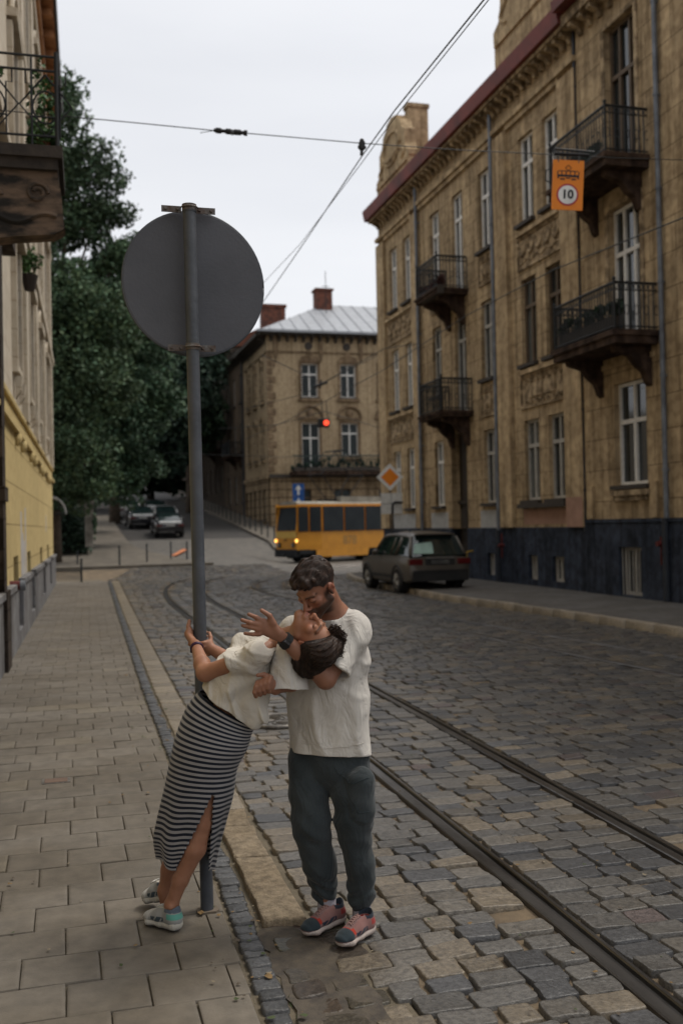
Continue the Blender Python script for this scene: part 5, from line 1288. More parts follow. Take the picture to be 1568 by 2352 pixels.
# priority road sign on a bent post
pc_ = Q(895, 1096, 35); ps = face_obj('priority_sign', (pc_[0], pc_[1], 0.12), R(-8), label='orange and white diamond sign above a taped white plate by the suv', cat='road sign')
hz = pc_[2]-0.12; s_ = 0.478
mb = MB(); mb.prism([(0, hz-s_), (s_, hz), (0, hz+s_), (-s_, hz)], 1, -0.012, 0); mb.build('diamond_border', m_white, ps, bevel=0.003)
mb = MB(); i_ = 0.318; mb.prism([(0, hz-i_), (i_, hz), (0, hz+i_), (-i_, hz)], 1, -0.017, -0.0125); mb.build('diamond_centre', m_or, ps)
zz = hz-0.92; mb = MB(); mb.box(-0.34, 0.42, -0.012, 0, zz-0.37, zz+0.36); mb.build('plate', mat('taped_plate', (0.66, 0.65, 0.61), 0.5), ps)
mb = MB(); mb.box(0.02, 0.035, -0.015, -0.012, zz-0.37, zz+0.36); mb.box(-0.34, 0.42, -0.016, -0.0125, zz-0.02, zz-0.005); mb.build('tape', m_steel, ps)
mb = MB(); mb.tube([(0.07, -0.10, 0), (0.05, -0.10, zz-0.15), (0.07, -0.10, zz-0.02), (0.14, -0.10, zz+0.03), (0.43, -0.10, zz+0.03)], 0.036, 10); mb.tube([(0.0, 0.04, 0.0), (0.0, 0.04, hz+0.2)], 0.028, 8); mb.build('post', m_sb, ps)
# blue one way sign + crossing sign behind the tram
bx, by = 13.0, 56.6; bz = tz(bx, by)+0.14
bp_ = Q(685, 1125, 58.2)
bs_ = face_obj('one_way_sign', (bp_[0], bp_[1], bz), R(-12), label='blue sign with a white upward arrow standing behind the tram', cat='road sign')
hz = bp_[2]-bz
mb = MB(); mb.box(-0.34, 0.34, -0.012, 0, hz-0.36, hz+0.36); mb.build('plate', m_blue, bs_)
mb = MB(); mb.box(-0.06, 0.06, -0.018, -0.0125, hz-0.30, hz+0.05); mb.prism([(-0.19, hz+0.02), (0.19, hz+0.02), (0, hz+0.30)], 1, -0.018, -0.0125); mb.build('arrow', m_white, bs_)
mb = MB(); mb.box(-0.34, 0.34, -0.012, 0, hz-1.06, hz-0.38); mb.build('crossing_plate', m_blue, bs_)
mb = MB(); mb.prism([(-0.28, hz-1.0), (0.28, hz-1.0), (0, hz-0.46)], 1, -0.018, -0.0125); mb.build('crossing_triangle', m_white, bs_)
mb = MB(); mb.tube([(0, 0.03, 0), (0, 0.03, hz+0.4)], 0.035, 8); mb.build('post', m_steel, bs_)
# hanging red signal
sc_ = Q(745, 971, 45); sg_ = face_obj('hanging_signal', sc_, R(-14), label='small dark signal showing a red light, hanging on wires in front of the corner house', cat='traffic light')
mb = MB(); mb.box(-0.30, 0.22, 0, 0.28, -0.20, 0.20); mb.build('housing', m_sb, sg_, bevel=0.03)
mb = MB(); mb.cyl((0.08, -0.02, -0.0), (0.08, 0.0, -0.0), 0.12, 20); mb.build('lens', mat('lit_red_lens', (1.0, 0.06, 0.03), 0.3, (1.0, 0.09, 0.03), emit=1.6), sg_)
mb = MB(); mb.tube([(0.08+0.15*math.cos(a), -0.06, 0.15*math.sin(a)) for a in np.linspace(0, math.pi, 10)], 0.02, 5); mb.tube([(-0.1, 0.1, 0.2), (-0.1, 0.1, 1.0)], 0.02, 5); mb.tube([(0.15, 0.1, 0.2), (0.1, 0.1, 1.0)], 0.02, 5); mb.build('hanger', m_sb, sg_)
# overhead wires
m_wire = mat('wire', (0.035, 0.04, 0.042), 0.5)
def wire(pts, r_, label, name='overhead_wire'):
    mb = MB(); mb.tube([tuple(p) for p in pts], r_, 6); return mb.build(name, m_wire, smooth=True, label=label, cat='wire', group='tram wires over the street')
def Z(p, dz): return (p[0], p[1], p[2]+dz)
wa = [Q(1330, -215, 5.2), Q(1110, 0, 7.6), Q(905, 255, 10.3), Q(830, 360, 12.3), Q(700, 555, 16.2), Q(600, 700, 19.5), Q(545, 790, 22)]
wire(wa, 0.0075, 'thicker tram contact wire running diagonally up to the top edge of the sky')
wb_ = [Q(1345, -215, 5.3), Q(1121, 0, 7.7), Q(912, 262, 10.4), Q(832, 372, 12.4), Q(690, 560, 16.2), Q(600, 655, 19.5), Q(540, 720, 22)]
wire(wb_, 0.005, 'thinner wire close beside the diagonal contact wire')
wire([Q(-90, 245, 12), Q(280, 279, 12), Q(495, 300, 12), Q(565, 306, 12.05), Q(830, 329, 12.3), Q(1060, 345, 13), Q(1270, 355, 13.7), Q(1400, 362, 14.4), Q(1700, 372, 16)], 0.006, 'nearly level span wire crossing the sky from the trees to the tan house')
wire([Q(460, 305, 12), Q(500, 299, 12)], 0.004, 'short loose wire end left of the black insulator'); 
wire([Q(1700, 452, 12.0), Q(1568, 500, 13.2), Q(1270, 620, 17.5), Q(1070, 725, 21.5), Q(880, 850, 26), Q(740, 925, 32), Q(650, 970, 37), Q(560, 1010, 42)], 0.010, 'wire passing in front of the tan house facades down towards the signal')
wire([Q(600, 815, 40), Q(740, 880, 40), Q(884, 800, 36), Q(960, 790, 35)], 0.014, 'sagging wire in front of the corner house upper windows')
wire([Q(500, 985, 46), Q(640, 975, 45), Q(745, 945, 45), Q(880, 985, 44)], 0.014, 'level wire carrying the red signal')
wire([Q(560, 940, 50), Q(700, 905, 50), Q(760, 870, 48), Q(900, 800, 44)], 0.014, 'slanting wire between corner house windows')
wire([Q(380, 1040, 52), Q(640, 1050, 50), Q(880, 1045, 48)], 0.012, 'lowest level wire above the tram roof')
ins = empty('wire_insulator', tuple(Q(530, 303.5, 12.02)), 'black ribbed insulator in the level span wire left of centre in the sky', 'insulator')
mb = MB(); a = Vector(Q(491, 299, 12))-Vector(ins.location); b = Vector(Q(568, 306, 12.04))-Vector(ins.location); pts = [a.lerp(b, t) for t in np.linspace(0, 1, 25)]
mb.tube(pts, [0.022+0.012*(abs(math.sin(t*11)) > 0.55) for t in np.linspace(0, 1, 25)], 10); mb.build('ribbed_body', m_sb, ins)
mb = MB(); mb.ball(tuple(b*0.1), 0.04, 0.03, 0.035); mb.build('clamp', m_steel, ins)
cl = empty('wire_clamp', tuple(Q(831, 342, 12.3)), 'black clamp joining the span wire and the contact wire', 'clamp')
mb = MB(); mb.box(-0.035, 0.035, -0.03, 0.03, -0.01, 0.09); mb.ball((0, 0, 0.10), 0.03); mb.build('body', m_sb, cl, bevel=0.008)
mb = MB(); mb.tube([(0, 0, 0), (-0.01, 0, -0.08)], 0.02, 8); mb.tube([(-0.05, 0, 0.02), (0.05, 0, 0.02)], 0.02, 8); mb.build('jaw', m_sb, cl)
o = empty('wire_clamp', tuple(Q(735, 884, 40)), 'dark wire clamp in front of the corner house upper windows', 'clamp')
mb = MB(); mb.tube([(-0.25, 0, -0.08), (0.3, 0, 0.12)], 0.06, 8); mb.build('body', m_sb, o); mb = MB(); mb.tube([(0, 0, -0.15), (0.05, 0, 0.2)], 0.035, 6); mb.build('jaw', m_sb, o)

# ================================================================== trees and green
def tree(loc, h, lumps, n, base, label, tr=0.35, size=0.12, seed=1, group='trees along the left side of the hill road'):
    rg_ = np.random.default_rng(seed); o = empty('tree', loc, label, 'tree', group)
    Vs = []; Cs = []; tot = sum(l[3]**2 for l in lumps)
    for (dx, dy, dz, r_) in lumps:
        k = int(n*r_*r_/tot); V, F = leaves((dx, dy, dz), (r_, r_, r_*0.85), k, size, rg_, clump=max(10, int(r_*r_*6)))
        Vs.append(V); Cs.append(leafcols(k, np.array(base)*rg_.uniform(0.75, 1.35), rg_, 0.4))
    V = np.concatenate(Vs); np_obj('crown', V, np.arange(len(V)).reshape(-1, 4), m_leaf, o, cols=np.concatenate(Cs))
    mb = MB(); hh = max(l[2] for l in lumps)
    mb.tube([(0, 0, -0.6), (0.05, 0, h*0.12), (0.0, 0.1, h*0.35), (0.1, 0, h*0.6), (0.0, 0, hh)], [tr*1.3, tr, tr*0.75, tr*0.45, tr*0.15], 10)
    for (dx, dy, dz, r_) in lumps[:9]:
        z0_ = dz*0.55; mb.tube([(0.05, 0.0, z0_), (dx*0.5, dy*0.5, (z0_+dz)/2+0.3), (dx, dy, dz)], [tr*0.4, tr*0.25, tr*0.08], 7)
        for q in range(3):
            e_ = rg_.normal(size=3)*r_*0.5; mb.tube([(dx*0.7, dy*0.7, dz-0.4), (dx+e_[0]*0.6, dy+e_[1]*0.6, dz+e_[2]*0.5), (dx+e_[0], dy+e_[1], dz+e_[2])], [tr*0.14, tr*0.09, 0.02], 5)
    mb.build('trunk', m_bark, o, smooth=True); return o
def TZ(x, y): return (x, y, tz(x, y))
G1 = (0.034, 0.058, 0.032); G2 = (0.020, 0.036, 0.024); G3 = (0.044, 0.068, 0.036)
tree(TZ(-0.6, 49), 24, [(0.2, 0, 21.8, 2.2), (1.6, 0, 19.2, 2.3), (-0.5, 0.5, 18.5, 2.8), (-2, 0, 21.5, 2.6), (2.3, 0.4, 16.8, 1.8), (3.2, 0.4, 14.6, 1.7), (3.4, 0.3, 12.9, 1.5), (0.9, 0.3, 16.2, 2.0), (-0.8, 0.3, 14.6, 2.0), (1.0, 0, 12.5, 2.6), (2.7, 0, 11.6, 2.4), (-1.2, 0, 10.8, 2.8), (1.5, -0.5, 8.8, 2.6), (-0.7, -0.4, 6.6, 2.5), (1.4, -0.8, 5.6, 1.9), (0.4, -1.0, 3.6, 1.7), (2.0, -0.6, 3.9, 1.4), (3.2, 0.2, 8.5, 1.6)], 75000, G3, 'tallest green tree rising beside the pale left house, nearest of the trees', seed=11)
tree(TZ(1.0, 56), 19, [(2.4, 0, 16.0, 2.0), (1.5, 0, 13.2, 2.8), (3.3, 0.3, 11.4, 2.6), (0.3, 0, 10.0, 2.6), (2.7, 0, 8.4, 2.7), (1.2, -0.3, 6.4, 2.6), (4.0, -0.2, 8.2, 1.7), (1.5, -0.4, 3.8, 2.0), (3.2, 0, 4.6, 1.6)], 48000, G1, 'second broad green tree, right of the tallest one and behind the round sign', seed=12)
tree(TZ(3.4, 73), 18, [(2.8, 0, 13.5, 3.2), (0.6, 0, 11, 3.0), (5.2, 0, 10.0, 3.0), (3.3, -1, 7.6, 2.8), (6.4, 0, 12.0, 2.2), (1.2, -0.5, 5.0, 2.4), (4.6, -0.5, 5.2, 2.0)], 24000, G2, 'dark tree arching over the parked cars behind the sign pole', seed=13, size=0.2)
tree(TZ(1.0, 65), 17, [(0.5, 0, 12.5, 3.0), (-1.5, 0, 9.5, 3), (2.7, 0, 8.5, 2.6), (0.5, -0.6, 6.0, 2.4), (1.0, -0.6, 3.6, 2.0), (2.8, -0.3, 4.4, 1.8)], 20000, G2, 'dark tree between the tallest tree and the parked cars', seed=14, size=0.2)
tree(TZ(10.0, 83), 18, [(0, 0, 13.0, 3.0), (-2.8, 0, 10.5, 3.2), (0.5, -1, 8.5, 2.6), (1.2, 0, 6.8, 2.2), (-3.5, 0, 7.0, 2.5)], 16000, G1, 'lighter tree at the top of the hill road beside the dark houses', seed=15, size=0.24)
tree(TZ(2.0, 88), 20, [(1, 0, 14, 4.2), (-4, 0, 10, 4), (4, 0, 9, 3.6), (0.5, -1, 5.5, 3.2), (4, 0, 5, 2.4)], 18000, G2, 'dark mass of a tree standing behind the parked cars on the hill', seed=16, size=0.28)
tree(TZ(8.5, 104), 20, [(0, 0, 13, 5), (-5, 0, 10, 5), (4, 0, 8, 4), (0, 0, 4.5, 3.5), (2, -1, 2.5, 2.5), (-2, -1, 2.5, 2.5)], 16000, G2, 'farthest dark tree closing the end of the hill road', seed=17, size=0.38)
tree(TZ(-4, 60), 19, [(0, 0, 14, 4), (2.5, 0, 9, 3.5), (-2, 0, 8, 4), (2, -0.5, 5, 2.5)], 12000, G2, 'dark tree mostly hidden behind the tallest tree and the left house', seed=18, size=0.25)
tree(TZ(-3, 96), 22, [(0, 0, 14, 6), (5, 0, 9, 5), (-5, 0, 9, 5), (3, 0, 4, 4)], 12000, G2, 'dark far tree filling the gap low between the other crowns', seed=19, size=0.42)
# ivy hedge, concrete gate post, awning
hp = Q(160, 1262, 50); o = empty('ivy_hedge', (hp[0]-0.3, hp[1]+0.6, tz(hp[0], hp[1])), 'dark ivy covered hedge by the pale gate post at the left corner', 'hedge')
V1 = []; 
for dx in (-2.0, -1.0, 0.0, 0.8): V1.append(leaves((dx, 0, 1.2), (0.9, 0.7, 1.5), 1800, 0.11, rng)[0])
V = np.concatenate(V1); np_obj('leaves', V, np.arange(len(V)).reshape(-1, 4), m_leaf, o, cols=leafcols(len(V)//4, G2, rng))
mb = MB(); mb.box(-3, 1.2, -0.1, 0.1, -0.2, 1.9); mb.build('fence_panel', mat('dark_fence', (0.03, 0.03, 0.025), 0.8), o)
gp = Q(206, 1255, 50); o = empty('gate_post', (gp[0], gp[1], gp[2]-0.02), 'pale weathered concrete gate post at the end of the ivy hedge', 'post')
mb = MB(); mb.box(-0.2, 0.2, -0.2, 0.2, 0, 2.2); mb.build('pier', mat('weathered_concrete', (0.32, 0.30, 0.27), 0.9, (0.14, 0.13, 0.11), 2.2), o, bevel=0.02); mb = MB(); mb.box(-0.27, 0.27, -0.27, 0.27, 2.2, 2.32); mb.build('cap', MATS['weathered_concrete'], o)
V, F = leaves((0.15, 0, 1.6), (0.3, 0.3, 1.2), 500, 0.09, rng); np_obj('ivy', V, F, m_leaf, o, cols=leafcols(500, G1, rng))
aw = Q(118, 1180, 41); o = empty('awning', tuple(aw), 'white curved awning at the far corner of the yellow house', 'awning')
mb = MB(); prof = [(0.62*math.cos(a)*1.0, 0.72*math.sin(a)) for a in np.linspace(0, math.pi/2, 9)]+[(-1.2, 0.72), (-1.2, 0.66)]+[(0.57*math.cos(a), 0.67*math.sin(a)) for a in np.linspace(math.pi/2, 0, 9)]
mb.prism(prof, 1, 0, 2.4); mb.build('canopy', mat('awning_white', (0.60, 0.60, 0.60), 0.6), o)
mb = MB(); mb.tube([(-1.2, 0.03, -0.0), (0.6, 0.03, 0), (0.6, 2.37, 0), (-1.2, 2.37, 0)], 0.02, 5)
for x in (-0.1, 0.3): mb.tube([(x, 0.0, 0), (x, 0.0, 0.6)], 0.015, 5)
mb.build('frame', m_sb, o)
# yellow post beside the suv
o = empty('gas_pipe', (12.15, 29.2, 0.14), 'thin yellow pipe hoop against the blue plinth behind the suv', 'pipe')
mb = MB(); mb.tube([(0, 0, 0), (0, 0, 0.78), (0.03, 0, 0.86), (0.25, 0, 0.88)], 0.025, 8); mb.build('pipe', mat('yellow_pipe', (0.42, 0.26, 0.03), 0.5), o)
mb = MB(); mb.box(-0.04, 0.04, -0.04, 0.04, 0, 0.03); mb.build('flange', m_sb, o)
# ================================================================== people (implicit surfaces -> one continuous mesh each)
CR, CU, CB = cr, cu, -cf
def dv(r_, u_, b_): return CR*r_+CU*u_+CB*b_
def nrm(v): return np.asarray(v)/np.linalg.norm(v)
def s_cone(a, b, ra, rb):
    a = np.asarray(a, float); b = np.asarray(b, float); ab = b-a; L2 = ab@ab+1e-12
    def f(p):
        q = p-a; h = np.clip((q@ab)/L2, 0, 1); d = q-h[:, None]*ab
        return np.sqrt((d*d).sum(1))-(ra+(rb-ra)*h)
    f.c = (a+b)/2; f.R = math.sqrt(L2)/2+max(ra, rb); return f
def s_econe(a, b, side, ra, rb):
    """elliptic cone: radii (along side, across) at both ends"""
    a = np.asarray(a, float); b = np.asarray(b, float); ab = b-a; L2 = ab@ab+1e-12; ax = ab/math.sqrt(L2)
    s = nrm(side-ax*(side@ax)); t = np.cross(ax, s)
    def f(p):
        q = p-a; h = np.clip((q@ab)/L2, 0, 1); d = q-h[:, None]*ab
        r1 = ra[0]+(rb[0]-ra[0])*h; r2 = ra[1]+(rb[1]-ra[1])*h; rm = np.minimum(r1, r2)
        u = d@s; v = d@t; w_ = d@ax
        k0 = np.sqrt((u/r1)**2+(v/r2)**2+(w_/rm)**2); k1 = np.sqrt((u/r1**2)**2+(v/r2**2)**2+(w_/rm**2)**2)+1e-9
        return k0*(k0-1)/k1
    f.c = (a+b)/2; f.R = math.sqrt(L2)/2+max(*ra, *rb); return f
def s_ell(c, B, r):
    """ellipsoid: B rows = local axes in world"""
    c = np.asarray(c, float); B = np.asarray(B, float); r = np.asarray(r, float)
    def f(p):
        q = (p-c)@B.T; k0 = np.sqrt(((q/r)**2).sum(1)); k1 = np.sqrt(((q/r**2)**2).sum(1))+1e-9
        return k0*(k0-1)/k1
    f.c = c; f.R = max(r); return f
def s_union(prims, k=0.02):
    """prims: list of sdf or (sdf, k)"""
    P = [(q if isinstance(q, tuple) else (q, k)) for q in prims]
    def f(p):
        d = None; pc = p.mean(0); pr = np.sqrt(((p-pc)**2).sum(1).max())
        for q, kk in P:
            dist = np.linalg.norm(q.c-pc)-q.R-pr
            if dist > 0.12: continue
            v = q(p)
            if d is None: d = v
            else:
                h = np.clip(0.5+0.5*(d-v)/kk, 0, 1); d = d*(1-h)+v*h-kk*h*(1-h)
        return d if d is not None else np.full(len(p), 0.12)
    return f
def ssub(f, g, k=0.01):
    def h(p):
        a = f(p); b = -g(p); t = np.clip(0.5-0.5*(a-b)/k, 0, 1); return a*(1-t)+b*t+k*t*(1-t)
    return h
def scut(f, pt, n_):
    pt = np.asarray(pt, float); n_ = nrm(n_)
    return lambda p: np.maximum(f(p), (p-pt)@n_)
def surface(f, lo, hi, h, B=20):
    lo = np.asarray(lo, float); hi = np.asarray(hi, float); n = (np.ceil((hi-lo)/h/B).astype(int))*B+1
    V = np.full(n, 0.1, np.float32); cen = []
    nb = (n-1)//B
    gx = np.arange(B+1)*h; G = np.stack(np.meshgrid(gx, gx, gx, indexing='ij'), -1).reshape(-1, 3)
    rad = B*h*0.87
    for i in range(nb[0]):
        for j in range(nb[1]):
            for k in range(nb[2]):
                o = lo+np.array([i, j, k])*B*h; c = (o+B*h/2)[None]
                d = float(f(c)[0])
                if abs(d) > rad*1.5+0.03 :
                    V[i*B:i*B+B+1, j*B:j*B+B+1, k*B:k*B+B+1] = d if d < 0 else 0.1; 
                    continue
                V[i*B:i*B+B+1, j*B:j*B+B+1, k*B:k*B+B+1] = f(G+o).reshape(B+1, B+1, B+1)
    S = V < 0
    c8 = np.zeros(tuple(n-1), np.int8)
    for a in (0, 1):
        for b in (0, 1):
            for c in (0, 1): c8 += S[a:n[0]-1+a, b:n[1]-1+b, c:n[2]-1+c]
    act = (c8 > 0) & (c8 < 8); idx = np.argwhere(act); ID = -np.ones(act.shape, np.int64); ID[act] = np.arange(len(idx))
    acc = np.zeros((len(idx), 3)); cnt = np.zeros(len(idx))
    cor = [(a, b, c) for a in (0, 1) for b in (0, 1) for c in (0, 1)]
    for p in cor:
        for ax in range(3):
            if p[ax] == 1: continue
            q = list(p); q[ax] = 1
            va = V[idx[:, 0]+p[0], idx[:, 1]+p[1], idx[:, 2]+p[2]]; vb = V[idx[:, 0]+q[0], idx[:, 1]+q[1], idx[:, 2]+q[2]]
            m = (va < 0) != (vb < 0); t = np.zeros(len(idx)); t[m] = va[m]/(va[m]-vb[m])
            pt = np.tile(np.array(p, float), (len(idx), 1)); pt[:, ax] = t
            acc[m] += pt[m]; cnt[m] += 1
    vert = lo+(idx+acc/np.maximum(cnt, 1)[:, None])*h
    F = []
    for ax in range(3):
        a1, a2 = (ax+1) % 3, (ax+2) % 3
        sl0 = [slice(None)]*3; sl1 = [slice(None)]*3; sl0[ax] = slice(0, n[ax]-1); sl1[ax] = slice(1, n[ax])
        A = S[tuple(sl0)]; Bv = S[tuple(sl1)]; e = np.argwhere(A != Bv)
        ok = (e[:, a1] > 0) & (e[:, a2] > 0) & (e[:, a1] < n[a1]-1) & (e[:, a2] < n[a2]-1); e = e[ok]
        def cid(d1, d2):
            q = e.copy(); q[:, a1] -= d1; q[:, a2] -= d2; return ID[q[:, 0], q[:, 1], q[:, 2]]
        quad = np.stack([cid(1, 1), cid(0, 1), cid(0, 0), cid(1, 0)], 1)
        fl = A[e[:, 0], e[:, 1], e[:, 2]]
        quad[~fl] = quad[~fl][:, ::-1]; F.append(quad)
    return vert, np.concatenate(F)
def wob(p, ks, ph, amp):
    s = 0
    for k_, f_, a_ in zip(ks, ph, amp): s = s+a_*np.sin(p@np.asarray(k_)+f_)
    return s
def person_mesh(name, f, lo, hi, h, m, root, col=None, **k):
    V, F = surface(f, lo, hi, h)
    c = col(V) if col is not None else None
    rl = np.array(root.location) if root.parent is None else np.array(wmat(root).translation)
    o = np_obj(name, V-rl, F, m, root, smooth=True, cols=c, **k); return o
def bbox(pts, pad):
    P = np.array(pts); return P.min(0)-pad, P.max(0)+pad
def skinmat(name, c, c2):
    m = mat(name, c, 0.5, c2, 14, 0.12, 160, spec=0.35, vcol=True, dist=0.002)
    b = m.node_tree.nodes['Principled BSDF']; b.inputs['Subsurface Weight'].default_value = 0.12; b.inputs['Subsurface Radius'].default_value = (0.4, 0.15, 0.08); b.inputs['Subsurface Scale'].default_value = 0.02
    return m
m_skin = skinmat('skin', (0.95, 0.90, 0.88), (0.78, 0.71, 0.68))
def fabric(name, c, c2, vcol=False, bscale=320, bump=0.5, scale=7, rough=0.9, wr=0.0):
    m = mat(name, c, rough, c2, scale, bump, bscale, spec=0.12, vcol=vcol, dist=0.001, wrinkle=wr)
    m.node_tree.nodes['Principled BSDF'].inputs['Sheen Weight'].default_value = 0.15
    return m
m_shirtm = fabric('off_white_cotton', (0.58, 0.55, 0.50), (0.49, 0.46, 0.42), wr=0.7); m_shirtw = fabric('cream_cotton', (0.60, 0.56, 0.49), (0.50, 0.465, 0.405), wr=0.7)
m_trou = fabric('dark_teal_cotton', (0.045, 0.053, 0.056), (0.026, 0.033, 0.036), scale=5, wr=0.6)
m_hairm = mat('brown_hair', (1, 1, 1), 0.5, (0.62, 0.6, 0.58), 60, 0.8, 260, vcol=True, dist=0.003, spec=0.3, stretch=(1, 1, 0.35))
m_sock = fabric('grey_sock', (0.34, 0.32, 0.36), (0.28, 0.26, 0.30)); m_shoe = fabric('shoe_fabric', (1, 1, 1), (0.86, 0.86, 0.86), vcol=True, bscale=500)
m_sole = mat('shoe_sole', (1, 1, 1), 0.6, (0.85, 0.85, 0.85), 20, vcol=True); m_lace = fabric('shoe_lace', (0.32, 0.20, 0.18), (0.26, 0.15, 0.14)); m_lacew = fabric('pale_lace', (0.50, 0.49, 0.46), (0.4, 0.4, 0.38))

class Head:
    def __init__(s, C, F, U, sc=1.0):
        s.F = nrm(dv(*F)); U = dv(*U); s.U = nrm(U-s.F*(U@s.F)); s.L = np.cross(s.U, s.F); s.C = np.asarray(C); s.s = sc
        s.B = np.array([s.L, s.F, s.U])
    def p(s, x, y, z): return s.C+(s.L*x+s.F*y+s.U*z)*s.s
    def loc(s, P): return ((P-s.C)@s.B.T)/s.s
    def ell(s, c, r): return s_ell(s.p(*c), s.B, np.array(r)*s.s)
    def cone(s, a, b, ra, rb): return s_cone(s.p(*a), s.p(*b), ra*s.s, rb*s.s)
    def prims(s, fem=False):
        P = [(s.ell((0, -0.018, 0.032), (0.073, 0.096, 0.086)), 0.02), (s.ell((0, 0.028, -0.03), (0.056, 0.060, 0.074)), 0.02)]
        jw = 0.047 if fem else 0.054
        for g in (-1, 1):
            P += [(s.cone((g*jw, 0.0, -0.052), (g*0.012, 0.070, -0.096), 0.020, 0.017), 0.016),
                  (s.ell((g*0.040, 0.058, -0.014), (0.022, 0.022, 0.020)), 0.014),
                  (s.cone((g*0.012, 0.086, 0.022), (g*0.042, 0.070, 0.023), 0.010, 0.009), 0.010),
                  (s.ell((g*0.077, -0.010, -0.004), (0.008, 0.017, 0.030)), 0.004), (s.cone((g*0.078, -0.020, 0.016), (g*0.084, -0.022, -0.004), 0.006, 0.006), 0.004)]
        P += [(s.ell((0, 0.072, -0.094), (0.021, 0.020, 0.018)), 0.012),
              (s.cone((0, 0.088, 0.012), (0, 0.109, -0.026), 0.009, 0.0105), 0.010), (s.ell((0, 0.110, -0.030), (0.011, 0.012, 0.010)), 0.006),
              (s.ell((0.012, 0.098, -0.034), (0.009, 0.011, 0.007)), 0.005), (s.ell((-0.012, 0.098, -0.034), (0.009, 0.011, 0.007)), 0.005),
              (s.ell((0, 0.082, -0.058), (0.026, 0.016, 0.018)), 0.010),
              (s.cone((-0.019, 0.088, -0.0565), (0, 0.0975, -0.0545), 0.0045, 0.0065), 0.004), (s.cone((0.019, 0.088, -0.0565), (0, 0.0975, -0.0545), 0.0045, 0.0065), 0.004),
              (s.cone((-0.016, 0.088, -0.067), (0, 0.0955, -0.068), 0.005, 0.0075), 0.004), (s.cone((0.016, 0.088, -0.067), (0, 0.0955, -0.068), 0.005, 0.0075), 0.004)]
        return P
    def carve(s, f):
        for g in (-1, 1): f = ssub(f, s.ell((g*0.030, 0.096, 0.003), (0.018, 0.016, 0.012)), 0.012)
        for g in (-1, 1): f = ssub(f, s.ell((g*0.086, -0.008, 0.0), (0.006, 0.009, 0.014)), 0.004)
        return f
    def lids(s): return [(s.ell((g*0.030, 0.0775, 0.003), (0.014, 0.012, 0.0105)), 0.003) for g in (-1, 1)]

def lerp(a, b, t): return np.asarray(a)+(np.asarray(b)-np.asarray(a))*t
# ---------------------------------------------------------------- man
man = empty('person', (1.2, 4.6, 0.0), 'man in off-white tee and dark trousers bending his head down to kiss', 'person')
ankR, ankL = Q(750, 2068, 4.80), Q(830, 2090, 4.745)
kR, kL = Q(716, 1888, 4.70), Q(818, 1885, 4.67)
hR, hL = Q(720, 1700, 4.80), Q(796, 1700, 4.77)
pel, wai, che, nkb = Q(758, 1680, 4.80), Q(754, 1600, 4.80), Q(752, 1500, 4.77), Q(766, 1416, 4.72)
shR, shL = Q(676, 1450, 4.68), Q(818, 1442, 4.68)
elL, wrL = Q(748, 1560, 4.55), Q(653, 1468, 4.45)
elR, wrR = Q(668, 1566, 4.62), Q(634, 1580, 4.53)
HM = Head(Q(725, 1351, 4.56), (-0.47, -0.62, 0.62), (-0.36, 0.76, 0.52), 1.04)
side_m = nrm(dv(0.9, 0, 0.42))
BP = HM.prims()
BP += [(s_cone(nkb, HM.p(0, -0.03, -0.05), 0.066, 0.058), 0.03), (s_econe(che, wai, side_m, (0.16, 0.10), (0.145, 0.10)), 0.04), (s_econe(wai, pel, side_m, (0.145, 0.10), (0.16, 0.11)), 0.04),
       (s_cone(nkb, shL, 0.06, 0.055), 0.04), (s_cone(nkb, shR, 0.06, 0.055), 0.04), (s_econe(che, nkb+dv(0, -0.05, 0), side_m, (0.16, 0.10), (0.09, 0.07)), 0.04),
       (s_cone(hR, kR, 0.085, 0.058), 0.03), (s_cone(hL, kL, 0.085, 0.058), 0.03), (s_cone(kR, lerp(kR, ankR, 0.35), 0.055, 0.058), 0.02), (s_cone(lerp(kR, ankR, 0.35), ankR, 0.056, 0.038), 0.02), (s_cone(kL, lerp(kL, ankL, 0.35), 0.055, 0.058), 0.02), (s_cone(lerp(kL, ankL, 0.35), ankL, 0.056, 0.038), 0.02),
       (s_cone(ankR, ankR+(0, 0, -0.06), 0.036, 0.034), 0.02), (s_cone(ankL, ankL+(0, 0, -0.06), 0.036, 0.034), 0.02),
       (s_cone(shL, elL, 0.056, 0.044), 0.02), (s_cone(elL, lerp(elL, wrL, 0.35), 0.044, 0.047), 0.02), (s_econe(lerp(elL, wrL, 0.35), wrL, dv(0.6, 0.7, 0), (0.046, 0.044), (0.029, 0.023)), 0.02),
       (s_cone(shR, elR, 0.056, 0.044), 0.02), (s_cone(elR, wrR, 0.042, 0.028), 0.02)]
def finger(pts, r0_, r1_, k=0.004):
    n = len(pts)-1; return [(s_cone(pts[i], pts[i+1], r0_+(r1_-r0_)*i/n, r0_+(r1_-r0_)*(i+1)/n), k if i else 0.010) for i in range(n)]
# left hand: open, fingers spread to the left; palm slightly turned

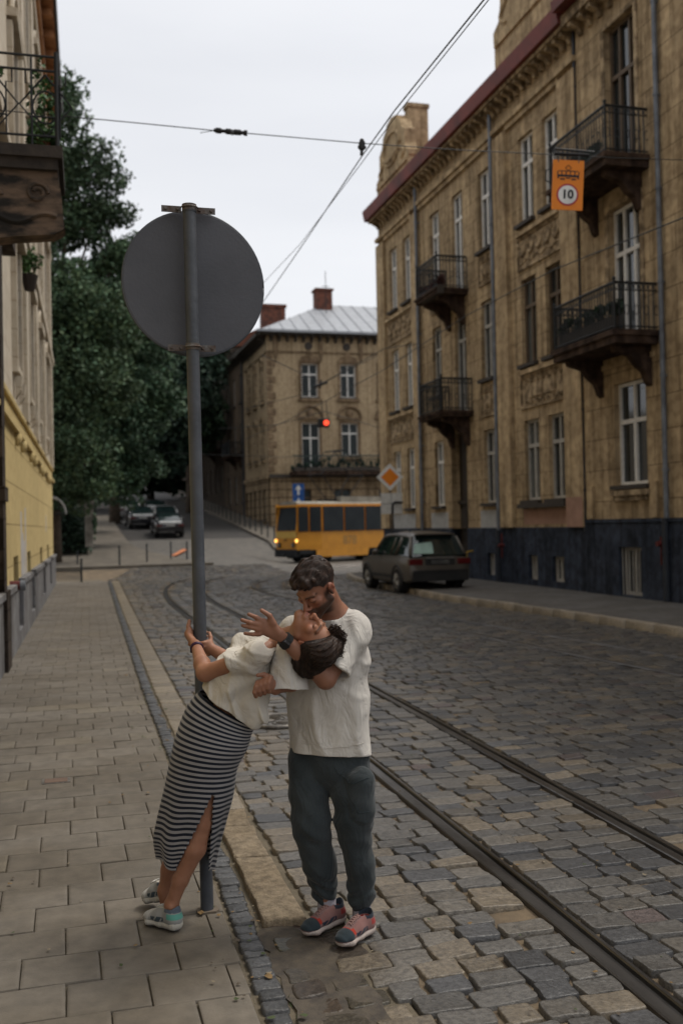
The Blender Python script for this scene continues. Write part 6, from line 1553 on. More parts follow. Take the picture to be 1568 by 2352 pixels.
BP += [(s_econe(Q(646, 1462, 4.42), Q(600, 1437, 4.385), dv(0.35, 0.94, 0), (0.027, 0.017), (0.036, 0.0145)), 0.02), (s_cone(Q(640, 1452, 4.41), Q(622, 1428, 4.39), 0.018, 0.014), 0.015)]
BP += finger([Q(628, 1431, 4.39), Q(619, 1414, 4.38), Q(601, 1402, 4.375)], 0.0135, 0.0095)
BP += finger([Q(602, 1426, 4.385), Q(588, 1418, 4.38), Q(572, 1411, 4.385)], 0.0115, 0.0088)
BP += finger([Q(594, 1434, 4.38), Q(575, 1430, 4.37), Q(556, 1424, 4.375)], 0.0115, 0.0086)
BP += finger([Q(592, 1445, 4.38), Q(575, 1441, 4.372), Q(558, 1437, 4.375)], 0.0108, 0.0083)
BP += finger([Q(596, 1457, 4.385), Q(580, 1457, 4.38), Q(563, 1455, 4.385)], 0.0102, 0.0080)
# right hand: curled into the fold of her shirt, knuckles to the camera
BP += [(s_econe(Q(634, 1580, 4.52), Q(611, 1572, 4.47), dv(0.2, 0.95, 0.1), (0.030, 0.02), (0.036, 0.020)), 0.02)]
for i in range(4):
    a = np.array([623-10*i, 1556+3.5*i]); BP += finger([Q(a[0]-1, a[1]+1, 4.465), Q(a[0]-5, a[1]+12, 4.435), Q(a[0]-8, a[1]+24, 4.435), Q(a[0]-5, a[1]+33, 4.455)], 0.0120, 0.0100, 0.003)
BP += finger([Q(622, 1556, 4.49), Q(606, 1549, 4.47), Q(592, 1551, 4.46)], 0.012, 0.009)
fb = s_union(BP, 0.02); fb = HM.carve(fb); base_ = fb
lid_ = s_union(HM.lids(), 0.003)
def fman(p):
    d = base_(p); q = HM.loc(p)
    near = np.abs(q).max(1) < 0.2
    if near.any(): d[near] = np.minimum(d[near], lid_(p[near]))
    return d
def skin_cols(H, tone, beard=None, lips=(0.30, 0.11, 0.09), hands=()):
    def f(V):
        n = len(V); c = np.tile(np.array(tone), (n, 1)); q = H.loc(V)
        def blend(w_, col_):
            w2 = np.clip(w_, 0, 1)[:, None]; c[:] = c*(1-w2)+np.array(col_)*w2
        hd = (np.abs(q[:, 0]) < 0.11) & (np.abs(q[:, 1]) < 0.14) & (np.abs(q[:, 2]) < 0.15)
        # redder nose, cheeks and ears
        for (x, y, z, r_, k_) in ((0, 0.108, -0.028, 0.016, 0.5), (0.04, 0.07, -0.02, 0.022, 0.4), (-0.04, 0.07, -0.02, 0.022, 0.4), (0.08, -0.01, 0, 0.03, 0.8), (-0.08, -0.01, 0, 0.03, 0.8)):
            d2 = ((q-np.array([x, y, z]))**2).sum(1); blend(np.exp(-d2/(2*r_*r_))*k_*hd, (tone[0]*1.0, tone[1]*0.68, tone[2]*0.62))
        lp = np.exp(-((q[:, 2]+0.061)/0.008)**2)*np.exp(-(q[:, 0]/0.019)**4)*(q[:, 1] > 0.085); blend(lp*0.8*hd, lips)
        # brows, lash line
        for g in (-1, 1):
            u = q[:, 0]*g; bz = 0.024-0.25*np.maximum(0, u-0.036)+0.06*(u-0.012)
            w_ = np.exp(-((q[:, 2]-bz)/0.0042)**2)*sstep(u, 0.008, 0.014)*(1-sstep(u, 0.046, 0.054))*(q[:, 1] > 0.045); blend(w_*hd, (0.025, 0.015, 0.01))
            ez = 0.000-14*(u-0.030)**2*0+(-0.004+18*(u-0.030)**2)
            w_ = np.exp(-((q[:, 2]-ez)/0.0026)**2)*sstep(u, 0.014, 0.018)*(1-sstep(u, 0.042, 0.047))*(q[:, 1] > 0.055); blend(w_*hd, (0.02, 0.012, 0.01))
        if beard is not None:
            low = sstep(-q[:, 2], 0.036, 0.052)*sstep(q[:, 1], -0.02, 0.01)
            mo = np.exp(-((q[:, 2]+0.046)/0.006)**2)*(np.abs(q[:, 0]) < 0.032)*(q[:, 1] > 0.075)
            sdb = sstep(np.abs(q[:, 0]), 0.045, 0.055)*sstep(-q[:, 2], -0.02, 0.01)*sstep(q[:, 1], -0.012, 0.0)*(1-sstep(q[:, 1], 0.02, 0.035))
            lipm = 1-np.clip(lp*1.2, 0, 1)
            nb = sstep(-q[:, 2], 0.125, 0.14)
            blend(np.clip(np.maximum.reduce([low*(1-nb), mo, sdb])*lipm*0.9, 0, 1)*hd, beard)
        return c
    return f
allm = [ankR-(0, 0, 0.08), ankL-(0, 0, 0.08), HM.C+(0, 0, 0.14), HM.C-0.14, HM.C+0.14, shR, shL, elL, wrL, Q(553, 1424, 4.37), Q(590, 1590, 4.40), kR, kL]
lo, hi = bbox(allm, 0.10)
person_mesh('body', fman, lo, hi, 0.0042, m_skin, man, skin_cols(HM, (0.30, 0.152, 0.098), (0.035, 0.021, 0.014)), label='bearded face and bare forearms')
# hair
hk = [nrm((1, 0.3, 0.2))*260, nrm((0.2, 1, -0.3))*300, nrm((-0.5, 0.4, 1))*210]
hairp = s_union([(HM.ell((0, -0.020, 0.036), (0.081, 0.104, 0.092)), 0.02), (HM.ell((0.005, 0.045, 0.088), (0.056, 0.046, 0.030)), 0.025), (HM.ell((-0.022, 0.064, 0.080), (0.034, 0.028, 0.021)), 0.02), (HM.ell((0, -0.02, 0.092), (0.062, 0.072, 0.034)), 0.025)], 0.02)
def fhair(p):
    d = hairp(p); q = HM.loc(p); x, y, z = q.T
    hl = np.where(y > 0.035, 0.050+0.25*(y-0.035), np.where(y > -0.005, -0.002+1.15*(y+0.012), np.interp(y, [-0.11, -0.04, -0.005], [-0.055, -0.040, 0.002])))
    hl = np.interp(y, [-0.12, -0.05, -0.02, 0.0, 0.018, 0.035, 0.06, 0.10], [-0.062, -0.050, -0.012, 0.000, 0.022, 0.062, 0.072, 0.076])
    hl = hl+0.005*np.sin(x*160+1.5*np.sin(x*70+1))*(y > 0.02)+0.003*np.sin(x*390)*(y > 0.02)+0.012*np.cos(np.clip(x*38, -1.5, 1.5)*1.0)*(y > 0.03)-0.006*(y > 0.03)
    hl = hl-0.02*np.maximum(0, 0.02-np.abs(x))*0
    d = d+0.0022*np.sin(x*330+y*60+3*np.sin(z*60))*np.clip(z*12, 0.2, 1)+0.0016*np.sin(x*520+y*150+z*80)
    d = d+(0.0035*np.sin(x*95+2.5*np.sin(y*50)+z*30)+0.003*np.sin(y*120+x*70))*sstep(z, 0.05, 0.10)
    thin = 0.0065*(1-sstep(z, 0.02, 0.085))     # clipped short at the sides
    return np.maximum(d+thin, hl-z)
def haircol(H, c1, c2, fz=(0.0, 0.1)):
    def f(V):
        q = H.loc(V); w_ = sstep(q[:, 2], *fz)[:, None]; r_ = (0.75+0.5*(0.5+0.5*np.sin(q[:, 0]*260+4*np.sin(q[:, 1]*40))))[:, None]
        return (np.array(c1)*(1-w_)+np.array(c2)*w_)*r_
    return f
hm_o = person_mesh('hair', fhair, HM.C-0.17, HM.C+0.17, 0.0035, m_hairm, man, haircol(HM, (0.11, 0.062, 0.042), (0.040, 0.022, 0.015), (-0.045, 0.045)))
HMAN = []
def strands(H, f, root_obj, base, n, starts, dirf, ln, r_, m, seed=1):
    rg_ = np.random.default_rng(seed); P0 = starts(rg_, n); W0 = H.p(0, 0, 0)+(P0@H.B)*H.s
    e = 1e-3; paths = [W0]; cur = W0.copy()
    def snap(P, lift, it=6):
        for _ in range(it):
            g = np.stack([f(P+np.eye(3)[k]*e)-f(P-np.eye(3)[k]*e) for k in range(3)], 1)/(2*e); P = P-g*((f(P)-lift)/np.maximum((g**2).sum(1), 0.4))[:, None]*0.7
        return P
    cur = snap(cur, 0.0, 8); paths = [cur]; lens = rg_.uniform(0.6, 1.2, (n, 1))*ln/6; jit = rg_.normal(size=(n, 3))*0.16
    for k in range(6):
        q = H.loc(cur); d = dirf(q)+jit; d /= np.linalg.norm(d, axis=1)[:, None]; cur = cur+(d@H.B)*lens; cur = snap(cur, 0.0008+0.0006*k, 3); paths.append(cur)
    P = np.stack(paths, 1); base = np.array(base); V = []; F = []
    sd = nrm(H.L)
    for i in range(n):
        n0 = len(V)
        for k in range(7):
            p = P[i, k]-base; rr = r_*(1-0.75*k/6); t = P[i, min(k+1, 6)]-P[i, max(k-1, 0)]; a = np.cross(t, sd+0.01); a /= np.linalg.norm(a)+1e-9; b = np.cross(t, a); b /= np.linalg.norm(b)+1e-9
            V += [p+a*rr, p-a*rr*0.5+b*rr*0.87, p-a*rr*0.5-b*rr*0.87]
        for k in range(6):
            for j in range(3):
                u_ = n0+k*3+j; v_ = n0+k*3+(j+1) % 3; F.append((u_, v_, v_+3, u_+3))
    return np_obj('strands', np.array(V), F, m, root_obj, smooth=True)
# shirt
slL = lerp(shL, elL, 0.80)+dv(0.012, -0.005, 0.0); slR = Q(665, 1579, 4.575)
SP = [(s_econe(Q(754, 1760, 4.79), Q(753, 1600, 4.79), side_m, (0.200, 0.145), (0.196, 0.140)), 0.05), (s_econe(Q(753, 1600, 4.79), Q(753, 1500, 4.765), side_m, (0.196, 0.140), (0.192, 0.135)), 0.05),
      (s_econe(Q(753, 1500, 4.765), Q(760, 1438, 4.74), side_m, (0.192, 0.135), (0.150, 0.095)), 0.05), (s_cone(nkb+dv(0, -0.03, 0), shL+dv(-0.01, -0.015, 0), 0.080, 0.066), 0.05), (s_cone(nkb+dv(0, -0.03, 0), shR+dv(0.01, -0.01, 0), 0.080, 0.068), 0.05)]
sh_ = s_union(SP, 0.04)
kk = [dv(34, 6, 10), dv(20, -9, 25), dv(58, 14, 12), dv(12, 42, 20), dv(75, -20, 5)]
axL = nrm(slL-shL); axR = nrm(slR-shR)
slLs = s_union([(s_cone(shL, slL+axL*0.05, 0.070, 0.080), 0.03)]); slRs = s_union([(s_cone(shR+dv(-0.01, 0, 0), slR+axR*0.05, 0.070, 0.092), 0.03), (s_cone(Q(657, 1490, 4.555), Q(653, 1600, 4.53), 0.050, 0.056), 0.03)])
def smin2(a, b, k):
    h = np.clip(0.5+0.5*(a-b)/k, 0, 1); return a*(1-h)+b*h-k*h*(1-h)
def shl_(p):
    d = sh_(p); d = smin2(d, np.maximum(slLs(p), (p-slL)@axL), 0.035)
    return smin2(d, np.maximum(slRs(p), (p-Q(665, 1580, 4.575))@dv(-0.06, -1, 0.1)), 0.03)
def fsm(p):
    u = (p-Q(754, 1740, 4.79))@CU; lowf = 1-sstep(u, 0.1, 0.55)
    d = shl_(p); w1 = p@kk[0]*0.8+1.5*np.sin(p@dv(3, 9, 4))+0.8*np.sin(p@dv(11, 5, 2)); d = d-0.009*np.maximum(0, np.sin(w1))**4*(0.35+0.65*np.sin(p@dv(5, 7, 3))**2)-0.004*np.maximum(0, np.sin(p@dv(26, 34, 14)+1.2*np.sin(p@dv(8, 4, 0))))**5*np.exp(-((u-0.42)/0.16)**2)
    d = d+(0.3+0.7*lowf)*(0.0045*np.sin(p@kk[0]+1.2*np.sin(p@kk[3]*0.3))+0.003*np.sin(p@kk[1]+2)) + 0.0022*np.sin(p@kk[2]+1)
    # crossing creases fanning from the armpit
    a = p-shL; ar = np.arctan2(a@CU, a@CR); rr = np.sqrt((a@CU)**2+(a@CR)**2)
    d = d+0.0065*np.sin(ar*8+rr*10)*np.exp(-((rr-0.16)/0.07)**2)*sstep(rr, 0.06, 0.14)
    return d
ffs = fsm
ffs = scut(ffs, Q(754, 1728, 4.79), dv(-0.03, -1, 0.10))
def clip_sleeve(f, s0_, ax_, end, R_):
    # cut the sleeve only near the arm
    def g(p):
        d = f(p); q = p-end; t = q@ax_; r_ = np.linalg.norm(q-np.outer(t, ax_), axis=1)
        m = (r_ < R_) & (t > -0.02); d = d.copy(); d[m] = np.maximum(d[m], t[m]); return d
    return g
sleeveonlyL = s_union([(s_cone(shL+dv(0.005, 0, 0), slL+axL*0.0, 0.078, 0.080), 0.03)]); sleeveonlyR = s_union([(s_cone(shR, slR, 0.078, 0.092), 0.03)])
torso_only = s_union(SP[:5], 0.04)
def fshirt(p):
    d = ffs(p)
    for so_, ax_, end in ((sleeveonlyL, axL, slL), (sleeveonlyR, axR, slR)):
        t = (p-end)@ax_
        c_ = np.linalg.norm((p-end)-np.outer(t, ax_), axis=1)
        cav = np.maximum(c_-(0.066 if ax_ is axL else 0.079), -(t+0.05)); cav = np.maximum(cav, t-0.05); 
        d = np.maximum(d, -cav)
    # neckline
    nk = s_cone(nkb+dv(0.0, -0.012, 0.0), HM.p(0, -0.03, -0.05)+dv(0, 0.05, 0.03), 0.074, 0.082)(p)
    return np.maximum(d, -nk)
lo, hi = bbox([Q(754, 1740, 4.79), shR, shL, slL, slR, nkb, Q(655, 1740, 4.8), Q(855, 1740, 4.8)], 0.14)
shm = person_mesh('tee_shirt', fshirt, lo, hi, 0.0042, m_shirtm, man)
# ribbed hem band and side vent
def st_m(rg_, n):
    a = rg_.uniform(0, 6.283, n); r_ = np.sqrt(rg_.uniform(0, 1, n)); return np.stack([0.075*r_*np.cos(a), -0.015+0.095*r_*np.sin(a), 0.13-0.08*r_**2], 1)
def dir_m(q): return np.stack([q[:, 0]*6-0.35, 0.9-np.abs(q[:, 0])*2, -0.15-np.maximum(0, -q[:, 1])*9], 1)
m_str = mat('hair_strand', (0.050, 0.027, 0.018), 0.45, (0.014, 0.009, 0.007), 45, spec=0.4)
strands(HM, fhair, hm_o, man.location, 3800, st_m, dir_m, 0.050, 0.0014, m_str, 4)
# trousers
TP = [(s_econe(Q(757, 1690, 4.795), Q(757, 1760, 4.785), side_m, (0.182, 0.125), (0.195, 0.128)), 0.05)]
for c_, pts in (('R', [(708, 1745, 4.80, .098), (708, 1820, 4.75, .094), (714, 1892, 4.71, .088), (733, 1985, 4.765, .080), (744, 2035, 4.795, .064)]), ('L', [(803, 1745, 4.77, .097), (806, 1820, 4.71, .093), (812, 1892, 4.68, .084), (826, 1985, 4.71, .068), (831, 2052, 4.74, .066)])):
    for i in range(len(pts)-1): TP.append((s_cone(Q(*pts[i][:3]), Q(*pts[i+1][:3]), pts[i][3], pts[i+1][3]), 0.022))
cuR = (Q(746, 2046, 4.795), Q(751, 2064, 4.80)); cuL = (Q(830, 2066, 4.74), Q(828, 2084, 4.745))
TP += [(s_cone(*cuR, 0.056, 0.044), 0.015), (s_cone(*cuL, 0.058, 0.044), 0.015)]
# cargo pocket on his left thigh
TP += [(s_econe(Q(826, 1795, 4.655), Q(830, 1862, 4.645), dv(0.9, 0, 0.4), (0.072, 0.072), (0.068, 0.068)), 0.006)]
tr_ = s_union(TP, 0.022)
def ftr(p):
    d = tr_(p); z = p[:, 2]
    lw = np.exp(-((z-0.14)/0.12)**2); kn = 0.8*np.exp(-((z-0.5)/0.14)**2)
    d = d+0.006*lw*np.sin(z*85+7*np.sin(p@dv(12, 0, 9)))+0.0045*kn*np.sin(p@dv(18, 62, 8)+2*np.sin(p@dv(20, 0, 10)))+0.003*np.sin(p@dv(26, 13, 22)+z*9)
    fly = np.exp(-(((p-Q(757, 1790, 4.66))@CR)/0.12)**2)*np.exp(-((z-0.82)/0.1)**2); d = d+0.004*fly*np.sin(p@dv(30, 45, 0))
    return d
lo, hi = bbox([Q(757, 1680, 4.79), Q(655, 1800, 4.8), Q(860, 1800, 4.7), Q(725, 2070, 4.8), Q(850, 2095, 4.74)], 0.12)
trs = person_mesh('trousers', scut(lambda p: np.maximum(ftr(p), -1), Q(757, 1668, 4.79), dv(0, 1, 0)), lo, hi, 0.0045, m_trou, man)
# pocket seams, hem stitching and waist vent as fine raised lines
def proj_tube(pts, r_, f, m, name, root, it=14, lift=0.001):
    P = np.array(pts, float); e = 1e-3
    for _ in range(it):
        g = np.stack([f(P+np.eye(3)[i]*e)-f(P-np.eye(3)[i]*e) for i in range(3)], 1)/(2*e); L_ = np.maximum((g**2).sum(1), 0.2); P = P-g*((f(P)-lift)/L_)[:, None]*0.7
    mb = MB(); rl = np.array(root.location) if root.parent is None else np.array(root.location)*0+np.array(root.parent.location)
    mb.tube([tuple(q-rl) for q in P], r_, 5); return mb.build(name, m, root, smooth=True)
def pline(a, n=14):
    P = []; 
    for i in range(len(a)-1):
        for k in range(n): P.append(Q(*lerp(a[i], a[i+1], k/n)))
    P.append(Q(*a[-1])); return P
m_seam = fabric('seam_thread', (0.025, 0.035, 0.04), (0.02, 0.028, 0.03)); m_seamw = fabric('shirt_seam', (0.50, 0.47, 0.42), (0.45, 0.42, 0.37))
ftrw = lambda p: ftr(p)
proj_tube(pline([(770, 1762, 4.6), (783, 1800, 4.58), (800, 1805, 4.56), (848, 1785, 4.6)]), 0.0022, ftrw, m_seam, 'pocket_seam', trs)
proj_tube(pline([(805, 1850, 4.55), (822, 1872, 4.55), (850, 1866, 4.58)]), 0.0026, ftrw, m_seam, 'pocket_flap', trs)
fsh_cut = fsm
proj_tube(pline([(657, 1712, 4.6), (700, 1719, 4.6), (754, 1722, 4.6), (800, 1720, 4.6), (848, 1706, 4.65)]), 0.0016, fsh_cut, m_seamw, 'hem_seam', shm)
# socks
for a_, lab in ((ankR, 0), (ankL, 1)):
    mb = MB(); rl = Vector(man.location); mb.tube([tuple(Vector(a_+dv(0, 0.03, 0))-rl), tuple(Vector(a_-np.array([0, 0, 0.03]))-rl), tuple(Vector(a_-np.array([0, 0, 0.075]))-rl)], [0.0445, 0.0455, 0.047], 20); mb.build('sock', m_sock, man, smooth=True)
# ---------------------------------------------------------------- shoes
def shoe(root, heel, toe, cols, lace_m, lift=0.0, wd=0.047, ankle=None, tilt=0.0, chunky=1.0):
    heel = np.asarray(heel, float); toe = np.asarray(toe, float); d = toe-heel; Ln = np.linalg.norm(d[:2]); x = nrm((d[0], d[1], 0)); z = np.array([0, 0, 1.0]); y = np.cross(z, x)
    if tilt: x2 = x*math.cos(tilt)-z*math.sin(tilt); z = z*math.cos(tilt)+x*math.sin(tilt); x = x2
    o_ = heel+np.array([0, 0, lift]); B = np.array([x, y, z])
    def P(a, b, c): return o_+x*a*Ln+y*b+z*c
    def C(a, b, ra, rb, k=0.02): return (s_cone(P(*a), P(*b), ra, rb), k)
    so_ = s_union([(s_econe(P(0.12, 0, 0.021), P(0.45, 0, 0.021), y, (wd*0.80, 0.020), (wd*0.80, 0.020)), 0.02), (s_econe(P(0.45, 0, 0.021), P(0.76, 0.002, 0.021), y, (wd*0.80, 0.020), (wd*1.02, 0.020)), 0.02), (s_econe(P(0.76, 0.002, 0.021), P(0.90, 0, 0.024), y, (wd*1.02, 0.020), (wd*0.72, 0.018)), 0.02), (s_econe(P(0.10, 0, 0.028), P(0.3, 0, 0.024), y, (wd*0.86, 0.030), (wd*0.8, 0.022)), 0.01)], 0.02)
    def fso(p): 
        q = (p-o_)@B.T; return np.maximum(np.maximum(so_(p)+0.0008*np.sin(q[:, 0]*500), -(q[:, 2]-0.001-0.014*sstep(q[:, 0]/Ln, 0.86, 1.0))), q[:, 2]-(0.047*(1-sstep(q[:, 0]/Ln, 0.15, 0.6))+0.034*sstep(q[:, 0]/Ln, 0.15, 0.6)))
    ak = P(0.22, 0, 0.095) if ankle is None else ankle
    up = s_union([C((0.13, 0, 0.055), (0.17, 0, 0.085), 0.037, 0.036), (s_econe(P(0.15, 0, 0.05), P(0.5, 0, 0.055), y, (0.038, 0.036), (0.040, 0.034)), 0.02), (s_econe(P(0.5, 0, 0.055), P(0.78, 0, 0.040), y, (0.042, 0.034), (0.045, 0.026)), 0.02), (s_econe(P(0.78, 0, 0.040), P(0.90, 0, 0.036), y, (0.044, 0.024), (0.036, 0.020)), 0.015), C((0.22, 0, 0.078), (0.45, 0, 0.080), 0.034, 0.022), (s_cone(P(0.12, 0, 0.08), P(0.1, 0, 0.10), 0.026, 0.022), 0.01)], 0.02)
    def fup(p):
        q = (p-o_)@B.T; d_ = np.maximum(up(p), -(q[:, 2]-0.022)); cav = s_cone(P(0.17, 0, 0.16), P(0.20, 0, 0.075), 0.036, 0.030)(p); cav2 = s_cone(P(0.17, 0, 0.14), P(0.33, 0, 0.115), 0.03, 0.02)(p)
        return np.maximum(np.maximum(d_, -cav), -cav2)
    lo, hi = bbox([P(0, 0, 0), P(1, 0, 0.1), P(0.1, 0.05, 0.12), P(0.8, -0.05, 0)], 0.035)
    def cup(V):
        q = (V-o_)@B.T; u = q[:, 0]/Ln; s = np.abs(q[:, 1]); zz_ = q[:, 2]; c = np.tile(np.array(cols['base']), (len(V), 1))
        def put(m, col_): c[m] = col_
        put((u > 0.72) & (zz_ > 0.030), cols['toe']); put((u > 0.30) & (u < 0.66) & (s > 0.022) & (zz_ > 0.032+0.05*np.abs(u-0.5)) & (zz_ < 0.062-0.03*np.abs(u-0.4)), cols['panel'])
        put((u < 0.20) & (zz_ > 0.058) & (zz_ < 0.082), cols['heel']); put((u < 0.30) & (zz_ > 0.088), cols['collar']); put((u > 0.66) & (u < 0.72) & (zz_ > 0.05), cols['accent'])
        put((s < 0.020) & (u > 0.34) & (u < 0.70) & (zz_ > 0.06), cols['tongue'])
        st = (np.sin((u*6+zz_*22)*6.28) > 0.72) & (u > 0.34) & (u < 0.66) & (s > 0.024) & (zz_ > 0.034) & (zz_ < 0.068); put(st, cols['base'])
        put((zz_ < 0.033), cols['foxing']); return c
    rt = root
    a_ = person_mesh('shoe', fup, lo, hi, 0.0032, m_shoe, rt, cup)
    V, F = surface(fso, lo, hi, 0.0032); cs = np.tile(np.array(cols['sole']), (len(V), 1)); q = (V-o_)@B.T; cs[q[:, 2] < 0.010] = cols['outsole']
    np_obj('sole', V-np.array(rt.location), F, m_sole, a_, smooth=True, cols=cs)
    mb = MB(); rl = np.array(rt.location)
    e = 1e-3
    for i, u in enumerate(np.linspace(0.40, 0.66, 5)):
        for sg in (-1, 1):
            pts = np.array([P(u+0.01*sg*t+ (0.035*t), sg*(-0.019+0.038*t), 0.11) for t in np.linspace(0, 1, 7)])
            for _ in range(8):
                g = np.stack([fup(pts+np.eye(3)[k]*e)-fup(pts-np.eye(3)[k]*e) for k in range(3)], 1)/(2*e); pts = pts-g*((fup(pts)-0.002)/np.maximum((g**2).sum(1), 0.3))[:, None]*0.7
            mb.tube([tuple(k-rl) for k in pts], 0.0028, 5)
    mb.build('laces', lace_m, a_)
    return a_
MC = dict(base=(0.22, 0.115, 0.105), toe=(0.028, 0.040, 0.048), panel=(0.018, 0.026, 0.045), heel=(0.30, 0.035, 0.03), collar=(0.02, 0.028, 0.04), accent=(0.34, 0.04, 0.025), tongue=(0.20, 0.12, 0.115), foxing=(0.24, 0.135, 0.125), sole=(0.46, 0.39, 0.35), outsole=(0.30, 0.20, 0.17))
gz = lambda p: np.array([p[0], p[1], 0.006])
shoe(man, gz(gnd(788, 2118)), gz(gnd(694, 2158)), MC, m_lace)
shoe(man, gz(gnd(853, 2142)), gz(gnd(776, 2184)), MC, m_lace)
# smart watch on his left wrist
wc = lerp(wrL, elL, 0.03); ax_ = nrm(elL-wrL); rl = np.array(man.location)
wt_ = empty('wrist_watch', tuple(wc), 'chunky black watch on the wrist of the man holding the woman', 'watch')
mb = MB(); s1 = nrm(np.cross(ax_, CB)); s2 = np.cross(s1, ax_)
for t in (-0.013, -0.0045, 0.0045, 0.013): mb.tube([tuple(ax_*t+s1*0.031*math.cos(a)+s2*0.027*math.sin(a)) for a in np.linspace(0, 2*math.pi, 25)], 0.0052, 6)
mb.build('strap', m_blkp, wt_, smooth=True)
mb = MB(); n0 = s2*0.90+s1*0.45; n0 = nrm(n0); t1 = nrm(np.cross(n0, ax_)); cz = n0*0.028
pts_ = []
for t in np.linspace(0, 2*math.pi, 25)[:-1]: 
    c_, s__ = math.cos(t), math.sin(t); k_ = 0.0215/max(abs(c_), abs(s__), 0.86); pts_.append(ax_*c_*k_*1.05+t1*s__*k_)
mb.quad(*[tuple(cz+n0*0.011+q*0.9) for q in pts_]); mb.quad(*[tuple(cz-n0*0.004+q) for q in pts_[::-1]])
for i in range(24):
    j = (i+1) % 24; mb.quad(tuple(cz-n0*0.004+pts_[i]), tuple(cz-n0*0.004+pts_[j]), tuple(cz+n0*0.011+pts_[j]*0.9), tuple(cz+n0*0.011+pts_[i]*0.9))
mb.build('case', m_sb, wt_)

# ---------------------------------------------------------------- woman
wom = empty('person', (0.45, 4.95, 0.0), 'woman in cream top and striped skirt leaning back, holding the sign pole', 'person')
HW_ = Head(Q(714, 1461, 4.52), (0.36, 0.80, 0.47), (0.84, -0.50, 0.18), 0.97)
nb_ = Q(632, 1474, 4.67)
wsL, weL, wwL = Q(592, 1506, 4.52), Q(471, 1546, 4.62), Q(450, 1482, 4.86)
wsR, weR, wwR = Q(590, 1478, 4.78), Q(528, 1516, 4.92), Q(474, 1483, 4.975)
pw = Q(505, 1690, 4.72); ww_ = Q(522, 1625, 4.70); cw = Q(565, 1540, 4.67)
khL, kkL, kaL = Q(500, 1720, 4.70), Q(464, 1885, 4.735), Q(394, 2078, 4.765)
khR, kkR, kaR = Q(495, 1715, 4.78), Q(412, 1880, 4.90), Q(378, 2046, 4.955)
side_w = nrm(dv(-0.25, -0.15, 1.0))
WP = HW_.prims(True)
WP += [(s_cone(nb_, HW_.p(0, -0.02, -0.055), 0.052, 0.047), 0.03), (s_econe(cw, ww_, side_w, (0.12, 0.07), (0.09, 0.055)), 0.03), (s_econe(ww_, pw, side_w, (0.09, 0.055), (0.11, 0.08)), 0.03), (s_econe(nb_, cw, side_w, (0.06, 0.04), (0.11, 0.07)), 0.03),
       (s_cone(nb_, wsL, 0.034, 0.036), 0.02), (s_cone(nb_, wsR, 0.034, 0.036), 0.02),
       (s_cone(wsL, weL, 0.040, 0.038), 0.02), (s_cone(weL, lerp(weL, wwL, 0.3), 0.038, 0.037), 0.02), (s_cone(lerp(weL, wwL, 0.3), wwL, 0.037, 0.0235), 0.02),
       (s_cone(wsR, weR, 0.045, 0.037), 0.02), (s_cone(weR, wwR, 0.037, 0.0235), 0.02),
       (s_cone(khL, kkL, 0.068, 0.052), 0.02), (s_cone(khR, kkR, 0.070, 0.052), 0.02)]
for k_, a_ in ((kkL, kaL), (kkR, kaR)):
    bk = dv(0.012, 0, 0)
    WP += [(s_cone(k_, lerp(k_, a_, 0.32)+bk, 0.050, 0.053), 0.02), (s_cone(lerp(k_, a_, 0.32)+bk, lerp(k_, a_, 0.7), 0.052, 0.037), 0.02), (s_cone(lerp(k_, a_, 0.7), a_, 0.037, 0.031), 0.02), (s_cone(a_, a_+np.array([0, 0, -0.05])+dv(0.008, 0, 0), 0.032, 0.032), 0.02)]
WP += [(s_cone(kaL+dv(0.0, 0, 0.02), kaL+dv(0.0, 0.0, 0.028), 0.016, 0.013), 0.012)]
# hands round the pole
pz = Q(459, 1462, 5.0); pcx, pcy = PX+lean[0]*pz[2]/ht, PY+lean[1]*pz[2]/ht
def rp(ang, z, r_=0.045):  # point round the pole: ang 0 = right, 90 = away, 180 = left
    a = R(ang); e1 = np.array([cr[0], cr[1], 0]); e2 = np.array([cf[0], cf[1], 0]); return np.array([pcx, pcy, z])+e1*r_*math.cos(a)+e2*r_*math.sin(a)
hz = pz[2]
WP += [(s_econe(wwL, rp(200, hz+0.005, 0.055), dv(0.1, 0.2, 1), (0.024, 0.020), (0.033, 0.018)), 0.02), (s_econe(rp(200, hz+0.01, 0.055), rp(172, hz+0.022, 0.050), np.array([0, 0, 1.0]), (0.034, 0.016), (0.036, 0.014)), 0.015)]
WP += finger([rp(205, hz+0.03, 0.055), rp(196, hz+0.055, 0.058), rp(190, hz+0.082, 0.052)], 0.013, 0.0085)
for i in range(4):
    z_ = hz+0.032-0.021*i-0.006; WP += finger([rp(180, z_, 0.052), rp(140, z_-0.003, 0.046), rp(95, z_-0.006, 0.043), rp(50, z_-0.008, 0.043)], 0.0105, 0.0080, 0.003)
hz2 = Q(464, 1484, 5.0)[2]
WP += [(s_econe(wwR, rp(-25, hz2, 0.052), np.array([0, 0, 1.0]), (0.024, 0.018), (0.032, 0.015)), 0.02)]
WP += finger([rp(-15, hz2+0.02, 0.055), rp(5, hz2+0.045, 0.052), rp(25, hz2+0.064, 0.048)], 0.012, 0.0085)
for i in range(4):
    z_ = hz2+0.022-0.020*i; WP += finger([rp(-30, z_, 0.050), rp(-60, z_, 0.046), rp(-100, z_-0.002, 0.044), rp(-140, z_-0.004, 0.044)] if i < 2 else [rp(-30, z_, 0.050), rp(10, z_, 0.048), rp(50, z_-0.002, 0.045), rp(80, z_-0.004, 0.044)], 0.0102, 0.0078, 0.003)
fw0 = HW_.carve(s_union(WP, 0.02)); lidw = s_union(HW_.lids(), 0.003)
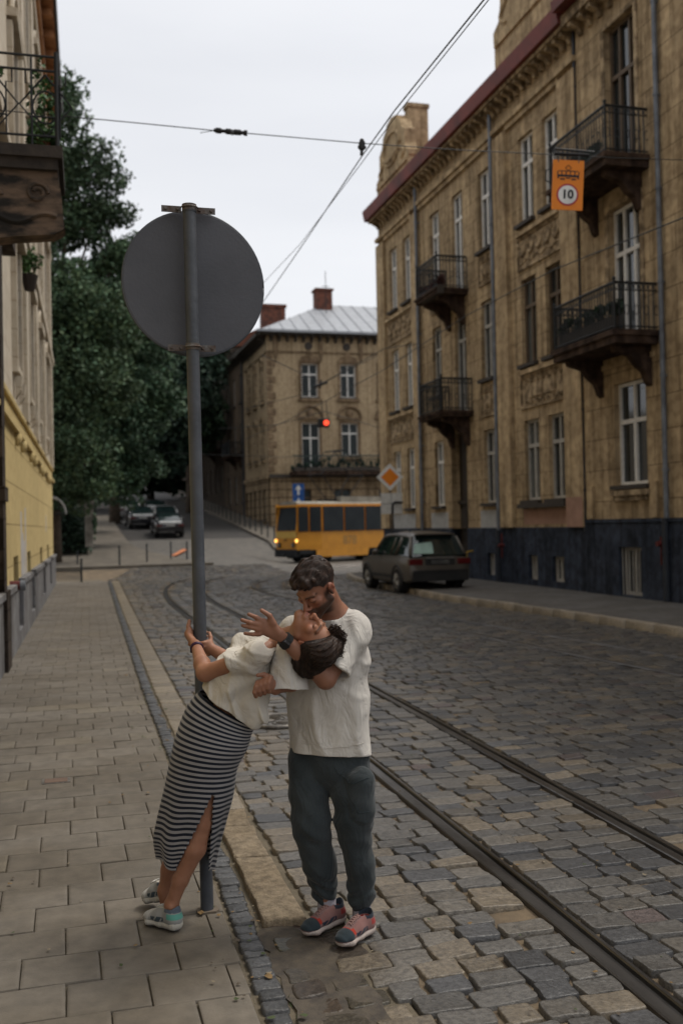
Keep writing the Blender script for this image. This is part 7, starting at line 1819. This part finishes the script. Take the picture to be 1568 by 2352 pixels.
def fwom(p):
    d = fw0(p); q = HW_.loc(p); near = np.abs(q).max(1) < 0.2
    if near.any(): d[near] = np.minimum(d[near], lidw(p[near]))
    return d
allw = [kaL-(0, 0, 0.08), kaR-(0, 0, 0.06), HW_.C-0.13, HW_.C+0.13, wsL, wsR, weL, weR, rp(180, hz+0.1), rp(90, hz), pw, kkL, kkR]
lo, hi = bbox(allw, 0.09)
person_mesh('body', fwom, lo, hi, 0.0042, m_skin, wom, skin_cols(HW_, (0.36, 0.185, 0.115), None, (0.36, 0.13, 0.11)), label='bare arms and lower legs, face turned up with eyes closed')
# hair: dark mass hanging back with a loose curly knot
hwp = s_union([(s_ell(Q(774, 1462, 4.53), HW_.B, (0.026, 0.034, 0.030)), 0.02), (s_ell(Q(738, 1492, 4.475), HW_.B, (0.078, 0.084, 0.080)), 0.03), (s_ell(Q(724, 1484, 4.475), HW_.B, (0.062, 0.066, 0.062)), 0.03), (HW_.ell((0, -0.030, 0.040), (0.084, 0.104, 0.094)), 0.02), (HW_.ell((0.035, -0.105, 0.050), (0.080, 0.068, 0.080)), 0.03), (HW_.ell((0.02, -0.075, 0.010), (0.076, 0.070, 0.060)), 0.03), (HW_.ell((-0.01, 0.02, 0.125), (0.042, 0.038, 0.030)), 0.02)], 0.03)
def fhw(p):
    d = hwp(p); q = HW_.loc(p); x, y, z = q.T
    lim = np.interp(z, [-0.08, -0.03, 0.0, 0.03, 0.075, 0.12], [-0.05, -0.03, 0.004, 0.030, 0.060, 0.09])
    d = d+0.0026*np.sin(np.arctan2(z-0.0, -y)*26+9*x*10)+0.0018*np.sin(x*210+y*140+z*60)+0.0012*np.sin(z*420-y*200)
    return np.maximum(d, (y-lim)*0.8)
hr = person_mesh('hair', fhw, HW_.C-0.24, HW_.C+0.24, 0.0038, m_hairm, wom, haircol(HW_, (0.022, 0.014, 0.011), (0.036, 0.020, 0.013), (-0.02, 0.12)))
def st_w(rg_, n):
    v = rg_.normal(size=(n, 3)); v /= np.linalg.norm(v, axis=1)[:, None]; v[:, 0] = np.abs(v[:, 0])*0.9; return np.array([0.02, -0.05, 0.04])+v*np.array([0.08, 0.11, 0.09])
def dir_w(q): return np.stack([q[:, 0]*1.5, -0.9+q[:, 2]*2, 0.25-(q[:, 2]-0.05)*9], 1)
m_strw = mat('dark_strand', (0.045, 0.026, 0.018), 0.4, (0.014, 0.010, 0.008), 45, spec=0.4)
strands(HW_, fhw, hr, wom.location, 3000, st_w, dir_w, 0.10, 0.0015, m_strw, 6)
mb = MB(); rl = np.array(wom.location); rg2 = np.random.default_rng(5)
def strand(pts, r_, cw_=0.006, tw=14, ph=0):
    P = smoothpl([tuple(q) for q in pts], 8); o_ = []
    for i, q in enumerate(P):
        t = i/len(P); o_.append(tuple(q-rl+CR*cw_*math.cos(tw*t+ph)+CU*cw_*math.sin(tw*t+ph)))
    mb.tube(o_, [r_*(1-0.6*i/len(P)) for i in range(len(P))], 5)
for i in range(60):
    j = lambda s: rg2.uniform(-s, s)
    a_ = rg2.uniform(0, 1)
    strand([Q(756+j(8), 1452+j(8), 4.50+j(.02)), Q(764+14*a_+j(5), 1440+14*a_+j(7), 4.49+j(.02)), Q(777+12*a_+j(6), 1448+14*a_+j(9), 4.49+j(.02)), Q(782+10*a_+j(8), 1466+j(9), 4.50+j(.02)), Q(778+j(12), 1486+j(9), 4.51+j(.02)), Q(778+j(15), 1498+j(14), 4.52)], 0.0022, rg2.uniform(0.004, 0.009), rg2.uniform(6, 12), rg2.uniform(0, 6))
for i in range(26):
    j = lambda s: rg2.uniform(-s, s)
    strand([Q(770+j(8), 1470+j(8), 4.50+j(.02)), Q(785+j(6), 1478+j(8), 4.50+j(.02)), Q(776+j(8), 1498+j(8), 4.52+j(.02)), Q(760+j(10), 1512+j(8), 4.53)], 0.0026, rg2.uniform(0.003, 0.007), rg2.uniform(8, 20), rg2.uniform(0, 6))
for i in range(16):
    j = lambda s: rg2.uniform(-s, s)
    strand([Q(700+j(12), 1500+j(14), 4.50), Q(716+j(14), 1530+j(8), 4.50), Q(742+j(10), 1544+j(5), 4.52)], 0.002, 0.003, 8, rg2.uniform(0, 6))
hcurl = mb.build('curls', mat('dark_curl', (0.040, 0.023, 0.016), 0.45, (0.022, 0.014, 0.010), 40), hr, smooth=True)
# cream top
AX = [(Q(520, 1660, 4.71), .132, .155), (Q(536, 1600, 4.70), .137, .155), (Q(560, 1550, 4.69), .128, .150), (Q(588, 1512, 4.67), .098, .145), (Q(606, 1494, 4.66), .070, .13)]
TPp = []
for i in range(len(AX)-1): TPp.append((s_econe(AX[i][0], AX[i+1][0], side_w, (AX[i][2], AX[i][1]), (AX[i+1][2], AX[i+1][1])), 0.04))
slw = Q(531, 1518, 4.545)
TPp += [(s_cone(wsR, lerp(wsR, weR, 0.6), 0.058, 0.055), 0.03), (s_cone(Q(568, 1560, 4.60), Q(590, 1648, 4.60), 0.06, 0.05), 0.04), (s_cone(Q(600, 1550, 4.66), Q(590, 1640, 4.68), 0.045, 0.035), 0.04), (s_cone(Q(556, 1478, 4.66), Q(606, 1482, 4.66), 0.045, 0.05), 0.05)]
tp_ = s_union(TPp, 0.04)
axw = nrm(slw-wsL); slws = s_econe(wsL, slw+axw*0.05, CB, (0.055, 0.062), (0.047, 0.050))
tp0_ = tp_; tp_ = lambda p: smin2(tp0_(p), np.maximum(slws(p), (p-slw)@axw), 0.04)
hemn = nrm(np.cross(nrm(Q(588, 1676, 4.6)-Q(463, 1585, 4.6)), cf)); 
if hemn@CU > 0: hemn = -hemn
axw = nrm(slw-wsL); wt_only = s_union([TPp[i] for i in (0, 1, 2, 3, 4)]+TPp[-3:], 0.04)
def ftopw(p):
    d = tp_(p)
    u = p@CR; v = p@CU; d = d-0.012*np.maximum(0, np.sin(p@dv(46, -4, 10)+1.6*np.sin(p@dv(5, 10, 3))))**4*sstep(-(p-Q(560, 1540, 4.6))@CU, -0.02, 0.12)-0.006*np.maximum(0, np.sin(p@dv(22, 74, 12)+1.0*np.sin(p@dv(12, 5, 0))))**3*np.exp(-(((p-Q(570, 1500, 4.5))@CU)/0.07)**2)
    a = p-Q(612, 1545, 4.6); ar = np.arctan2(a@CU, a@CR); rr = np.sqrt((a@CU)**2+(a@CR)**2)
    d = d+0.004*np.sin(ar*8+rr*8)*np.exp(-((rr-0.13)/0.07)**2)
    d = d+0.0055*np.sin(p@dv(52, -8, 14)+1.5*np.sin(p@dv(6, 22, 8)))+0.0035*np.sin(p@dv(28, 40, 22)+1)
    d = np.maximum(d, (p-Q(463, 1585, 4.6))@hemn-0.002-0.004*np.sin(p@dv(40, 0, 12)))
    # undercut so that the hem reads as hanging cloth
    t = (p-slw)@axw; c_ = np.linalg.norm((p-slw)-np.outer(t, axw), axis=1)
    cav = np.maximum(np.maximum(c_-0.0405, -(t+0.04)), t-0.03); d = np.maximum(d, -cav)
    nk = s_cone(nb_+dv(0.05, 0.035, 0.02), HW_.p(0, 0, -0.05), 0.048, 0.06)(p)
    return np.maximum(d, -nk)
lo, hi = bbox([Q(460, 1590, 4.7), Q(600, 1680, 4.7), Q(630, 1470, 4.62), wsL, wsR, slw, Q(560, 1450, 4.66)], 0.16)
person_mesh('tee_shirt', ftopw, lo, hi, 0.0042, m_shirtw, wom)
# striped skirt: rings that follow the body, side slit on the near side
RG = [((459, 1586), (587, 1664), 4.70, .120), ((430, 1622), (577, 1686), 4.71, .145), ((405, 1690), (566, 1724), 4.73, .160), ((392, 1745), (545, 1765), 4.75, .155), ((378, 1808), (535, 1822), 4.775, .150), ((364, 1872), (519, 1880), 4.81, .145), ((357, 1915), (506, 1926), 4.835, .140), ((364, 1960), (492, 1990), 4.86, .135)]
ts_ = np.array([0, .11, .27, .40, .56, .72, .83, 1.0]); NR = 132; NA = 120
def interp(i, t): return np.interp(t, ts_, [i(r_) for r_ in RG])
fwd = nrm((cf[0], cf[1], 0)); V = []; ang = np.linspace(0, 2*math.pi, NA, endpoint=False)
def cat(tq, ys_):
    # smooth interpolation through the control rings
    ys_ = np.array(ys_, float); i = min(max(int(np.searchsorted(ts_, tq, side='right')-1), 0), len(ts_)-2)
    t = (tq-ts_[i])/(ts_[i+1]-ts_[i]); m0 = (ys_[min(i+1, 7)]-ys_[max(i-1, 0)])/(ts_[min(i+1, 7)]-ts_[max(i-1, 0)])*(ts_[i+1]-ts_[i]); m1 = (ys_[min(i+2, 7)]-ys_[i])/(ts_[min(i+2, 7)]-ts_[i])*(ts_[i+1]-ts_[i])
    return (2*t**3-3*t*t+1)*ys_[i]+(t**3-2*t*t+t)*m0+(-2*t**3+3*t*t)*ys_[i+1]+(t**3-t*t)*m1
for i in range(NR+1):
    t = i/NR; lx, ly, rx_, ry_, w_, dr = [cat(t, [g(r_) for r_ in RG]) for g in (lambda r_: r_[0][0], lambda r_: r_[0][1], lambda r_: r_[1][0], lambda r_: r_[1][1], lambda r_: r_[2], lambda r_: r_[3])]
    A_ = Q(lx, ly, w_); B2 = Q(rx_, ry_, w_); c = (A_+B2)/2; h_ = (B2-A_)/2
    for a in ang:
        ca, sa = math.cos(a), math.sin(a)         # sa < 0 : near side
        lw = max(0, t-0.45)*1.8
        k = 1+lw*(0.045*math.sin(a*9+t*2)+0.03*math.sin(a*5+1.3+t*3))
        k += 0.012*math.sin(a*3+t*14)*(1-abs(2*t-0.6))*0.6
        p = c+h_*ca*k+fwd*dr*sa*k
        p = p+np.array([0, 0, -0.010*lw*(1+math.sin(a*6+1))])
        V.append(p)
V = np.array(V); F = []; MI = []
slit_a = 1.5*math.pi+0.62
def px_of(p):
    q = p-C0; w_ = q@cf; return 784+FP*(q@cr)/w_, 1176-FP*(q@cu)/w_
PXY = np.array([px_of(p) for p in V])
for i in range(NR):
    for j in range(NA):
        j2 = (j+1) % NA; ids = (i*NA+j, i*NA+j2, (i+1)*NA+j2, (i+1)*NA+j)
        cx_, cy_ = PXY[list(ids)].mean(0); near = math.sin(ang[j]) < 0.0
        if near and cy_ > 1822:
            xl_ = np.interp(cy_, [1822, 1900, 1995], [489, 452, 404]); xr_ = np.interp(cy_, [1822, 1900, 1995], [491, 487, 480])
            if xl_ < cx_ < xr_: continue
        F.append(ids); MI.append(0 if (i % 4) < 2 else 1)
m_navyf = fabric('navy_stripe', (0.014, 0.018, 0.030), (0.010, 0.013, 0.022)); m_gryf = fabric('grey_stripe', (0.33, 0.32, 0.32), (0.27, 0.26, 0.26))
sk = np_obj('skirt', V-np.array(wom.location), F, [m_navyf, m_gryf], wom, smooth=True, midx=MI)
sd = sk.modifiers.new('thick', 'SOLIDIFY'); sd.thickness = 0.004; sd.offset = 0
# shoes of the woman
WC_ = dict(base=(0.30, 0.30, 0.285), toe=(0.44, 0.43, 0.40), panel=(0.05, 0.07, 0.085), heel=(0.12, 0.34, 0.28), collar=(0.10, 0.12, 0.15), accent=(0.36, 0.35, 0.33), tongue=(0.5, 0.48, 0.42), foxing=(0.22, 0.23, 0.225), sole=(0.44, 0.42, 0.37), outsole=(0.20, 0.20, 0.20))
gz2 = lambda p: np.array([p[0], p[1], 0.010])
shoe(wom, gz2(gnd(412, 2143)), gz2(gnd(336, 2120)), WC_, m_lacew)
shoe(wom, gz2(gnd(396, 2096))+np.array([0, 0, 0.05]), gz2(gnd(333, 2084)), WC_, m_lacew, tilt=0.20)
wb2 = empty('wristband', tuple(lerp(wwL, weL, 0.1)), 'dark purple band on the wrist of the woman gripping the pole', 'wristband')
axb = nrm(weL-wwL); s1 = nrm(np.cross(axb, CB)); s2 = np.cross(s1, axb)
mb = MB()
for t in (-0.004, 0.002, 0.007): mb.tube([tuple(axb*t+s1*0.0285*math.cos(a)+s2*0.0285*math.sin(a)) for a in np.linspace(0, 2*math.pi, 25)], 0.0042, 6)
mb.build('band', mat('purple_band', (0.035, 0.012, 0.04), 0.4), wb2, smooth=True); mb = MB(); mb.ball(tuple(s1*0.028), 0.010, 0.008, 0.008); mb.build('clasp', m_sb, wb2)
